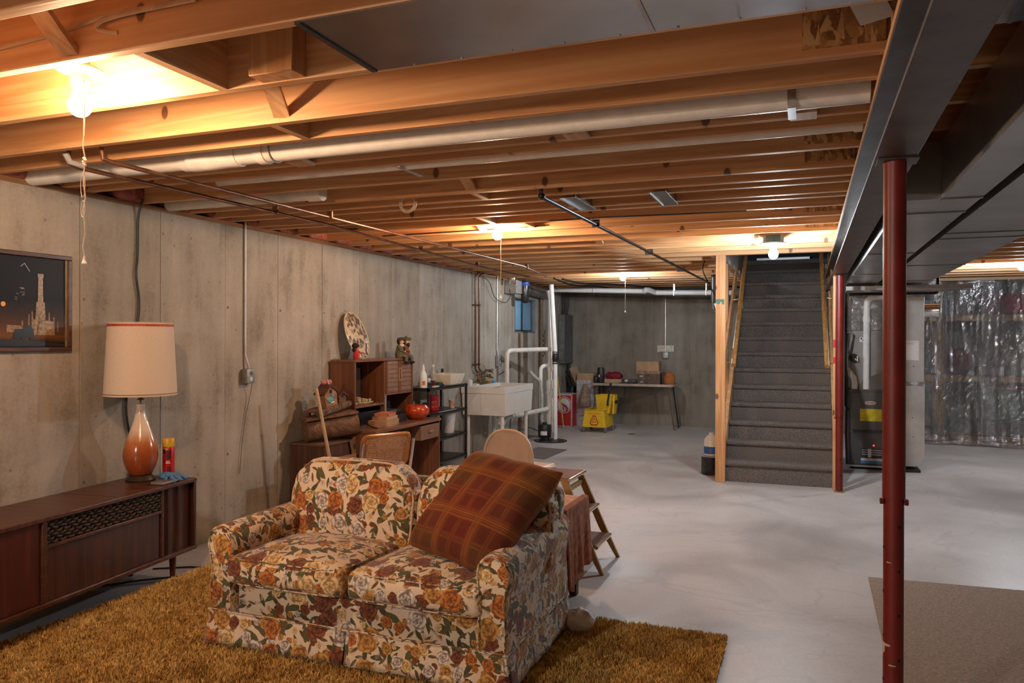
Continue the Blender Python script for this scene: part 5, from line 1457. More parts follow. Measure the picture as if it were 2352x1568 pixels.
for nm, lab, cat, c, h, m in (('box', 'small dark red box among the clutter on the top shelf', 'box', (-3.92, 7.73, Z4), (0.025, 0.025, 0.06), plain('dark_red', (0.16, 0.02, 0.025), 0.5)),
                              ('box', 'flat green box among the clutter on the top shelf', 'box', (-3.92, 7.86, Z4), (0.04, 0.05, 0.035), plain('dark_green', (0.02, 0.06, 0.03), 0.5)),
                              ('tape_case', 'flat pale strip case at the front of the top shelf', 'case', (-3.80, 7.56, Z4), (0.02, 0.07, 0.014), CREAM)):
    box_thing(nm, lab, cat, c, h, 0.15, m)
lathe_thing('jar', 'small white ball-topped jar on the top shelf', 'jar', (-4.0, 7.78, Z4), [('body', [(0.024, 0), (0.026, 0.03), (0.02, 0.05)], WHITE), ('lid', [(0.02, 0.048), (0.024, 0.066), (0.012, 0.085), (0.001, 0.088)], WHITE)])
t = thing('sunglasses', 'dark glasses with blue glints at the front of the top shelf', 'glasses', (-3.80, 7.70, Z4))
for y in (7.67, 7.735):
    build('lens', MB().sph((-3.80, y, Z4 + 0.015), 0.028, (0.35, 1, 0.5)), plain('blue_lens', (0.03, 0.07, 0.20), 0.08, 0.4), t)
build('bridge', MB().tube([(-3.795, 7.69, Z4 + 0.02), (-3.795, 7.715, Z4 + 0.02)], 0.003, 6), BLACK, t)
t = thing('brush', 'black scrubbing brush lying on the top shelf behind the pale case', 'brush', (-3.93, 7.62, Z4))
build('block', MB().rbox((0.025, 0.06, 0.014), 0.01, 4, 2, Matrix.Translation((-3.93, 7.62, Z4 + 0.034))), BLACK, t)
build('bristles', MB().box(-3.95, -3.91, 7.57, 7.67, Z4, Z4 + 0.022), plain('dark_bristle', (0.03, 0.03, 0.03), 0.9), t)
lathe_thing('phone_plug', 'black bottle top behind the cream tub', 'bottle', (-4.06, 8.25, Z4), [('body', [(0.02, 0), (0.02, 0.13)], CREAM), ('cap', [(0.017, 0.13), (0.017, 0.175), (0.002, 0.177)], BLACK)])
lathe_thing('canister', 'red ribbed canister on the second shelf', 'canister', (-3.92, 7.74, Z3), [('body', [(0.058, 0), (0.062, 0.004), (0.062, 0.055), (0.060, 0.06), (0.062, 0.065), (0.062, 0.11), (0.060, 0.115), (0.062, 0.12), (0.062, 0.165)], plain('red_tin', (0.36, 0.012, 0.018), 0.35)), ('lid', [(0.064, 0.164), (0.064, 0.175), (0.002, 0.178)], RL)])
build('black_pouch', MB().sph((-3.95, 7.60, Z3 + 0.052), 0.07, (0.8, 1.0, 0.75), 16, 10), plain('black_cloth', (0.02, 0.018, 0.018), 0.9), None, label='rounded black pouch beside the red canister', cat='pouch')
cup = lathe_thing('paper_cup', 'small printed paper cup on the second shelf', 'cup', (-3.89, 8.16, Z3), [('wall', [(0.030, 0), (0.041, 0.092), (0.043, 0.095), (0.040, 0.094), (0.028, 0.004)], plain('printed_paper', (0.60, 0.42, 0.32), 0.7, 0, 0.3, 35))])
build('rim', MB().tube([(-3.89 + 0.042 * cos(a), 8.16 + 0.042 * sin(a), Z3 + 0.095) for a in [k * pi / 10 for k in range(20)]], 0.0025, 5, closed=True), CREAM, cup)
build('blue_ruler', MB().box(-3.79, -3.765, 7.60, 8.02, Z3, Z3 + 0.006), plain('pale_blue_strip', (0.34, 0.48, 0.55), 0.4), None, label='pale blue strip lying along the front of the second shelf', cat='ruler')
t = lathe_thing('waste_bin', 'tall white plastic bin on the third shelf', 'bin', (-3.90, 8.09, Z2), [('wall', [(0.062, 0), (0.064, 0.004), (0.085, 0.24), (0.089, 0.245), (0.082, 0.243), (0.06, 0.01)], WHITE)])
build('rim', MB().tube([(-3.90 + 0.087 * cos(a), 8.09 + 0.087 * sin(a), Z2 + 0.244) for a in [k * pi / 12 for k in range(24)]], 0.004, 6, closed=True), WHITE, t)
t = lathe_thing('plastic_jug', 'narrow clear plastic jug on the third shelf beside the desk', 'jug', (-3.92, 7.72, Z2), [('body', [(0.04, 0), (0.045, 0.01), (0.045, 0.16), (0.02, 0.21)], plain('cloudy_plastic', (0.38, 0.38, 0.38), 0.3)), ('cap', [(0.018, 0.21), (0.018, 0.23), (0.002, 0.231)], WHITE)])

# ------------------------------------------------------------------ laundry sink
SINK = plain('white_sink_plastic', (0.76, 0.73, 0.69), 0.38, 0, 0.04, 5)
sk = thing('laundry_sink', 'white plastic laundry sink on thin legs against the left wall', 'sink', (-3.82, 9.42, 0))
kx0, kx1, ky0, ky1, kz0, kz1 = -4.115, -3.515, 8.90, 9.95, 0.545, 0.905
mb = MB()
tx_ = 0.022
O = [(kx0, ky0), (kx1, ky0), (kx1, ky1), (kx0, ky1)]
def inset(d, dn=0.0): return [(kx0 + d, ky0 + d + dn), (kx1 - d, ky0 + d + dn), (kx1 - d, ky1 - d - dn), (kx0 + d, ky1 - d - dn)]
rings = [([(p[0], p[1]) for p in inset(0.012, 0.02)], kz0), (inset(0.004, 0.008), kz1 - 0.085), (inset(0.0, 0.0), kz1 - 0.083), (inset(0.0), kz1), (inset(0.030), kz1), (inset(0.042, 0.02), kz0 + 0.02)]
vs = []
for ring, z in rings: vs += [(p[0], p[1], z) for p in ring]
fs = [(3, 2, 1, 0)]
for k in range(5):
    for i in range(4): fs.append((k*4+i, k*4+(i+1) % 4, k*4+4+(i+1) % 4, k*4+4+i))
fs.append((20, 21, 22, 23))
build('basin', mb.add(vs, fs), SINK, sk, bevel=0.004)
build('rear_deck', MB().box(kx0, kx0 + 0.13, ky0 + 0.03, ky1 - 0.03, kz1 - 0.05, kz1 + 0.004), SINK, sk, bevel=0.004)
for x in (kx0 + 0.06, kx1 - 0.07):
    for y in (ky0 + 0.09, ky1 - 0.09):
        build('leg', MB().lathe([(0.019, 0), (0.024, 0.02), (0.024, kz0)], (x, y, 0), 12), SINK, sk)
tr = MB().tube([(-3.80, 9.42, kz0), (-3.80, 9.42, 0.40), (-3.80, 9.48, 0.36), (-3.80, 9.56, 0.36), (-3.80, 9.62, 0.42), (-3.80, 9.70, 0.44), (-3.80, 9.98, 0.445)], 0.024, 10).lathe([(0.034, 0.46), (0.034, 0.50)], (-3.80, 9.42, 0), 12)
build('trap', tr, PVC, sk)
fa = MB().tube([(-4.04, 9.40, 0.93), (-4.04, 9.40, 1.04), (-3.98, 9.40, 1.10), (-3.90, 9.40, 1.09), (-3.87, 9.40, 1.05)], 0.011, 8).box(-4.07, -4.01, 9.30, 9.50, 0.909, 0.935)
build('faucet', fa, plain('tarnished_brass', (0.20, 0.15, 0.10), 0.4, 0.8), sk)
for y in (9.32, 9.48): build('tap_handle', MB().tube([(-4.04, y, 0.93), (-4.04, y, 0.965)], 0.010, 8).bar((-4.04, y - 0.025, 0.97), (-4.04, y + 0.025, 0.97), 0.012, 0.012), plain('tarnished_brass2', (0.20, 0.15, 0.10), 0.4, 0.8), sk)
zk = kz1 + 0.0045
lathe_thing('soap_cup', 'white plastic cup on the back of the sink', 'cup', (-4.06, 9.05, zk), [('wall', [(0.028, 0), (0.036, 0.075), (0.033, 0.074), (0.026, 0.006)], WHITE), ('handle_end', [(0.006, 0.07), (0.005, 0.10), (0.002, 0.102)], WHITE)])
box_thing('soap_dish', 'white soap dish on the near back corner of the sink', 'dish', (-4.03, 9.165, zk), (0.035, 0.045, 0.018), 0, WHITE)
box_thing('sponge', 'brown sponge on the sink deck under the yellow one', 'sponge', (-4.05, 9.62, zk), (0.035, 0.06, 0.035), 0.1, plain('brown_sponge', (0.28, 0.18, 0.10), 0.9, 0, 0.2, 60), bev=0.006)
box_thing('sponge', 'yellow sponge on top of the brown sponge at the sink', 'sponge', (-4.05, 9.63, zk + 0.0355), (0.028, 0.05, 0.016), 0.2, plain('yellow_sponge', (0.66, 0.52, 0.05), 0.9), bev=0.005)
box_thing('soap_pack', 'blue soap pack on the far back corner of the sink', 'soap', (-4.045, 9.78, zk), (0.03, 0.05, 0.028), 0.1, plain('sky_blue', (0.05, 0.28, 0.60), 0.5), bev=0.004)
build('long_brush', MB().tube([(-4.03, 9.70, zk + 0.006), (-4.11, 9.62, 1.16)], 0.009, 8), plain('yellow_handle', (0.52, 0.33, 0.07), 0.5), None, label='yellow-handled brush leaning on the wall behind the sink', cat='brush')

# ------------------------------------------------------------------ copper pipes and conduits on the left wall
xc = XL + 0.035
t = thing('copper_riser', 'left of the two copper water pipes running down the wall to the sink', 'pipe', (xc, 9.32, 1), 0, 'copper risers at the sink')
def riser(t, y, dy, zb_):
    build('pipe', MB().tube([(xc + 0.08, y, 2.385), (xc + 0.03, y, 2.375), (xc, y, 2.34), (xc, y, 1.13), (xc, y + dy * 0.3, 1.09), (xc, y + dy, 1.07), (xc, y + dy, zb_)], 0.0115, 10), COPPER, t)
    for z in (1.96, 1.17):
        build('clip', MB().box(xc - 0.036, xc + 0.014, y - 0.022, y + 0.022, z - 0.010, z + 0.010), COPPER, t)
riser(t, 9.32, 0.10, 0.935)
t = thing('copper_riser', 'right of the two copper water pipes running down the wall to the sink', 'pipe', (xc, 9.44, 1), 0, 'copper risers at the sink')
riser(t, 9.445, 0.10, 0.98)
vb = thing('valve_manifold', 'brass valves and short pipes on the wall above the sink', 'valve', (xc, 9.6, 1.02))
BR = plain('old_brass_valve', (0.22, 0.18, 0.12), 0.45, 0.7)
build('pipe', MB().tube([(xc + 0.02, 9.42, 1.065), (xc + 0.02, 9.78, 1.075)], 0.010, 8).tube([(xc + 0.03, 9.42, 1.0), (xc + 0.03, 9.70, 1.01), (xc + 0.10, 9.70, 0.98)], 0.011, 8), BR, vb)
for y, z in ((9.76, 1.075), (9.68, 1.01)):
    build('valve_body', MB().sph((xc + 0.03, y, z), 0.024, n=10, m=8).lathe([(0.03, xc + 0.06), (0.03, xc + 0.068)], (0, y, z), 10, 'x').tube([(xc + 0.03, y, z), (xc + 0.065, y, z)], 0.006, 6), BR, vb)
def smooth_pts(pts, n=6):
    P = [Vector(p) for p in pts]; out = []
    for i in range(len(P) - 1):
        a = P[max(i - 1, 0)]; b = P[i]; c = P[i + 1]; d = P[min(i + 2, len(P) - 1)]
        for k in range(n):
            t = k / n
            out.append(0.5 * ((2 * b) + (c - a) * t + (2 * a - 5 * b + 4 * c - d) * t * t + (3 * b - a - 3 * c + d) * t ** 3))
    return out + [P[-1]]
def conduit(name, label, pts, r, m, boxc=None, outlet=True, kind='x', cat='conduit'):
    t = thing(name, label, cat, pts[0])
    if cat == 'cable': pts = smooth_pts(pts)
    build('tube', MB().tube(pts, r, 10), m, t)
    if boxc:
        x, y, z, w, h, d = boxc
        mb = MB()
        if kind == 'x': mb.rbox((d / 2, w / 2, h / 2), 0.01, 2, 2, Matrix.Translation((x + d / 2, y, z)))
        else: mb.rbox((w / 2, d / 2, h / 2), 0.01, 2, 2, Matrix.Translation((x, y - d / 2, z)))
        b = build('outlet_box', mb, plain('blue_grey_box', (0.33, 0.36, 0.38), 0.45, 0.5), t)
        if outlet:
            for dz_ in (0.022, -0.022):
                if kind == 'x': build('receptacle', MB().lathe([(0.016, x + d), (0.016, x + d + 0.002)], (0, y, z + dz_), 14, 'x'), CREAM if dz_ < 0 else plain('brown_plug', (0.18, 0.10, 0.06), 0.5), b)
                else: build('receptacle', MB().lathe([(0.016, y - d - 0.002), (0.016, y - d)], (x, 0, z + dz_), 14, 'y'), CREAM, b)
    return t
x1_ = XL + 0.012
conduit('conduit', 'thin metal conduit with an outlet box on the left wall above the loveseat', [(x1_, 4.893, 2.42), (x1_, 4.893, 1.37), (x1_ + 0.02, 4.91, 1.28), (x1_ + 0.02, 4.91, 1.265)], 0.0085, GALVL, (XL + 0.002, 4.91, 1.21, 0.10, 0.115, 0.055))
for z in (1.95, 1.42): pass
conduit('conduit', 'thin metal conduit with a grey box on the left wall right of the copper pipes', [(x1_, 10.14, 2.40), (x1_, 10.14, 1.36), (x1_ + 0.015, 10.15, 1.28)], 0.011, ALU, (XL + 0.002, 10.15, 1.20, 0.11, 0.16, 0.06))
conduit('wall_cable', 'black cable running down the left wall behind the table lamp', [(XL + 0.05, 3.86, 2.42), (XL + 0.012, 3.855, 2.30), (XL + 0.010, 3.852, 2.05), (XL + 0.012, 3.84, 1.92), (XL + 0.010, 3.865, 1.70), (XL + 0.011, 3.80, 1.30), (XL + 0.012, 3.76, 1.05), (XL + 0.012, 3.80, 0.80), (XL + 0.012, 3.80, 0.45)], 0.008, BLACK, cat='cable')
build('lamp_cord', MB().tube([(-3.97, 3.83, 0.006), (-3.78, 3.95, 0.006), (-3.66, 3.98, 0.006), (-3.60, 3.92, 0.006), (-3.68, 3.78, 0.006), (-3.85, 3.62, 0.006), (-3.98, 3.45, 0.006)], 0.005, 6), BLACK, None, label='black cord looping on the floor under the console', cat='cord')
tl_ = MB()
tl_.tube([(XL + 0.06, 4.92, 1.16), (XL + 0.02, 4.94, 1.05), (XL + 0.012, 4.90, 0.9), (XL + 0.012, 4.86, 0.70), (XL + 0.012, 4.83, 0.45)], 0.0022, 5)
build('hanging_string', tl_, plain('brown_string', (0.14, 0.09, 0.06), 0.9), None, label='thin brown string hanging from the outlet box on the left wall', cat='string')

# framed night photograph
fy0, fy1, fz0, fz1 = 2.62, 3.358, 1.425, 1.99
pc_ = thing('framed_picture', 'framed night photograph of a lit stone tower on the left wall', 'picture', (XL, 3.0, 1.7))
FRM = wood('dark_frame_wood', (0.12, 0.05, 0.025), (0.06, 0.025, 0.014), 'y', 26, 0.4, False, 0.06)
X0 = XL + 0.003
fw_ = 0.026
fmb = MB()
for a in ((fy0, fy1, fz1 - fw_, fz1), (fy0, fy1, fz0, fz0 + fw_)):
    build('frame_rail', MB().box(X0, X0 + 0.024, *a), FRM, pc_, bevel=0.004)
for a in ((fy0, fy0 + fw_, fz0 + fw_, fz1 - fw_), (fy1 - fw_, fy1, fz0 + fw_, fz1 - fw_)):
    build('frame_stile', MB().box(X0, X0 + 0.024, *a), FRM, pc_, bevel=0.004)
gl_ = MB()
gi = fw_
gl_.box(X0 + 0.006, X0 + 0.013, fy1 - fw_ - 0.009, fy1 - fw_, fz0 + fw_, fz1 - fw_).box(X0 + 0.006, X0 + 0.013, fy0 + fw_, fy0 + fw_ + 0.009, fz0 + fw_, fz1 - fw_)
build('gilt_liner', gl_, plain('gilt', (0.55, 0.42, 0.25), 0.35, 0.7), pc_, kind='stuff')
def mk_night():
    g = NG('night_print', 0.45)
    o = g.sep(g.obj())
    n = g.noise(g.obj(), 30, 4, 0.7)
    zz = g.ma('ADD', o[2], g.ma('MULTIPLY', g.ma('SUBTRACT', n, 0.5), 0.05))
    col = g.ramp(g.ma('MULTIPLY_ADD', zz, 1.0, 0.5), [(0.27, (0.006, 0.006, 0.010)), (0.315, (0.16, 0.065, 0.018)), (0.36, (0.10, 0.045, 0.018)), (0.44, (0.035, 0.022, 0.018)), (0.52, (0.008, 0.008, 0.012)), (0.9, (0.006, 0.007, 0.013))])
    g.set(Base_Color=col); g.b.inputs['Specular IOR Level'].default_value = 0.2
    return g.m
px_ = X0 + 0.006
prt = build('print', MB().box(X0, px_, fy0 + fw_, fy1 - fw_, fz0 + fw_, fz1 - fw_), mk_night(), pc_)
# printed shapes, flat on the photograph (y along the wall, z up)
def pp(mb, poly, k=1): return mb.add([(px_ + 0.0004 * k, y, z) for y, z in poly], [tuple(range(len(poly)))])
STN = plain('print_lit_stone', (0.33, 0.21, 0.085), 0.3, 0, 0.3, 70); DKP = plain('print_dark', (0.012, 0.013, 0.014), 0.3)
ORG = plain('print_street', (0.30, 0.12, 0.03), 0.3, 0, 0.4, 60)
tw = MB()
ty = 3.165
_k = [0]
def pt(poly):
    _k[0] += 1; pp(tw, poly, 1 + 0.35 * _k[0])
pt([(ty - 0.20, 1.535), (ty - 0.06, 1.535), (ty - 0.06, 1.570), (ty - 0.20, 1.575)])
for dy in (-0.05, 0.055, -0.07, 0.085, 0.11, -0.11): pt([(ty + dy - 0.005, 1.54), (ty + dy + 0.005, 1.54), (ty + dy + 0.003, 1.70 - abs(dy) * 0.9), (ty + dy - 0.003, 1.70 - abs(dy) * 0.9)])
pt([(ty - 0.055, 1.520), (ty + 0.09, 1.520), (ty + 0.085, 1.60), (ty - 0.05, 1.61)])
pt([(ty - 0.034, 1.58), (ty + 0.034, 1.58), (ty + 0.026, 1.71), (ty - 0.026, 1.71)])
pt([(ty - 0.017, 1.70), (ty + 0.017, 1.70), (ty + 0.014, 1.855), (ty - 0.014, 1.855)])
pt([(ty - 0.018, 1.85), (ty + 0.018, 1.85), (ty + 0.018, 1.872), (ty - 0.018, 1.872)])
build('printed_tower', tw, STN, prt, kind='stuff')
dk_ = MB()
pp(dk_, [(2.66, 1.455), (3.32, 1.455), (3.32, 1.465), (3.18, 1.482), (3.02, 1.495), (2.66, 1.50)], 8)
pp(dk_, [(3.0, 1.505), (3.11, 1.505), (3.125, 1.515), (3.12, 1.550), (3.105, 1.575), (3.07, 1.578), (3.055, 1.555), (3.01, 1.552)], 8)
for wy in (3.02, 3.06, 3.115): pp(dk_, [(wy + 0.013 * cos(a), 1.503 + 0.013 * sin(a)) for a in [k * pi / 6 for k in range(12)]], 9)
def twig(a0, b0, w, k):
    d = Vector((b0[0] - a0[0], b0[1] - a0[1])); nn = Vector((-d.y, d.x)).normalized() * w
    pp(dk_, [(a0[0] - nn.x, a0[1] - nn.y), (b0[0] - nn.x * .3, b0[1] - nn.y * .3), (b0[0] + nn.x * .3, b0[1] + nn.y * .3), (a0[0] + nn.x, a0[1] + nn.y)], k)
twig((3.145, 1.53), (3.165, 1.66), 0.002, 10); twig((3.152, 1.58), (3.20, 1.66), 0.0014, 11); twig((3.156, 1.61), (3.13, 1.67), 0.0012, 12)
for i in range(7):
    twig((3.26 + 0.008 * i, 1.52), (3.235 + 0.014 * i, 1.66 + 0.01 * (i % 3)), 0.0016, 13 + i * 0.4)
build('printed_coach', dk_, DKP, prt, kind='stuff')
lamp_ = MB(); pp(lamp_, [(2.945 + 0.014 * cos(a), 1.69 + 0.014 * sin(a)) for a in [k * pi / 8 for k in range(16)]], 2)
build('printed_lamp', lamp_, plain('print_lamp', (0.80, 0.36, 0.05), 0.3), prt)
cv = MB()
for a0, b0 in (((3.045, 1.905), (3.068, 1.925)), ((3.068, 1.925), (3.10, 1.88))):
    d = Vector((b0[0] - a0[0], b0[1] - a0[1])); nn = Vector((-d.y, d.x)).normalized() * 0.0017
    pp(cv, [(a0[0] - nn.x, a0[1] - nn.y), (b0[0] - nn.x, b0[1] - nn.y), (b0[0] + nn.x, b0[1] + nn.y), (a0[0] + nn.x, a0[1] + nn.y)], 3)
random.seed(11)
for i in range(12):
    a0 = (3.035 + random.uniform(-0.03, 0.05), 1.76 + random.uniform(-0.055, 0.04)); d = Vector((0.014, random.choice((-0.006, 0.006)))); nn = Vector((-d.y, d.x)).normalized() * 0.0008
    pp(cv, [(a0[0] - nn.x, a0[1] - nn.y), (a0[0] + d.x - nn.x, a0[1] + d.y - nn.y), (a0[0] + d.x + nn.x, a0[1] + d.y + nn.y), (a0[0] + nn.x, a0[1] + nn.y)], 2)
build('printed_glints', cv, plain('print_glint', (0.50, 0.46, 0.44), 0.3), prt, kind='stuff')

# ------------------------------------------------------------------ drains, sump and water filter
def elbow(a, b, c, r=0.07, n=5):
    """rounded corner points at b between a and c"""
    a, b, c = Vector(a), Vector(b), Vector(c)
    p = b + (a - b).normalized() * r; q = b + (c - b).normalized() * r
    return [(p * (1 - t) ** 2 + b * 2 * t * (1 - t) + q * t * t) for t in [i / n for i in range(n + 1)]]
def pipe_pts(pts, r=0.06):
    out = [Vector(pts[0])]
    for a, b, c in zip(pts, pts[1:], pts[2:]): out += elbow(a, b, c, r)
    return out + [Vector(pts[-1])]
dsx, dsy = -3.655, 11.12
ds = thing('drain_stack', 'white PVC drain stack with branches right of the laundry sink', 'pipe', (dsx, dsy, 0))
build('stack', MB().tube([(dsx, dsy, 0.10), (dsx, dsy, 0.50)], 0.060, 14).tube([(dsx, dsy, 0.50), (dsx, dsy, 0.86)], 0.055, 14).tube([(dsx, dsy, 0.86), (dsx, dsy, 2.12), (dsx - 0.03, dsy, 2.25)], 0.036, 12), PVCW, ds)
for z, h, r in ((0.33, 0.06, 0.068), (0.46, 0.10, 0.068), (0.70, 0.05, 0.066), (0.84, 0.10, 0.064), (1.06, 0.05, 0.043), (1.36, 0.05, 0.043)):
    build('coupling', MB().lathe([(r, z - h / 2), (r, z + h / 2)], (dsx, dsy, 0), 16), PVCW, ds)
build('tee', MB().tube([(dsx, dsy, 0.62), (dsx + 0.06, dsy - 0.05, 0.72), (dsx + 0.07, dsy - 0.06, 0.76)], 0.045, 10), PVCW, ds)
build('branch_pipe', MB().tube(pipe_pts([(-4.0, 10.20, 0.87), (-4.0, 10.20, 1.345), (dsx, dsy, 1.36)], 0.09), 0.034, 12), PVC, ds)
build('branch_pipe', MB().tube([(-3.80, 9.95, 0.445), (-3.80, 10.05, 0.44), (dsx, dsy, 0.46)], 0.034, 12), PVC, ds)
build('branch_pipe', MB().tube(pipe_pts([(dsx - 0.11, dsy - 0.12, 0.46), (dsx - 0.11, dsy - 0.12, 1.10), (dsx, dsy, 1.12)], 0.07), 0.030, 12), PVCW, ds)
build('drain_hose', MB().tube([(-3.86, 10.75, 1.04), (-3.82, 10.80, 0.98), (-3.74, 10.90, 0.88), (-3.72, 10.92, 0.70), (-3.72, 10.92, 0.30), (-3.68, 10.95, 0.14)], 0.026, 10), plain('grey_hose', (0.50, 0.50, 0.48), 0.5), None,
      label='grey drain hose hooked up beside the PVC drain stack', cat='hose')
tp = thing('sump_pipe', 'tall slightly leaning white discharge pipe rising from the sump lid', 'pipe', (-3.53, 11.0, 0))
build('lower_pipe', MB().tube([(-3.53, 11.0, 0.012), (-3.535, 11.0, 1.17)], 0.033, 14), PVCW, tp)
build('upper_pipe', MB().tube([(-3.537, 11.0, 1.30), (-3.60, 11.0, 2.33)], 0.036, 14), PVCW, tp)
build('check_valve', MB().lathe([(0.040, 1.14), (0.042, 1.145), (0.042, 1.18), (0.036, 1.185), (0.045, 1.21), (0.045, 1.26), (0.036, 1.285), (0.042, 1.29), (0.042, 1.32), (0.04, 1.325)], (-3.537, 11.0, 0), 16), BLACK, tp)
for z in (1.162, 1.305): build('clamp', MB().lathe([(0.0435, z - 0.006), (0.0435, z + 0.006)], (-3.537, 11.0, 0), 16), ALU, tp)
lid = thing('pit_hatch', 'round black hatch over the sump pit in the floor', 'lid', (-3.56, 10.85, 0))
build('lid', MB().lathe([(0.245, 0), (0.245, 0.010), (0.225, 0.016), (0.001, 0.016)], (-3.56, 10.86, 0), 40), BLACK, lid)
for k in range(8):
    a = k * pi / 4; build('bolt', MB().lathe([(0.008, 0.013), (0.008, 0.022)], (-3.56 + 0.215 * cos(a), 10.86 + 0.215 * sin(a), 0), 6), GREY, lid)
pm_ = thing('sump_pump', 'black sump pump motor with a white label standing on the sump lid', 'pump', (-3.66, 10.88, 0.016))
build('motor', MB().lathe([(0.092, 0.05), (0.098, 0.06), (0.098, 0.225), (0.09, 0.24), (0.03, 0.25), (0.03, 0.275)], (-3.655, 10.87, 0), 20), BLACK, pm_)
for k in range(3): build('foot', MB().tube([(-3.655 + 0.055 * cos(k * 2.1), 10.87 + 0.055 * sin(k * 2.1), 0.016), (-3.655 + 0.055 * cos(k * 2.1), 10.87 + 0.055 * sin(k * 2.1), 0.055)], 0.01, 6), BLACK, pm_)
lb2 = MB(); decal(Vector((-3.655, 10.87, 0)), 0.0986, -110, -50, 0.09, 0.15, lb2); build('label', lb2, PAPER, pm_)
build('pump_cord', MB().tube([(-3.70, 10.80, 0.14), (-3.80, 10.60, 0.22), (-3.86, 10.2, 0.20), (-3.88, 10.02, 0.24), (-3.86, 9.98, 0.36), (-3.83, 9.965, 0.47)], 0.006, 6), BLACK, None, label='black pump cord drooping from the drain to the sump pump', cat='cord')
build('outlet_cord', MB().tube([(XL + 0.07, 10.17, 1.20), (XL + 0.16, 10.20, 1.18), (XL + 0.19, 10.22, 1.11), (XL + 0.12, 10.20, 1.06), (XL + 0.04, 10.16, 1.0)], 0.007, 6), BLACK, None, label='black plug cord looping from the grey outlet box above the sink', cat='cord')
build('tag', MB().obox((XL + 0.13, 10.22, 1.13), (0.003, 0.03, 0.055), (0, 0, 0.3)), PAPER, None, label='white paper tag hanging at the PVC elbow above the sink', cat='tag')
wf = thing('water_filter', 'dark cylindrical water filter with a blue top, in front of the window', 'water filter', (-3.93, 10.75, 2.1))
build('head', MB().lathe([(0.06, 2.30), (0.066, 2.31), (0.066, 2.35), (0.05, 2.37), (0.02, 2.375), (0.02, 2.40)], (-3.93, 10.75, 0), 16), plain('blue_head', (0.05, 0.12, 0.55), 0.3), wf)
build('housing', MB().lathe([(0.04, 2.045), (0.055, 2.055), (0.060, 2.10), (0.062, 2.30)], (-3.93, 10.75, 0), 20), plain('smoked_housing', (0.02, 0.022, 0.028), 0.12), wf)
build('bracket', MB().box(-3.96, -3.90, 10.72, 10.78, 2.36, 2.40), GALVD, wf)
dd = thing('dryer_duct', 'grey sheet-metal duct hugging the left wall above the window', 'duct', (-4.0, 11.5, 2.3))
build('duct', MB().box(-4.13, -3.96, 10.45, 10.70, 2.18, 2.37), GALVL, dd)
build('duct_run', MB().tube([(-4.03, 10.9, 2.27), (-4.03, 12.1, 2.22)], 0.06, 14), GALVD, dd)
build('elbow', MB().sph((-4.03, 10.80, 2.27), 0.075, (1, 1.2, 1)), GALVL, dd)
build('bright_cap', MB().lathe([(0.05, 2.30), (0.055, 2.31), (0.055, 2.39)], (-3.98, 10.35, 0), 14), CHROME, dd)
vp = thing('tall_wooden_strip', 'brown wooden strip standing on the wall below the window', 'strip', (XL + 0.01, 11.05, 0))
build('strip', MB().box(XL + 0.003, XL + 0.02, 11.03, 11.08, 0.0, 1.60), plain('brown_strip', (0.17, 0.10, 0.05), 0.8), vp)
build('foot_block', MB().box(XL + 0.003, XL + 0.03, 11.02, 11.09, 0, 0.04), plain('brown_strip2', (0.15, 0.09, 0.05), 0.8), vp)
build('brown_drain_pipe', MB().tube(pipe_pts([(-3.90, 11.98, 2.30), (XL + 0.045, 11.98, 2.22), (XL + 0.045, 11.98, 0.03)], 0.08), 0.028, 10), plain('brown_pipe', (0.14, 0.09, 0.055), 0.6), None, label='brown pipe running down the wall right of the window', cat='pipe')
build('rope_coil', MB().tube([(XL + 0.07 + 0.012 * sin(i * 0.9), 12.05 + 0.045 * cos(i * 0.9), 1.62 - 0.012 * i + (0.0 if i % 7 else 0.04)) for i in range(34)], 0.011, 6), plain('brown_rope', (0.13, 0.085, 0.045), 0.9), None, label='coil of brown rope hanging beside the brown pipe on the wall', cat='rope')

# pipes under the joists along the back
hp = thing('back_drain_pipe', 'long white horizontal PVC pipe under the joists in front of the back wall', 'pipe', (-2.4, 12.6, 2.3))
build('pipe', MB().tube([(-3.97, 12.3, 2.34), (-2.42, 12.3, 2.285)], 0.040, 12), PVCW, hp)
build('pipe', MB().tube([(-2.28, 12.42, 2.265), (-1.05, 12.42, 2.245)], 0.040, 12), PVCW, hp)
build('offset', MB().tube([(-2.46, 12.3, 2.285), (-2.42, 12.22, 2.30), (-2.38, 12.26, 2.30), (-2.30, 12.42, 2.27), (-2.24, 12.42, 2.265)], 0.044, 12), PVCW, hp)
for x, y, z in ((-3.3, 12.3, 2.32), (-2.0, 12.42, 2.262), (-1.5, 12.42, 2.255)):
    build('hanger', MB().box(x - 0.004, x + 0.004, y - 0.046, y - 0.042, z - 0.04, ZJ).box(x - 0.004, x + 0.004, y + 0.042, y + 0.046, z - 0.04, ZJ).box(x - 0.004, x + 0.004, y - 0.046, y + 0.046, z - 0.048, z - 0.04), ALU, hp)
conduit('conduit', 'thin conduit with two boxes on the back wall above the folding table', [(-2.335, YB - 0.015, 2.38), (-2.335, YB - 0.03, 1.28)], 0.010, ALU, (-2.33, YB - 0.004, 1.235, 0.10, 0.115, 0.05), kind='y')
build('backing_board', MB().box(-2.48, -2.19, YB - 0.019, YB - 0.002, 1.295, 1.41), plain('pale_board', (0.62, 0.59, 0.52), 0.7), None, label='pale board screwed to the back wall behind the conduit', cat='board', bevel=0.002)
ep = thing('electrical_panel', 'tall grey electrical panel in the left back corner', 'panel', (-4.08, 13.2, 1.5))
build('cabinet', MB().box(-4.135, -4.02, 13.05, 13.56, 1.08, 1.95), plain('panel_grey', (0.16, 0.165, 0.17), 0.5, 0.3), ep, bevel=0.004)
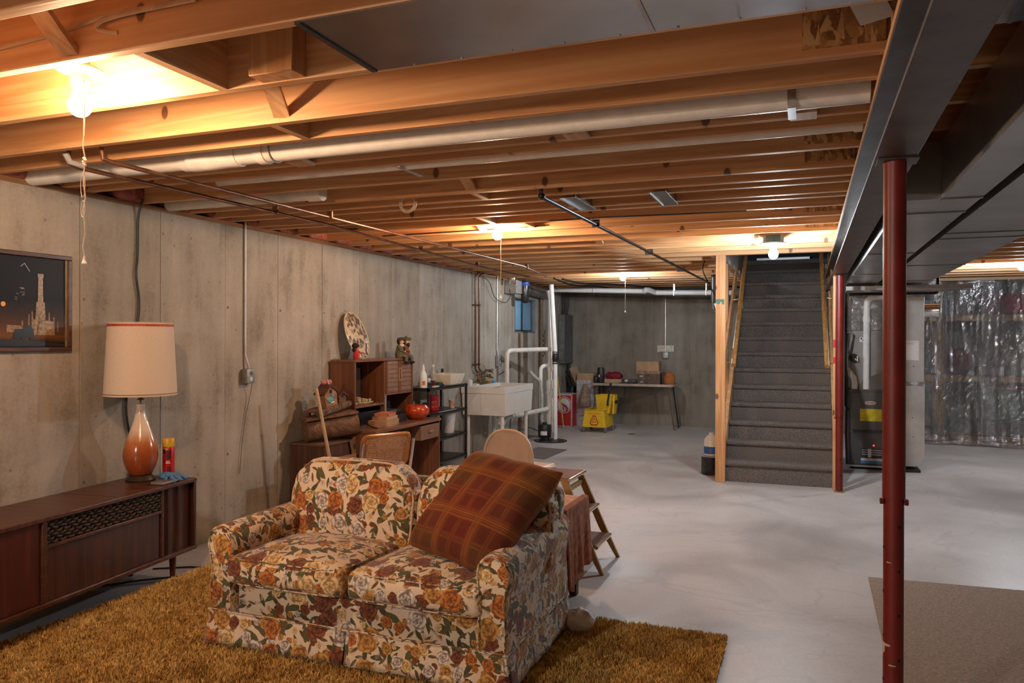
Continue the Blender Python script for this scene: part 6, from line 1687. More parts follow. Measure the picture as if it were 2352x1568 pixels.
build('door', MB().box(-4.125, -4.03, 13.035, 13.05, 1.14, 1.90), plain('panel_grey2', (0.19, 0.195, 0.20), 0.5, 0.3), ep, bevel=0.003)
cbm = MB()
for i, dxx in enumerate((0, 0.03, 0.06, 0.09)):
    cbm.tube([(-4.11 + dxx, 13.2, 1.95), (-4.10 + dxx, 13.2 + 0.02 * i, 2.15), (-4.12 + dxx * 1.2, 13.2, 2.40)], 0.011, 6)
build('cables', cbm, plain('dark_cable', (0.05, 0.05, 0.055), 0.5), ep, kind='stuff')
bvp = thing('corner_pump', 'black pipe fittings with a black cylinder behind the red and white box', 'pump', (-4.0, 13.3, 0))
build('cylinder', MB().lathe([(0.085, 0), (0.09, 0.02), (0.09, 0.62), (0.07, 0.66), (0.03, 0.67)], (-3.98, 13.42, 0), 16), BLACK, bvp)
build('riser', MB().tube([(-4.02, 13.42, 0.66), (-4.06, 13.42, 0.80), (-4.06, 13.42, 1.06)], 0.035, 10).lathe([(0.05, 0.9), (0.05, 0.95)], (-4.06, 13.42, 0), 12), BLACK, bvp)

# ------------------------------------------------------------------ boxes in the left back corner
RBX = plain('red_print', (0.46, 0.018, 0.022), 0.55, 0, 0.06, 8); WPR = plain('white_print', (0.66, 0.64, 0.63), 0.6)
rx0, rx1, ry0, ry1, rz1 = -4.10, -3.80, 12.78, 13.20, 0.555
rb_ = thing('appliance_box', 'red and white carton with a round flame emblem', 'box', (-3.95, 12.98, 0))
build('carton', MB().box(rx0, rx1, ry0, ry1, 0, rz1), RBX, rb_, bevel=0.003)
build('lid', MB().box(rx0, rx1, ry0, ry1, rz1, rz1 + 0.004), WPR, rb_)
fy_ = ry0 - 0.0012
em = MB()
for a in ((rx0 + 0.004, rx0 + 0.010, 0.008, rz1 - 0.004), (rx1 - 0.016, rx1 - 0.004, 0.008, rz1 - 0.004)): em.box(a[0], a[1], fy_, ry0, a[2], a[3])
em.box(rx0 + 0.01, rx1 - 0.01, fy_, ry0, rz1 - 0.016, rz1 - 0.004).box(rx0 + 0.01, rx1 - 0.01, fy_, ry0, 0.006, 0.014)
em.box(rx1, rx1 + 0.0012, ry0 + 0.01, ry0 + 0.025, 0.01, rz1 - 0.01)
cxm, czm = -3.945, 0.375
em.prism([(cxm + 0.135 * cos(a), czm + 0.145 * sin(a)) for a in [k * pi / 20 for k in range(40)]], 'y', fy_, ry0)
build('white_print', em, WPR, rb_, kind='stuff')
em = MB()
def ring2(r0, r1, k=1.07):
    for i in range(40):
        a, b = 2 * pi * i / 40, 2 * pi * (i + 1) / 40
        em.add([(cxm + r * cos(t), fy_ - 0.0008, czm + r * k * sin(t)) for t, r in ((a, r0), (b, r0), (b, r1), (a, r1))], [(0, 1, 2, 3)])
ring2(0.112, 0.124)
def stroke(pts, w):
    for i in range(len(pts) - 1):
        a, b = Vector(pts[i]), Vector(pts[i + 1]); d = (b - a).normalized(); n_ = Vector((-d.y, d.x))
        wa = w * (0.35 + 0.65 * sin(pi * i / (len(pts) - 1))); wb_ = w * (0.35 + 0.65 * sin(pi * (i + 1) / (len(pts) - 1)))
        em.add([(cxm + q.x, fy_ - 0.0008, czm + q.y) for q in (a - n_ * wa, b - n_ * wb_, b + n_ * wb_, a + n_ * wa)], [(0, 1, 2, 3)])
stroke([(-0.045, 0.11), (-0.066, 0.075), (-0.062, 0.035), (-0.03, 0.008), (0.01, -0.012), (0.05, -0.035), (0.066, -0.07), (0.05, -0.105), (0.03, -0.122)], 0.015)
stroke([(-0.008, -0.005), (-0.02, -0.04), (-0.012, -0.08), (0.008, -0.115)], 0.012)
stroke([(0.006, -0.012), (0.022, -0.05), (0.038, -0.08), (0.036, -0.12)], 0.008)
build('flame_emblem', em, RBX, rb_, kind='stuff')
wbx = thing('tall_carton', 'tall white carton with speckled print behind the red box', 'box', (-3.62, 13.15, 0))
build('carton', MB().box(-3.80, -3.49, 13.05, 13.40, 0, 0.80), plain('speckled_white', (0.48, 0.46, 0.50), 0.7, 0, 0.2, 26), wbx, bevel=0.003)
fl_ = MB().obox((-3.62, 13.24, 0.875), (0.16, 0.15, 0.07), (0, 0, 0.05))
build('open_top', MB().box(-3.79, -3.50, 13.06, 13.39, 0.80, 0.92), KRAFT, wbx, bevel=0.003)
build('flap', MB().bar((-3.79, 13.2, 0.92), (-3.92, 13.2, 0.86), 0.28, 0.005, (0, 1, 0)), KRAFT, wbx)
bgg = build('paper_bag', MB().lathe([(0.10, 0.36), (0.11, 0.42), (0.09, 0.55), (0.055, 0.66), (0.03, 0.74)], (-3.60, 12.90, 0), 12), plain('brown_bag', (0.28, 0.19, 0.14), 0.85, 0, 0.2, 14), None, label='brown bag hanging from the left end of the folding table', cat='bag', smooth=20)
build('yellow_rod', MB().tube([(-3.86, 12.5, 0.005), (-4.03, 12.62, 0.95)], 0.012, 8), plain('yellow_rod', (0.62, 0.38, 0.03), 0.5), None, label='thin yellow rod leaning in front of the red and white box', cat='rod')

# ------------------------------------------------------------------ folding table and things on it
ft = thing('folding_table', 'dark folding table with a shiny metal edge in front of the back wall', 'table', (-2.75, 13.1, 0))
fx0, fx1, fy0_, fy1_, fz = -3.47, -2.08, 12.80, 13.42, 0.765
def rrect(x0, x1, y0, y1, r, n=5):
    pts = []
    for cx_, cy_, a0 in ((x1 - r, y1 - r, 0), (x0 + r, y1 - r, 90), (x0 + r, y0 + r, 180), (x1 - r, y0 + r, 270)):
        for i in range(n + 1):
            a = radians(a0 + 90 * i / n); pts.append((cx_ + r * cos(a), cy_ + r * sin(a)))
    return pts
build('top', MB().prism(rrect(fx0, fx1, fy0_, fy1_, 0.06), 'z', fz - 0.03, fz), plain('dark_table_top', (0.12, 0.10, 0.085), 0.4), ft)
eg = MB()
for z in (fz - 0.006, fz - 0.020, fz - 0.034): eg.tube([(p[0], p[1], z) for p in rrect(fx0 - 0.004, fx1 + 0.004, fy0_ - 0.004, fy1_ + 0.004, 0.064)], 0.0068, 6, closed=True)
build('metal_edge', eg, plain('pale_metal_edge', (0.62, 0.56, 0.50), 0.3, 0.45), ft)
LEGM = plain('bronze_leg', (0.24, 0.17, 0.12), 0.4, 0.6)
for x, xb in ((fx0 + 0.09, fx0 - 0.01), (fx1 - 0.09, fx1 + 0.01)):
    for y in (fy0_ + 0.07, fy1_ - 0.06):
        build('leg', MB().tube([(x, y, fz - 0.03), (xb, y + (0.03 if y < 13 else -0.0), 0.014), (xb, y + (0.03 if y < 13 else 0), 0)], 0.013, 8), LEGM if y < 13 else BLACKM, ft)
    build('foot_bar', MB().tube([(xb, fy0_ + 0.10, 0.05), (xb, fy1_ - 0.06, 0.05)], 0.009, 8), LEGM, ft)
spk = thing('speaker', 'tall black rounded speaker on the left end of the folding table', 'speaker', (-3.33, 12.93, fz))
build('body', MB().lathe([(0.055, 0), (0.062, 0.02), (0.064, 0.13), (0.058, 0.24), (0.05, 0.262), (0.001, 0.268)], (0, 0, 0), 20), BLACK, spk, local=True)
build('logo', MB().box(-0.02, -0.004, -0.0645, -0.063, 0.10, 0.14), PAPER, spk, local=True)
build('side_unit', MB().lathe([(0.04, 0), (0.045, 0.02), (0.045, 0.09), (0.03, 0.115), (0.001, 0.12)], (-0.09, 0.02, 0), 14), BLACK, spk, local=True)
t = box_thing('tray', 'shallow cardboard tray under the red cloth', 'tray', (-3.13, 13.08, fz), (0.15, 0.13, 0.065), 0, KRAFT)
build('rim', MB().box(-0.152, 0.152, -0.132, -0.128, 0.058, 0.066).box(-0.152, 0.152, 0.128, 0.132, 0.058, 0.066), KRAFT, t, local=True)
rc = build('red_cloth', MB().sph((-3.13, 13.08, fz + 0.115), 0.13, (1.15, 0.9, 0.55), 26, 16), plain('crimson_cloth', (0.22, 0.008, 0.02), 0.8), None, label='bundle of crimson cloth in the cardboard tray', cat='cloth', smooth=60)
tx3 = bpy.data.textures.new('clothfold', 'CLOUDS'); tx3.noise_scale = 0.06
gd = rc.modifiers.new('fold', 'DISPLACE'); gd.texture = tx3; gd.strength = 0.07; gd.texture_coords = 'LOCAL'
t = box_thing('carton', 'dark brown printed carton, lower of the two on the folding table', 'box', (-2.49, 12.97, fz), (0.195, 0.12, 0.165), 0, plain('dark_carton', (0.115, 0.070, 0.055), 0.45, 0, 0.3, 16))
build('print', MB().box(-0.15, -0.09, -0.1212, -0.12, 0.115, 0.145).box(-0.15, -0.09, -0.1212, -0.12, 0.02, 0.045), GREY, t, local=True, kind='stuff')
t = box_thing('carton', 'open tan carton on top of the dark brown one', 'box', (-2.51, 12.99, fz + 0.2), (0.19, 0.13, 0.18), 0, KRAFT)
pb = build('kraft_wrap', MB().rbox((0.205, 0.135, 0.036), 0.03, 6, 2, Matrix.Translation((-2.50, 12.98, fz + 0.187 - 0.02 + 0.02))), plain('crumpled_kraft', (0.32, 0.21, 0.13), 0.85, 0, 0.25, 14), t, smooth=30)
build('dark_box', MB().box(-2.29, -2.16, 12.92, 13.1, fz, fz + 0.18), BLACK, None, label='black box between the cartons and the orange sack', cat='box', bevel=0.004)
osk = build('orange_sack', MB().lathe([(0.085, fz), (0.098, fz + 0.03), (0.098, fz + 0.11), (0.085, fz + 0.16), (0.05, fz + 0.20), (0.002, fz + 0.215)], (-2.155, 12.92, 0), 16), plain('rust_orange_cloth', (0.40, 0.13, 0.035), 0.85, 0, 0.15, 30), None, label='rust orange rounded sack on the right end of the folding table', cat='sack', smooth=60)
t = thing('hand_tools', 'grey power tool lying in the middle of the folding table', 'tool', (-2.79, 12.98, fz))
build('body', MB().rbox((0.075, 0.035, 0.035), 0.02, 3, 2, Matrix.Translation((0, 0, 0.035))), plain('tool_grey', (0.09, 0.085, 0.08), 0.5), t, local=True)
build('nozzle', MB().lathe([(0.018, -0.13), (0.022, -0.07)], (0, 0, 0.04), 10, 'x'), PORC, t, local=True)
build('dark_strip', MB().box(-3.0, -2.75, 12.83, 12.90, fz, fz + 0.012), BLACKM, None, label='flat dark strip at the front edge of the folding table', cat='strip')

# ------------------------------------------------------------------ mop bucket
YEL = plain('yellow_bucket_plastic', (0.72, 0.46, 0.015), 0.42, 0, 0.07, 10)
mbk = thing('mop_bucket', 'yellow wheeled mop bucket with wringer and caution sign in front of the folding table', 'mop bucket', (-3.225, 12.28, 0), radians(-2))
bz0, bz1 = 0.085, 0.36
vs = []
for (w, d0, d1, z) in ((0.20, -0.17, 0.30, bz0), (0.165, -0.15, 0.28, bz1), (0.178, -0.163, 0.293, bz1), (0.178, -0.163, 0.293, bz1 + 0.012), (0.15, -0.135, 0.265, bz1 + 0.012), (0.17, -0.14, 0.27, bz0 + 0.02)):
    vs += [(-w, d0, z), (w, d0, z), (w, d1, z), (-w, d1, z)]
fs = [(3, 2, 1, 0)]
for k in range(5):
    for i in range(4): fs.append((k*4+i, k*4+(i+1) % 4, k*4+4+(i+1) % 4, k*4+4+i))
fs.append((20, 21, 22, 23))
build('tub', MB().add(vs, fs), YEL, mbk, local=True, bevel=0.008)
wr = MB(); vs = []
for (w0, w1, d0, d1, z) in ((-0.005, 0.205, 0.02, 0.26, 0.30), (-0.025, 0.245, 0.0, 0.29, 0.585), (-0.03, 0.25, -0.005, 0.295, 0.585), (-0.03, 0.25, -0.005, 0.295, 0.60), (-0.01, 0.23, 0.015, 0.275, 0.60), (0.02, 0.19, 0.035, 0.245, 0.36)):
    vs += [(w0, d0, z), (w1, d0, z), (w1, d1, z), (w0, d1, z)]
wri = build('wringer', wr.add(vs, fs), YEL, mbk, local=True, bevel=0.006)
build('side_arm', MB().prism([(0.05, 0.29), (0.20, 0.29), (0.28, 0.45), (0.27, 0.60), (0.10, 0.60)], 'x', 0.238, 0.268), YEL, wri, local=True, bevel=0.004)
build('handle', MB().tube([(0.185, -0.02, 0.43), (0.19, -0.025, 0.50), (0.22, -0.02, 0.70), (0.235, -0.01, 0.80)], [0.018, 0.016, 0.015, 0.02], 10), BLACK, wri, local=True)
build('hinge', MB().sph((0.276, 0.17, 0.48), 0.035, (0.5, 1.4, 0.9)).box(0.24, 0.283, 0.10, 0.25, 0.475, 0.50), BLACK, wri, local=True)
for x, y in ((-0.185, -0.14), (0.185, -0.14), (-0.185, 0.27), (0.185, 0.27)):
    cs = build('caster', MB().lathe([(0.036, -0.012), (0.040, -0.008), (0.040, 0.008), (0.036, 0.012)], (x, y, 0.040), 18, 'x'), plain('grey_rubber', (0.14, 0.14, 0.145), 0.6), mbk, local=True)
    build('fork', MB().box(x - 0.02, x - 0.014, y - 0.012, y + 0.012, 0.03, bz0 + 0.008).box(x + 0.014, x + 0.02, y - 0.012, y + 0.012, 0.03, bz0 + 0.008).box(x - 0.02, x + 0.02, y - 0.014, y + 0.014, bz0 - 0.004, bz0 + 0.008), ALU, cs, local=True)
ORP = plain('orange_red_print', (0.55, 0.12, 0.015), 0.5)
slope = (Vector((0, -0.15, bz1)) - Vector((0, -0.17, bz0))).normalized()
fn_ = Vector((1, 0, 0)).cross(slope)
org = Vector((0.0, -0.17, bz0)) - fn_ * -0.0006
def on_face(x, h): return org + Vector((x, 0, 0)) + slope * h + fn_ * 0.0008
build('caution_lettering', text_mb('CAUTION', 0.048, on_face(0, 0.222), (1, 0, 0), slope), ORP, mbk, local=True, smooth=0)
tri = MB()
def quad_strip(pts, w):
    for a, b in zip(pts, pts[1:] + pts[:1]):
        a, b = Vector(a), Vector(b); d = (b - a).normalized(); n_ = Vector((-d.y, d.x)) * w
        a2, b2 = a - d * w, b + d * w
        tri.add([on_face(q.x, q.y) for q in (a2 - n_, b2 - n_, b2 + n_, a2 + n_)], [(0, 1, 2, 3)])
hexp = [(-0.065, 0.075), (-0.05, 0.045), (0.05, 0.045), (0.065, 0.075), (0.018, 0.182), (-0.018, 0.182)]
quad_strip(hexp, 0.010)
quad_strip([(-0.032, 0.086), (0.032, 0.086), (0.0, 0.152)], 0.006)
tri.add([on_face(*q) for q in ((-0.048, 0.028), (0.048, 0.028), (0.048, 0.043), (-0.048, 0.043))], [(0, 1, 2, 3)])
build('caution_emblem', tri, ORP, mbk, local=True, smooth=0, kind='stuff')
build('floor_drain_cover', MB().lathe([(0.06, 0.0), (0.06, 0.004), (0.002, 0.005)], (-2.62, 12.15, 0), 20), plain('dark_drain', (0.10, 0.09, 0.08), 0.6), None, label='small dark floor drain cover right of the mop bucket', cat='drain')
# paint pails behind the stair post
t = lathe_thing('paint_pail', 'black printed paint pail on the floor behind the left stair post', 'pail', (-1.015, 8.87, 0), [('body', [(0.10, 0), (0.105, 0.006), (0.105, 0.19), (0.108, 0.20)], plain('black_pail', (0.035, 0.035, 0.04), 0.4, 0, 0.5, 20)), ('lid', [(0.108, 0.198), (0.11, 0.206), (0.10, 0.212), (0.002, 0.212)], GREY)])
t = lathe_thing('detergent_jug', 'white jug with a blue label standing on the black paint pail', 'jug', (-1.01, 8.87, 0.2125), [('body', [(0.075, 0), (0.08, 0.006), (0.08, 0.075), (0.078, 0.17), (0.04, 0.225)], WHITE), ('label', [(0.081, 0.02), (0.081, 0.10)], plain('blue_label', (0.04, 0.13, 0.42), 0.4)), ('cap', [(0.026, 0.225), (0.026, 0.25), (0.002, 0.252)], WHITE)])
# ------------------------------------------------------------------ overhead pipes on the left side
dp = thing('drain_pipe', 'big white PVC drain pipe running along a joist bay to the beam', 'pipe', (-1.5, 3.14, 2.43))
yy, zz, rr_ = 3.125, 2.432, 0.057
build('pipe', MB().tube([(-2.78, yy, zz), (0.21, yy, zz + 0.004)], rr_, 18), PVC, dp)
build('pipe', MB().tube([(XL - 0.02, yy, zz - 0.004), (-2.70, yy, zz)], rr_ * 0.97, 18), PVC, dp)
for x, w in ((-2.70, 0.07), (-2.52, 0.05), (-2.98, 0.08)):
    build('coupling', MB().tube([(x - w / 2, yy, zz), (x + w / 2, yy, zz)], rr_ + 0.008, 18), PVC, dp)
build('elbow', MB().tube([(-2.72, yy, zz), (-2.85, yy - 0.02, zz - 0.012), (-2.95, yy - 0.02, zz - 0.012)], rr_ + 0.006, 16), PVC, dp)
build('strap', MB().tube([(-2.45 + 0.0, yy + (rr_ + 0.003) * cos(a), zz + (rr_ + 0.003) * sin(a)) for a in [k * pi / 10 for k in range(20)]], 0.004, 5, closed=True), ALU, dp)
build('strap', MB().box(-0.075, -0.045, yy - 0.063, yy - 0.058, zz - 0.055, 2.62).box(-0.075, -0.045, yy - 0.063, yy + 0.10, zz - 0.063, zz - 0.058), ALU, dp)
p2 = thing('vent_pipe', 'thinner grey-white pipe along the joists behind the big drain pipe', 'pipe', (-1.0, 3.55, 2.42))
build('pipe', MB().tube([(-3.2, 3.565, 2.422), (0.20, 3.565, 2.422)], 0.034, 14), PVC, p2)
build('end_cap', MB().tube([(0.18, 3.565, 2.422), (0.212, 3.565, 2.422)], 0.039, 14), PVC, p2)
build('hanger_bar', MB().bar((-1.98, 3.50, 2.392), (-1.975, 3.75, 2.392), 0.022, 0.006), ALU, p2)
p3 = thing('vent_pipe', 'pale pipe section along the joists at the far left near the wall', 'pipe', (-3.3, 4.13, 2.43))
build('pipe', MB().tube([(XL, 4.13, 2.43), (-2.9, 4.13, 2.43)], 0.045, 14), PVC, p3)
build('coupling', MB().tube([(-2.98, 4.13, 2.43), (-2.88, 4.13, 2.43)], 0.052, 14), PVC, p3)
gp_ = thing('gas_pipe', 'black iron gas pipe slung under the joists towards the stairs', 'pipe', (-1.5, 8, 2.37))
build('pipe', MB().tube([(-1.505, 4.40, 2.60), (-1.505, 4.40, 2.375), (-1.50, 4.44, 2.362), (-1.375, 12.4, 2.362), (-0.95, 12.6, 2.33)], 0.014, 10), IRON, gp_)
build('elbow', MB().sph((-1.505, 4.405, 2.368), 0.022, n=12, m=8), IRON, gp_)
for y in (5.6, 7.6, 9.6): build('hook', MB().box(-1.51, -1.46 + (y - 5) * 0.01, y - 0.01, y + 0.01, 2.345, ZJ), IRON, gp_)
def cop(name, label, pts, hooks):
    t = thing(name, label, 'pipe', pts[0])
    build('pipe', MB().tube(pts, 0.0115, 10), COPPER, t)
    hm = MB()
    for y, x in hooks: build('clip', MB().box(x - 0.02, x + 0.02, y - 0.008, y + 0.008, pts[1][2] - 0.014, ZJ), COPPER, t)
cop('copper_pipe', 'copper water pipe under the joists, the nearer of the two to the room', [(-3.18, 2.72, 2.60), (-3.18, 2.76, 2.368), (-3.17, 2.80, 2.360), (-3.10, 8.4, 2.360), (-3.30, 9.85, 2.360), (-3.34, 9.95, 2.360)], ((4.6, -3.145), (6.5, -3.12), (8.6, -3.125)))
cop('copper_pipe', 'copper water pipe under the joists, the one nearer the left wall', [(-3.42, 2.74, 2.60), (-3.42, 2.78, 2.366), (-3.42, 2.82, 2.358), (-3.36, 4.9, 2.358), (-3.60, 8.3, 2.358), (-3.54, 10.4, 2.358)], ((4.3, -3.375), (6.6, -3.48), (8.2, -3.59)))
build('pipe_elbow', MB().tube([(-3.40, 2.735, 2.41), (-3.40, 2.76, 2.372), (-3.38, 2.82, 2.362)], 0.016, 10), GREY, None, label='small white elbow fitting at the near end of the copper pipes', cat='fitting')
# metal panning between joists and brackets
sp_ = thing('sheet_metal_panning', 'flat galvanized sheet nailed under the joists overhead', 'duct', (-0.6, 2.02, 2.394))
build('sheet', MB().box(-1.343, -0.42, 1.815, 2.236, 2.3965, 2.3995), GALV, sp_)
build('sheet', MB().box(-0.42, 0.218, 1.815, 2.236, 2.3965, 2.3995), GALV, sp_)
build('seam', MB().box(-0.428, -0.416, 1.815, 2.236, 2.393, 2.3965), GALVL, sp_)
build('end_lip', MB().box(-1.362, -1.343, 1.815, 2.236, 2.3915, 2.3995), BLACKM, sp_)
mb = MB()
for x in np.arange(-1.2, 0.2, 0.17):
    mb.lathe([(0.004, 2.3935), (0.004, 2.3965)], (x, 2.229, 0), 8)
build('nail_head', mb, GREY, sp_, kind='stuff')
sp2 = thing('sheet_metal_panning', 'galvanized sheet nailed under the joists right of the beam', 'duct', (1.2, 2.3, 2.394))
build('sheet', MB().box(0.375, 1.9, 2.12, 2.525, 2.3965, 2.3995), GALVD, sp2)
build('seam', MB().box(0.52, 0.532, 2.12, 2.525, 2.393, 2.3965), GALVD, sp2)
build('tilted_flashing', MB().bar((0.06, 2.27, 2.60), (0.19, 2.52, 2.45), 0.10, 0.004, (0, 0, 1)), GALVL, None, label='slanted strip of metal flashing beside the beam between two joists', cat='flashing')
for i, (x, lab) in enumerate(((-1.41, 'left of two galvanized brackets between the joists above the step stool'), (-0.85, 'right of two galvanized brackets between the joists near the stairs'))):
    b = thing('joist_bracket', lab, 'bracket', (x, 4.85, 2.39), 0, 'galvanized joist brackets')
    build('plate', MB().box(x - 0.05, x + 0.05, 4.64, 5.13, 2.391, 2.394), GALV, b)
    build('web', MB().box(x + 0.048, x + 0.052, 4.64, 5.13, 2.394, 2.47), GALV, b)
    build('lip', MB().box(x - 0.055, x - 0.047, 4.64, 5.13, 2.386, 2.394), GALV, b)
cr = thing('wire_coil', 'white coil ring hanging from a joist in front of the middle bulb', 'coil', (-2.46, 4.57, 2.36))
build('ring', MB().tube([(-2.47 + 0.055 * cos(a), 4.50, 2.40 + 0.055 * sin(a)) for a in [k * pi / 14 for k in range(28)]], 0.012, 8, closed=True), plain('white_coil', (0.62, 0.48, 0.36), 0.6), cr)
build('nail', MB().tube([(-2.47, 4.50, 2.455), (-2.47, 4.549, 2.455)], 0.003, 6), GREY, cr)
# cables stapled along the joists
def cable(label, pts, r=0.0055, m=BLACK, name='ceiling_cable'):
    sm = []
    P = [Vector(p) for p in pts]
    for i in range(len(P) - 1):
        a = P[max(i - 1, 0)]; b = P[i]; c = P[i + 1]; d = P[min(i + 2, len(P) - 1)]
        for k in range(6):
            t = k / 6
            sm.append(0.5 * ((2 * b) + (c - a) * t + (2 * a - 5 * b + 4 * c - d) * t * t + (3 * b - a - 3 * c + d) * t ** 3))
    sm.append(P[-1])
    return build(name, MB().tube(sm, r, 6), m, None, label=label, cat='cable')
CABW = plain('tan_cable', (0.60, 0.42, 0.26), 0.6)
cable('pale double cable stapled along the nearest joist face at top left', [(-2.62, 1.803, 2.475), (-2.3, 1.803, 2.49), (-2.05, 1.802, 2.515), (-1.85, 1.800, 2.515), (-1.6, 1.803, 2.525), (-1.2, 1.803, 2.535), (-0.6, 1.803, 2.54)], 0.007, CABW)
cable('pale cable end curling into a hole in the nearest joist', [(-1.70, 1.798, 2.508), (-1.95, 1.795, 2.505), (-2.06, 1.79, 2.495), (-2.09, 1.792, 2.475), (-2.05, 1.803, 2.462), (-2.02, 1.808, 2.458)], 0.007, CABW)
cable('black cable drooping left of the middle bulb', [(-3.6, 5.50, 2.42), (-3.2, 5.64, 2.425), (-2.75, 5.655, 2.43), (-2.45, 5.72, 2.44), (-2.40, 5.76, 2.45)])
cable('black cable running right from the middle bulb to the stairs', [(-2.31, 5.76, 2.45), (-2.1, 5.70, 2.43), (-1.75, 5.50, 2.395), (-1.4, 5.45, 2.39), (-0.9, 5.52, 2.395), (-0.4, 5.56, 2.40)])
cable('black cable along the joist behind the middle bulb', [(-3.5, 5.92, 2.41), (-2.9, 5.952, 2.42), (-2.3, 5.952, 2.425), (-2.0, 5.952, 2.43)])
cable('black looped wire above the copper risers', [(XL + 0.02, 9.60, 2.36), (XL + 0.06, 9.75, 2.28), (XL + 0.05, 9.95, 2.10), (XL + 0.08, 10.25, 2.03), (XL + 0.10, 10.42, 2.12), (XL + 0.08, 10.45, 2.24)], 0.005)
cable('bundle of dark cable running under the joists to the electrical panel', [(-3.3, 10.6, 2.375), (-3.2, 11.3, 2.36), (-2.8, 12.0, 2.375), (-2.2, 12.75, 2.36), (-1.4, 12.95, 2.37)], 0.016)
cable('second dark cable under the joists beside the bundle', [(-3.4, 10.5, 2.38), (-3.4, 11.5, 2.35), (-3.2, 12.2, 2.37), (-2.9, 12.75, 2.36), (-1.5, 13.1, 2.37)], 0.014)
cable('black wire curling beside the left stair stud', [(-1.10, 9.0, 2.42), (-1.12, 8.95, 2.30), (-1.05, 8.9, 2.15), (-0.98, 8.85, 2.02), (-0.93, 8.84, 1.95)], 0.006)
vd = thing('vent_elbow', 'black vent pipe with a chrome elbow hanging left of the stair stud', 'pipe', (-1.16, 10.6, 2.1))
build('pipe', MB().tube([(-1.16, 10.6, 2.38), (-1.16, 10.6, 1.97)], 0.055, 12), BLACKM, vd)
build('elbow', MB().tube([(-1.16, 10.6, 1.99), (-1.15, 10.6, 1.92), (-1.08, 10.6, 1.89), (-0.98, 10.6, 1.885)], 0.056, 12), CHROME, vd)

# ------------------------------------------------------------------ trunk ducts right of the beam
td = thing('trunk_duct', 'wide galvanized trunk duct hung under the joists right of the beam', 'duct', (0.6, 6, 2.1))
zd0, zd1 = 2.112, 2.36
build('section', MB().prism([(0.39, 3.76), (0.535, 3.76), (0.69, 3.76), (0.69, 9.7), (0.39, 9.7)], 'z', zd0, zd1), GALVD, td)
build('section', MB().box(0.535, 0.69, YF + 0.1, 3.755, zd0, zd1), GALVD, td)
for y in (3.76, 4.15, 6.0, 7.8):
    build('drive_cleat', MB().box(0.388 if y > 3.8 else 0.533, 0.69, y - 0.014, y + 0.014, zd0 - 0.006, zd0), GALVD, td)
td2 = thing('trunk_duct', 'second galvanized trunk duct, the one further from the beam', 'duct', (0.93, 6, 2.08))
build('section', MB().box(0.72, 1.15, YF + 0.1, 9.7, zd0 - 0.01, zd1), GALVD, td2)
for y in (2.6, 4.9, 5.15, 6.9, 8.6):
    build('drive_cleat', MB().box(0.72, 1.15, y - 0.014, y + 0.014, zd0 - 0.016, zd0 - 0.01), GALVD, td2)
bk = thing('cross_duct', 'flat grey duct section crossing above the furnace', 'duct', (0.8, 9.4, 2.2))
build('body', MB().box(0.40, 1.55, 9.05, 9.68, 2.05, 2.083), GALVD, bk, bevel=0.003)
build('flange', MB().box(0.38, 1.57, 9.02, 9.05, 2.04, 2.083), GALVL, bk)
bp_ = thing('gas_line', 'black iron pipe with an elbow above the furnace', 'pipe', (0.9, 9.7, 2.03))
build('pipe', MB().tube(pipe_pts([(0.44, 9.72, 2.035), (1.35, 9.72, 2.035), (1.35, 9.72, 2.34)], 0.03), 0.016, 10), IRON, bp_)
build('drop_pipe', MB().tube([(0.41, 9.72, 2.36), (0.41, 9.72, 0.75), (0.44, 9.78, 0.70)], 0.014, 8), IRON, bp_)

# ------------------------------------------------------------------ furnace
FUR = plain('furnace_grey', (0.115, 0.11, 0.105), 0.45, 0.25, 0.1, 5); FUD = plain('furnace_dark', (0.04, 0.04, 0.042), 0.5)
fu = thing('furnace', 'grey gas furnace with a yellow label behind the red columns', 'furnace', (0.73, 10.2, 0))
ux0, ux1, uy0, uy1 = 0.447, 1.015, 9.85, 10.60
build('cabinet', MB().box(ux0, ux1, uy0, uy1, 0.03, 0.935), FUR, fu, bevel=0.005)
for x in (ux0 + 0.04, ux1 - 0.04):
    for y in (uy0 + 0.05, uy1 - 0.05): build('foot', MB().lathe([(0.025, 0), (0.02, 0.03)], (x, y, 0), 10), FUD, fu)
ud = build('upper_door', MB().box(ux0 + 0.03, ux1 - 0.03, uy0 - 0.014, uy0, 0.46, 0.90), FUR, fu, bevel=0.004)
ld = build('lower_door', MB().box(ux0 + 0.03, ux1 - 0.03, uy0 - 0.014, uy0, 0.06, 0.43), FUR, fu, bevel=0.004)
build('door_grip', MB().box(ux0 + 0.05, ux1 - 0.05, uy0 - 0.018, uy0 - 0.002, 0.425, 0.45), FUD, fu, bevel=0.004)
build('sill_trim', MB().box(ux0, ux1, uy0 - 0.01, uy0, 0.03, 0.05), ALU, fu)
yf_ = uy0 - 0.0152
build('yellow_label', MB().box(0.57, 0.80, yf_, uy0 - 0.014, 0.566, 0.708), plain('yellow_label', (0.72, 0.56, 0.02), 0.6), ud)
ov = MB(); ov.prism([(0.68 + 0.062 * (abs(cos(a)) ** 0.7) * (1 if cos(a) > 0 else -1), 0.778 + 0.022 * sin(a)) for a in [k * pi / 16 for k in range(32)]], 'y', yf_, uy0 - 0.014)
oval = build('badge', ov, plain('badge_cream', (0.52, 0.42, 0.36), 0.4), ud)
build('badge_lettering', text_mb('LENNOX', 0.0225, (0.68, yf_ - 0.0003, 0.778), (1, 0, 0), (0, 0, 1), 0.0003), plain('badge_red', (0.30, 0.02, 0.02), 0.5), ud, smooth=0)
build('rating_label', MB().box(0.578, 0.812, yf_, uy0 - 0.014, 0.07, 0.25), plain('label_dark', (0.05, 0.05, 0.055), 0.5), ld)
lm_ = MB()
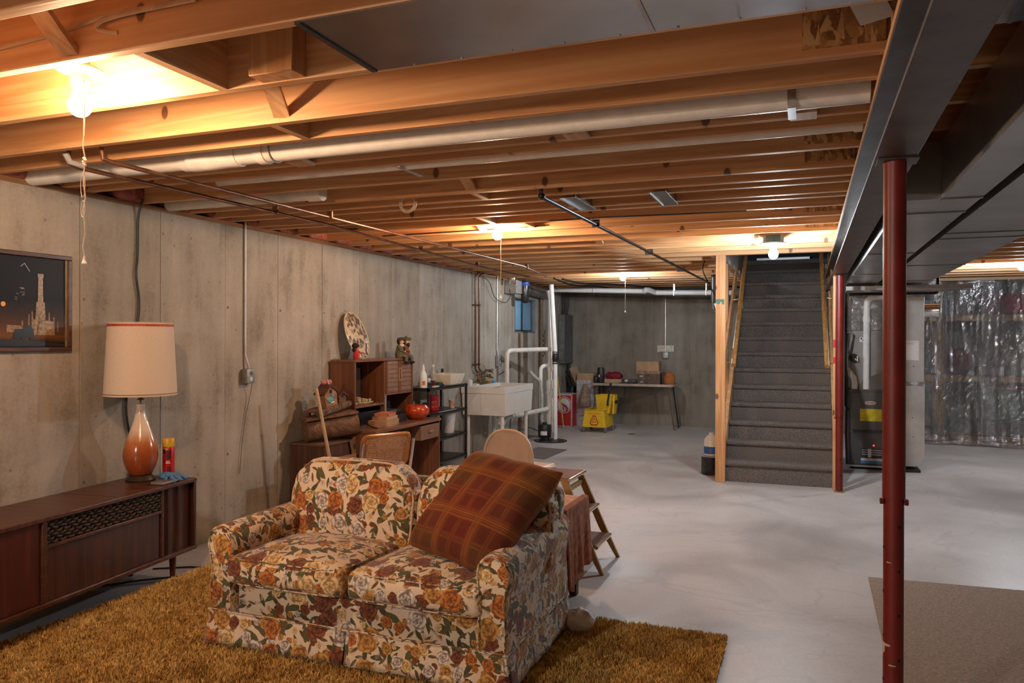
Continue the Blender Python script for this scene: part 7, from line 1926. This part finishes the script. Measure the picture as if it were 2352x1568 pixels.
for z in (0.225, 0.20, 0.175): lm_.box(0.59, 0.80, yf_ - 0.0006, yf_, z, z + 0.008)
lm_.box(0.655, 0.69, yf_ - 0.001, yf_, 0.145, 0.245).box(0.58, 0.81, yf_ - 0.0006, yf_, 0.105, 0.135)
build('label_print', lm_, PAPER, ld, kind='stuff')
build('label_band', MB().box(0.58, 0.81, yf_ - 0.0006, yf_, 0.074, 0.10), plain('label_blue', (0.08, 0.30, 0.55), 0.5), ld)
g = NG('red_indicator', 0.4); g.emit((1, 0.03, 0.02), 6)
build('indicator_light', MB().sph((0.717, uy0 - 0.014, 0.285), 0.009, n=10, m=8), g.m, ld)
build('coil_cabinet', MB().box(ux0 + 0.02, ux1 - 0.01, uy0 + 0.05, uy1 - 0.04, 0.935, 1.62), plain('plenum_tan_metal', (0.29, 0.27, 0.255), 0.5, 0.35, 0.12, 4), fu, bevel=0.004)
def mk_foil():
    g = NG('crumpled_foil_tape', 0.25, 0.85)
    n = g.noise(g.obj(), 14, 5, 0.7, 1.0)
    g.set(Base_Color=g.ramp(n, [(0.3, (0.30, 0.29, 0.29)), (0.7, (0.72, 0.72, 0.73))]))
    g.bump(n, 1.0, 0.04); return g.m
FOIL = mk_foil()
build('foil_wrap', MB().box(ux0 + 0.03, ux1 - 0.0, uy0 + 0.035, uy1 - 0.04, 1.62, 2.04), FOIL, fu, bevel=0.004)
build('condensate_pipe', MB().tube(pipe_pts([(0.635, uy0 + 0.02, 0.935), (0.64, uy0 + 0.02, 2.005), (1.02, uy0 + 0.0, 2.02)], 0.09), 0.036, 14), PVCW, fu)
build('coupling', MB().lathe([(0.042, 1.72), (0.042, 1.78)], (0.639, uy0 + 0.02, 0), 14), PVCW, fu)
build('intake_elbow', MB().tube([(0.435, uy0 + 0.06, 1.16), (0.455, uy0 + 0.03, 1.13), (0.50, uy0 + 0.03, 1.07), (0.513, uy0 + 0.03, 1.0), (0.513, uy0 + 0.03, 0.935)], 0.034, 12), PVCW, fu)
build('exhaust_box', MB().prism([(0.56, 0.935), (0.60, 1.05), (0.86, 1.16), (1.0, 1.05), (1.0, 0.935)], 'y', uy0 + 0.01, uy0 + 0.05), GALV, fu)
bk2 = build('sticker', MB().box(0.565, 0.685, uy0 + 0.0485, uy0 + 0.0498, 1.485, 1.54), PAPER, fu)
sm_ = MB()
for x, z in ((0.585, 1.525), (0.605, 1.505), (0.625, 1.525)): sm_.lathe([(0.010, uy0 + 0.0475), (0.010, uy0 + 0.0485)], (x, 0, z), 10, 'y')
build('sticker_print', sm_, BLACK, bk2, kind='stuff')
build('sticker_block', MB().box(0.65, 0.68, uy0 + 0.0475, uy0 + 0.0485, 1.492, 1.532), BLACK, bk2)
build('pressure_switch', MB().lathe([(0.045, uy0 + 0.0), (0.052, uy0 + 0.012), (0.052, uy0 + 0.05)], (0.50, 0, 1.297), 18, 'y').lathe([(0.022, uy0 - 0.012), (0.03, uy0)], (0.50, 0, 1.297), 14, 'y'), BLACK, fu)
build('switch_tube', MB().tube([(0.515, uy0 - 0.01, 1.29), (0.545, uy0 - 0.005, 1.26), (0.54, uy0, 1.32)], 0.010, 6), PVC, fu)
fb_ = thing('furnace_conduit', 'dark flexible conduits dropping beside the left side of the furnace', 'conduit', (0.40, 9.8, 1.5))
build('conduit', MB().tube([(0.445, 9.76, 2.0), (0.425, 9.76, 1.75), (0.44, 9.77, 1.62), (0.48, 9.79, 1.58), (0.455, 9.79, 1.42), (0.43, 9.78, 1.36)], 0.012, 8), GREY, fb_)
build('conduit', MB().tube([(0.425, 9.80, 1.62), (0.41, 9.80, 1.25), (0.43, 9.80, 1.05), (0.42, 9.80, 0.40), (0.43, 9.80, 0.06)], 0.013, 8), BLACKM, fb_)
build('handle', MB().tube([(0.40, 9.765, 1.595), (0.46, 9.765, 1.60)], 0.010, 8), ALU, fb_)
rd = thing('return_duct', 'light grey return-air duct dropping to the floor at the right of the furnace', 'duct', (1.14, 10.2, 0.05))
build('lower_section', MB().prism([(1.02, 0.06), (1.16, 0.06), (1.245, 0.17), (1.245, 1.0), (1.02, 1.0)], 'y', 9.87, 10.58), GALVL, rd, bevel=0.002)
build('upper_section', MB().box(1.028, 1.238, 9.88, 10.57, 1.0, 2.045), GALVL, rd, bevel=0.002)
build('foil_seam', MB().box(1.018, 1.248, 9.866, 10.585, 0.985, 1.03), FOIL, rd)
build('foil_seam', MB().box(1.022, 1.244, 9.872, 10.58, 2.0, 2.05), FOIL, rd)
build('note', MB().box(1.04, 1.185, 9.8785, 9.8798, 1.28, 1.502), PAPER, rd)
nm = MB()
for i in range(3): nm.box(1.05, 1.15 - 0.01 * i, 9.8778, 9.8785, 1.482 - i * 0.012, 1.485 - i * 0.012)
build('note_print', nm, GREY, rd, kind='stuff')
build('pad', MB().box(1.03, 1.20, 9.83, 10.5, 0.0, 0.03), BLACKM, rd)
for x, z in ((1.13, 1.21), (1.13, 0.40), (1.12, 0.62)): build('screw', MB().lathe([(0.006, 9.867), (0.006, 9.87)], (x, 0, z), 8, 'y'), BLACK, rd)
build('branch_pipe', MB().lathe([(0.08, 1.24), (0.08, 1.40), (0.083, 1.405), (0.083, 1.42)], (0, 10.15, 1.855), 20, 'x'), CHROME, rd)

# ------------------------------------------------------------------ storage behind plastic sheeting
SHW = wood('shelf_lumber', (0.50, 0.34, 0.19), (0.36, 0.22, 0.11), 'z', 22, 0.6, False, 0.06)
SHWX = wood('shelf_lumber_x', (0.50, 0.34, 0.19), (0.36, 0.22, 0.11), 'x', 22, 0.6, False, 0.06)
sr = thing('storage_rack', 'lumber storage rack standing behind the plastic sheeting', 'rack', (3.0, 13.1, 0))
for x in (1.83, 3.15, 4.5):
    for y in (12.90, 13.40): build('upright', MB().box(x - 0.045, x + 0.045, y - 0.02, y + 0.02, 0.04, 2.36), SHW, sr)
for z in (0.07, 0.943, 1.835):
    build('front_rail', MB().box(1.30, 4.6, 12.92, 12.955, z - 0.04, z + 0.04), SHWX, sr)
    build('rear_rail', MB().box(1.30, 4.6, 13.345, 13.38, z - 0.04, z + 0.04), SHWX, sr)
    if z > 0.5: build('deck', MB().box(1.30, 4.6, 12.93, 13.40, z + 0.04, z + 0.055), PLY, sr)
build('base_plate', MB().box(1.30, 4.6, 12.86, 13.42, 0, 0.04), SHWX, sr)
za = 0.943 + 0.0555; zb2 = 1.835 + 0.0555
def tote(c, w, d, h, m, lm, label, group=None):
    t = thing('storage_tote', label, 'tote', c, 0, group)
    vs = []
    for k, (s, z) in enumerate(((0.9, 0), (1.0, h))): vs += [(-w*s, -d*s, z), (w*s, -d*s, z), (w*s, d*s, z), (-w*s, d*s, z)]
    build('body', MB().add(vs, [(3, 2, 1, 0), (4, 5, 6, 7)] + [(i, (i+1) % 4, 4+(i+1) % 4, 4+i) for i in range(4)]), m, t, local=True, bevel=0.01)
    build('lid', MB().box(-w - 0.015, w + 0.015, -d - 0.015, d + 0.015, h, h + 0.03), lm, t, local=True, bevel=0.008)
GRN = plain('green_tote', (0.012, 0.085, 0.05), 0.4); MAR = plain('maroon_lid', (0.20, 0.012, 0.025), 0.4)
tote((2.74, 13.13, 0.36), 0.30, 0.20, 0.44, GRN, MAR, 'green tote with a maroon lid behind the plastic sheeting')
tote((3.75, 13.13, 0.36), 0.28, 0.20, 0.44, GRN, GRN, 'green tote at the far right end of the storage rack')
box_thing('black_crate', 'black crate on the rack base under the green tote', 'crate', (2.74, 13.15, 0.0405), (0.30, 0.165, 0.31), 0, BLACKM)
box_thing('black_crate', 'black crate on the rack base at the far right end', 'crate', (3.75, 13.15, 0.0405), (0.28, 0.165, 0.31), 0, BLACKM)
mr = build('maroon_bundle', MB().sph((2.12, 13.12, za + 0.20), 0.21, (1.0, 0.8, 0.95), 20, 14), plain('maroon_cloth', (0.12, 0.012, 0.02), 0.7), None, label='rounded maroon bundle on the middle shelf behind the plastic', cat='bundle', smooth=60)
box_thing('carton', 'pale carton on the middle shelf behind the plastic', 'box', (2.50, 13.15, za), (0.16, 0.15, 0.13), 0, PAPER)
box_thing('carton', 'dark blue carton at the left end of the middle shelf', 'box', (1.50, 13.15, za), (0.13, 0.15, 0.2), 0, plain('navy_box', (0.02, 0.03, 0.07), 0.6))
box_thing('carton', 'large dark carton at the right end of the middle shelf', 'box', (3.6, 13.15, za), (0.35, 0.18, 0.40), 0, plain('dark_box', (0.05, 0.045, 0.05), 0.6))
rg = build('red_duffel', MB().rbox((0.42, 0.20, 0.15), 0.09, 8, 4, Matrix.Translation((2.80, 13.13, zb2 + 0.152))), plain('crimson_duffel', (0.36, 0.012, 0.04), 0.6, 0, 0.15, 6), None, label='crimson duffel bag on the top shelf behind the plastic', cat='bag', smooth=60)
box_thing('carton', 'grey carton at the left end of the top shelf behind the plastic', 'box', (1.75, 13.15, zb2), (0.25, 0.17, 0.22), 0, plain('grey_box', (0.20, 0.20, 0.21), 0.6))
box_thing('paper_tray', 'low brown tray on the rack base at left', 'tray', (1.55, 13.15, 0.0405), (0.20, 0.16, 0.16), 0, plain('dark_tray', (0.08, 0.06, 0.05), 0.7))
def mk_film():
    g = NG('clear_plastic_film', 0.12)
    t = g.t; out = t.nodes['Material Output']
    tr = g.n('ShaderNodeBsdfTransparent'); tr.inputs[0].default_value = (0.93, 0.94, 0.96, 1)
    gl = g.n('ShaderNodeBsdfGlossy'); gl.inputs['Roughness'].default_value = 0.13; gl.inputs[0].default_value = (0.95, 0.96, 1, 1)
    df = g.n('ShaderNodeBsdfDiffuse'); df.inputs[0].default_value = (0.7, 0.72, 0.76, 1)
    def ridge(v, sc, d):
        q = g.noise(v, sc, 3, 0.6, d)
        return g.ma('SUBTRACT', 1.0, g.ma('POWER', g.ma('MULTIPLY', g.ma('ABSOLUTE', g.ma('SUBTRACT', q, 0.5)), 3.0, clamp=True), 0.6))
    n = g.ma('ADD', ridge(g.map(g.obj(), (9, 9, 1.6)), 1.6, 0.6), g.ma('MULTIPLY', ridge(g.map(g.obj(), (7, 7, 6)), 2.6, 1.5), 0.7))
    bp = g.n('ShaderNodeBump'); bp.inputs['Strength'].default_value = 1.0; bp.inputs['Distance'].default_value = 0.004
    g.l(n, bp.inputs['Height']); g.l(bp.outputs[0], gl.inputs['Normal'])
    fr = g.n('ShaderNodeFresnel'); fr.inputs[0].default_value = 1.5; g.l(bp.outputs[0], fr.inputs['Normal'])
    m1 = g.n('ShaderNodeMixShader'); m1.inputs[0].default_value = 0.05; g.l(tr.outputs[0], m1.inputs[1]); g.l(df.outputs[0], m1.inputs[2])
    m2 = g.n('ShaderNodeMixShader'); g.l(g.ma('ADD', g.ma('MULTIPLY', fr.outputs[0], 0.9), 0.20, clamp=True), m2.inputs[0]); g.l(m1.outputs[0], m2.inputs[1]); g.l(gl.outputs[0], m2.inputs[2])
    g.l(m2.outputs[0], out.inputs[0])
    return g.m
FILM = mk_film()
def film(x0, x1, y, z0, z1, seed, pins):
    random.seed(seed)
    ph = [random.uniform(0, 6.28) for _ in range(8)]
    def fn(u, v):
        x = x0 + (x1 - x0) * u; z = z0 + (z1 - z0) * v
        dy = 0
        for p in pins:      # folds fan out from the pins along the top
            dd = (x - p) / (0.06 + 0.55 * (1 - v))
            dy += 0.050 * math.exp(-dd * dd) * sin(7.5 * (x - p) / (0.10 + 0.35 * (1 - v)) + p) * (0.4 + v)
        dy += 0.018 * sin(x * 19 + ph[0] + 2 * sin(z * 1.7)) + 0.010 * sin(x * 43 + ph[1]) + 0.008 * sin(z * 8 + x * 5 + ph[2])
        sag = 0.05 * sin((x - x0) / (x1 - x0) * pi * 3) * (1 if v > 0.99 else 0)
        if v < 0.06: dy -= 0.10 * (0.06 - v) / 0.06
        if 0 < u < 1 and 0 < v < 1:
            x += random.uniform(-0.008, 0.008); z += random.uniform(-0.012, 0.012); dy += random.gauss(0, 0.0038)
        return (x, y + dy, z)
    return fn
pf_ = thing('plastic_sheeting', 'clear crinkled plastic sheeting hung in front of the storage rack', 'plastic sheet', (3.0, 12.66, 0))
build('sheet', MB().grid(film(1.26, 2.55, 12.68, 0.02, 2.37, 1, (1.55, 1.95, 2.45)), 44, 54), FILM, pf_, smooth=0)
build('sheet', MB().grid(film(2.30, 4.9, 12.60, 0.015, 2.37, 2, (2.6, 3.1, 3.8, 4.5)), 84, 54), FILM, pf_, smooth=0)
build('batten', MB().box(1.22, 4.95, 12.62, 12.66, 2.37, ZJ), SHWX, pf_)
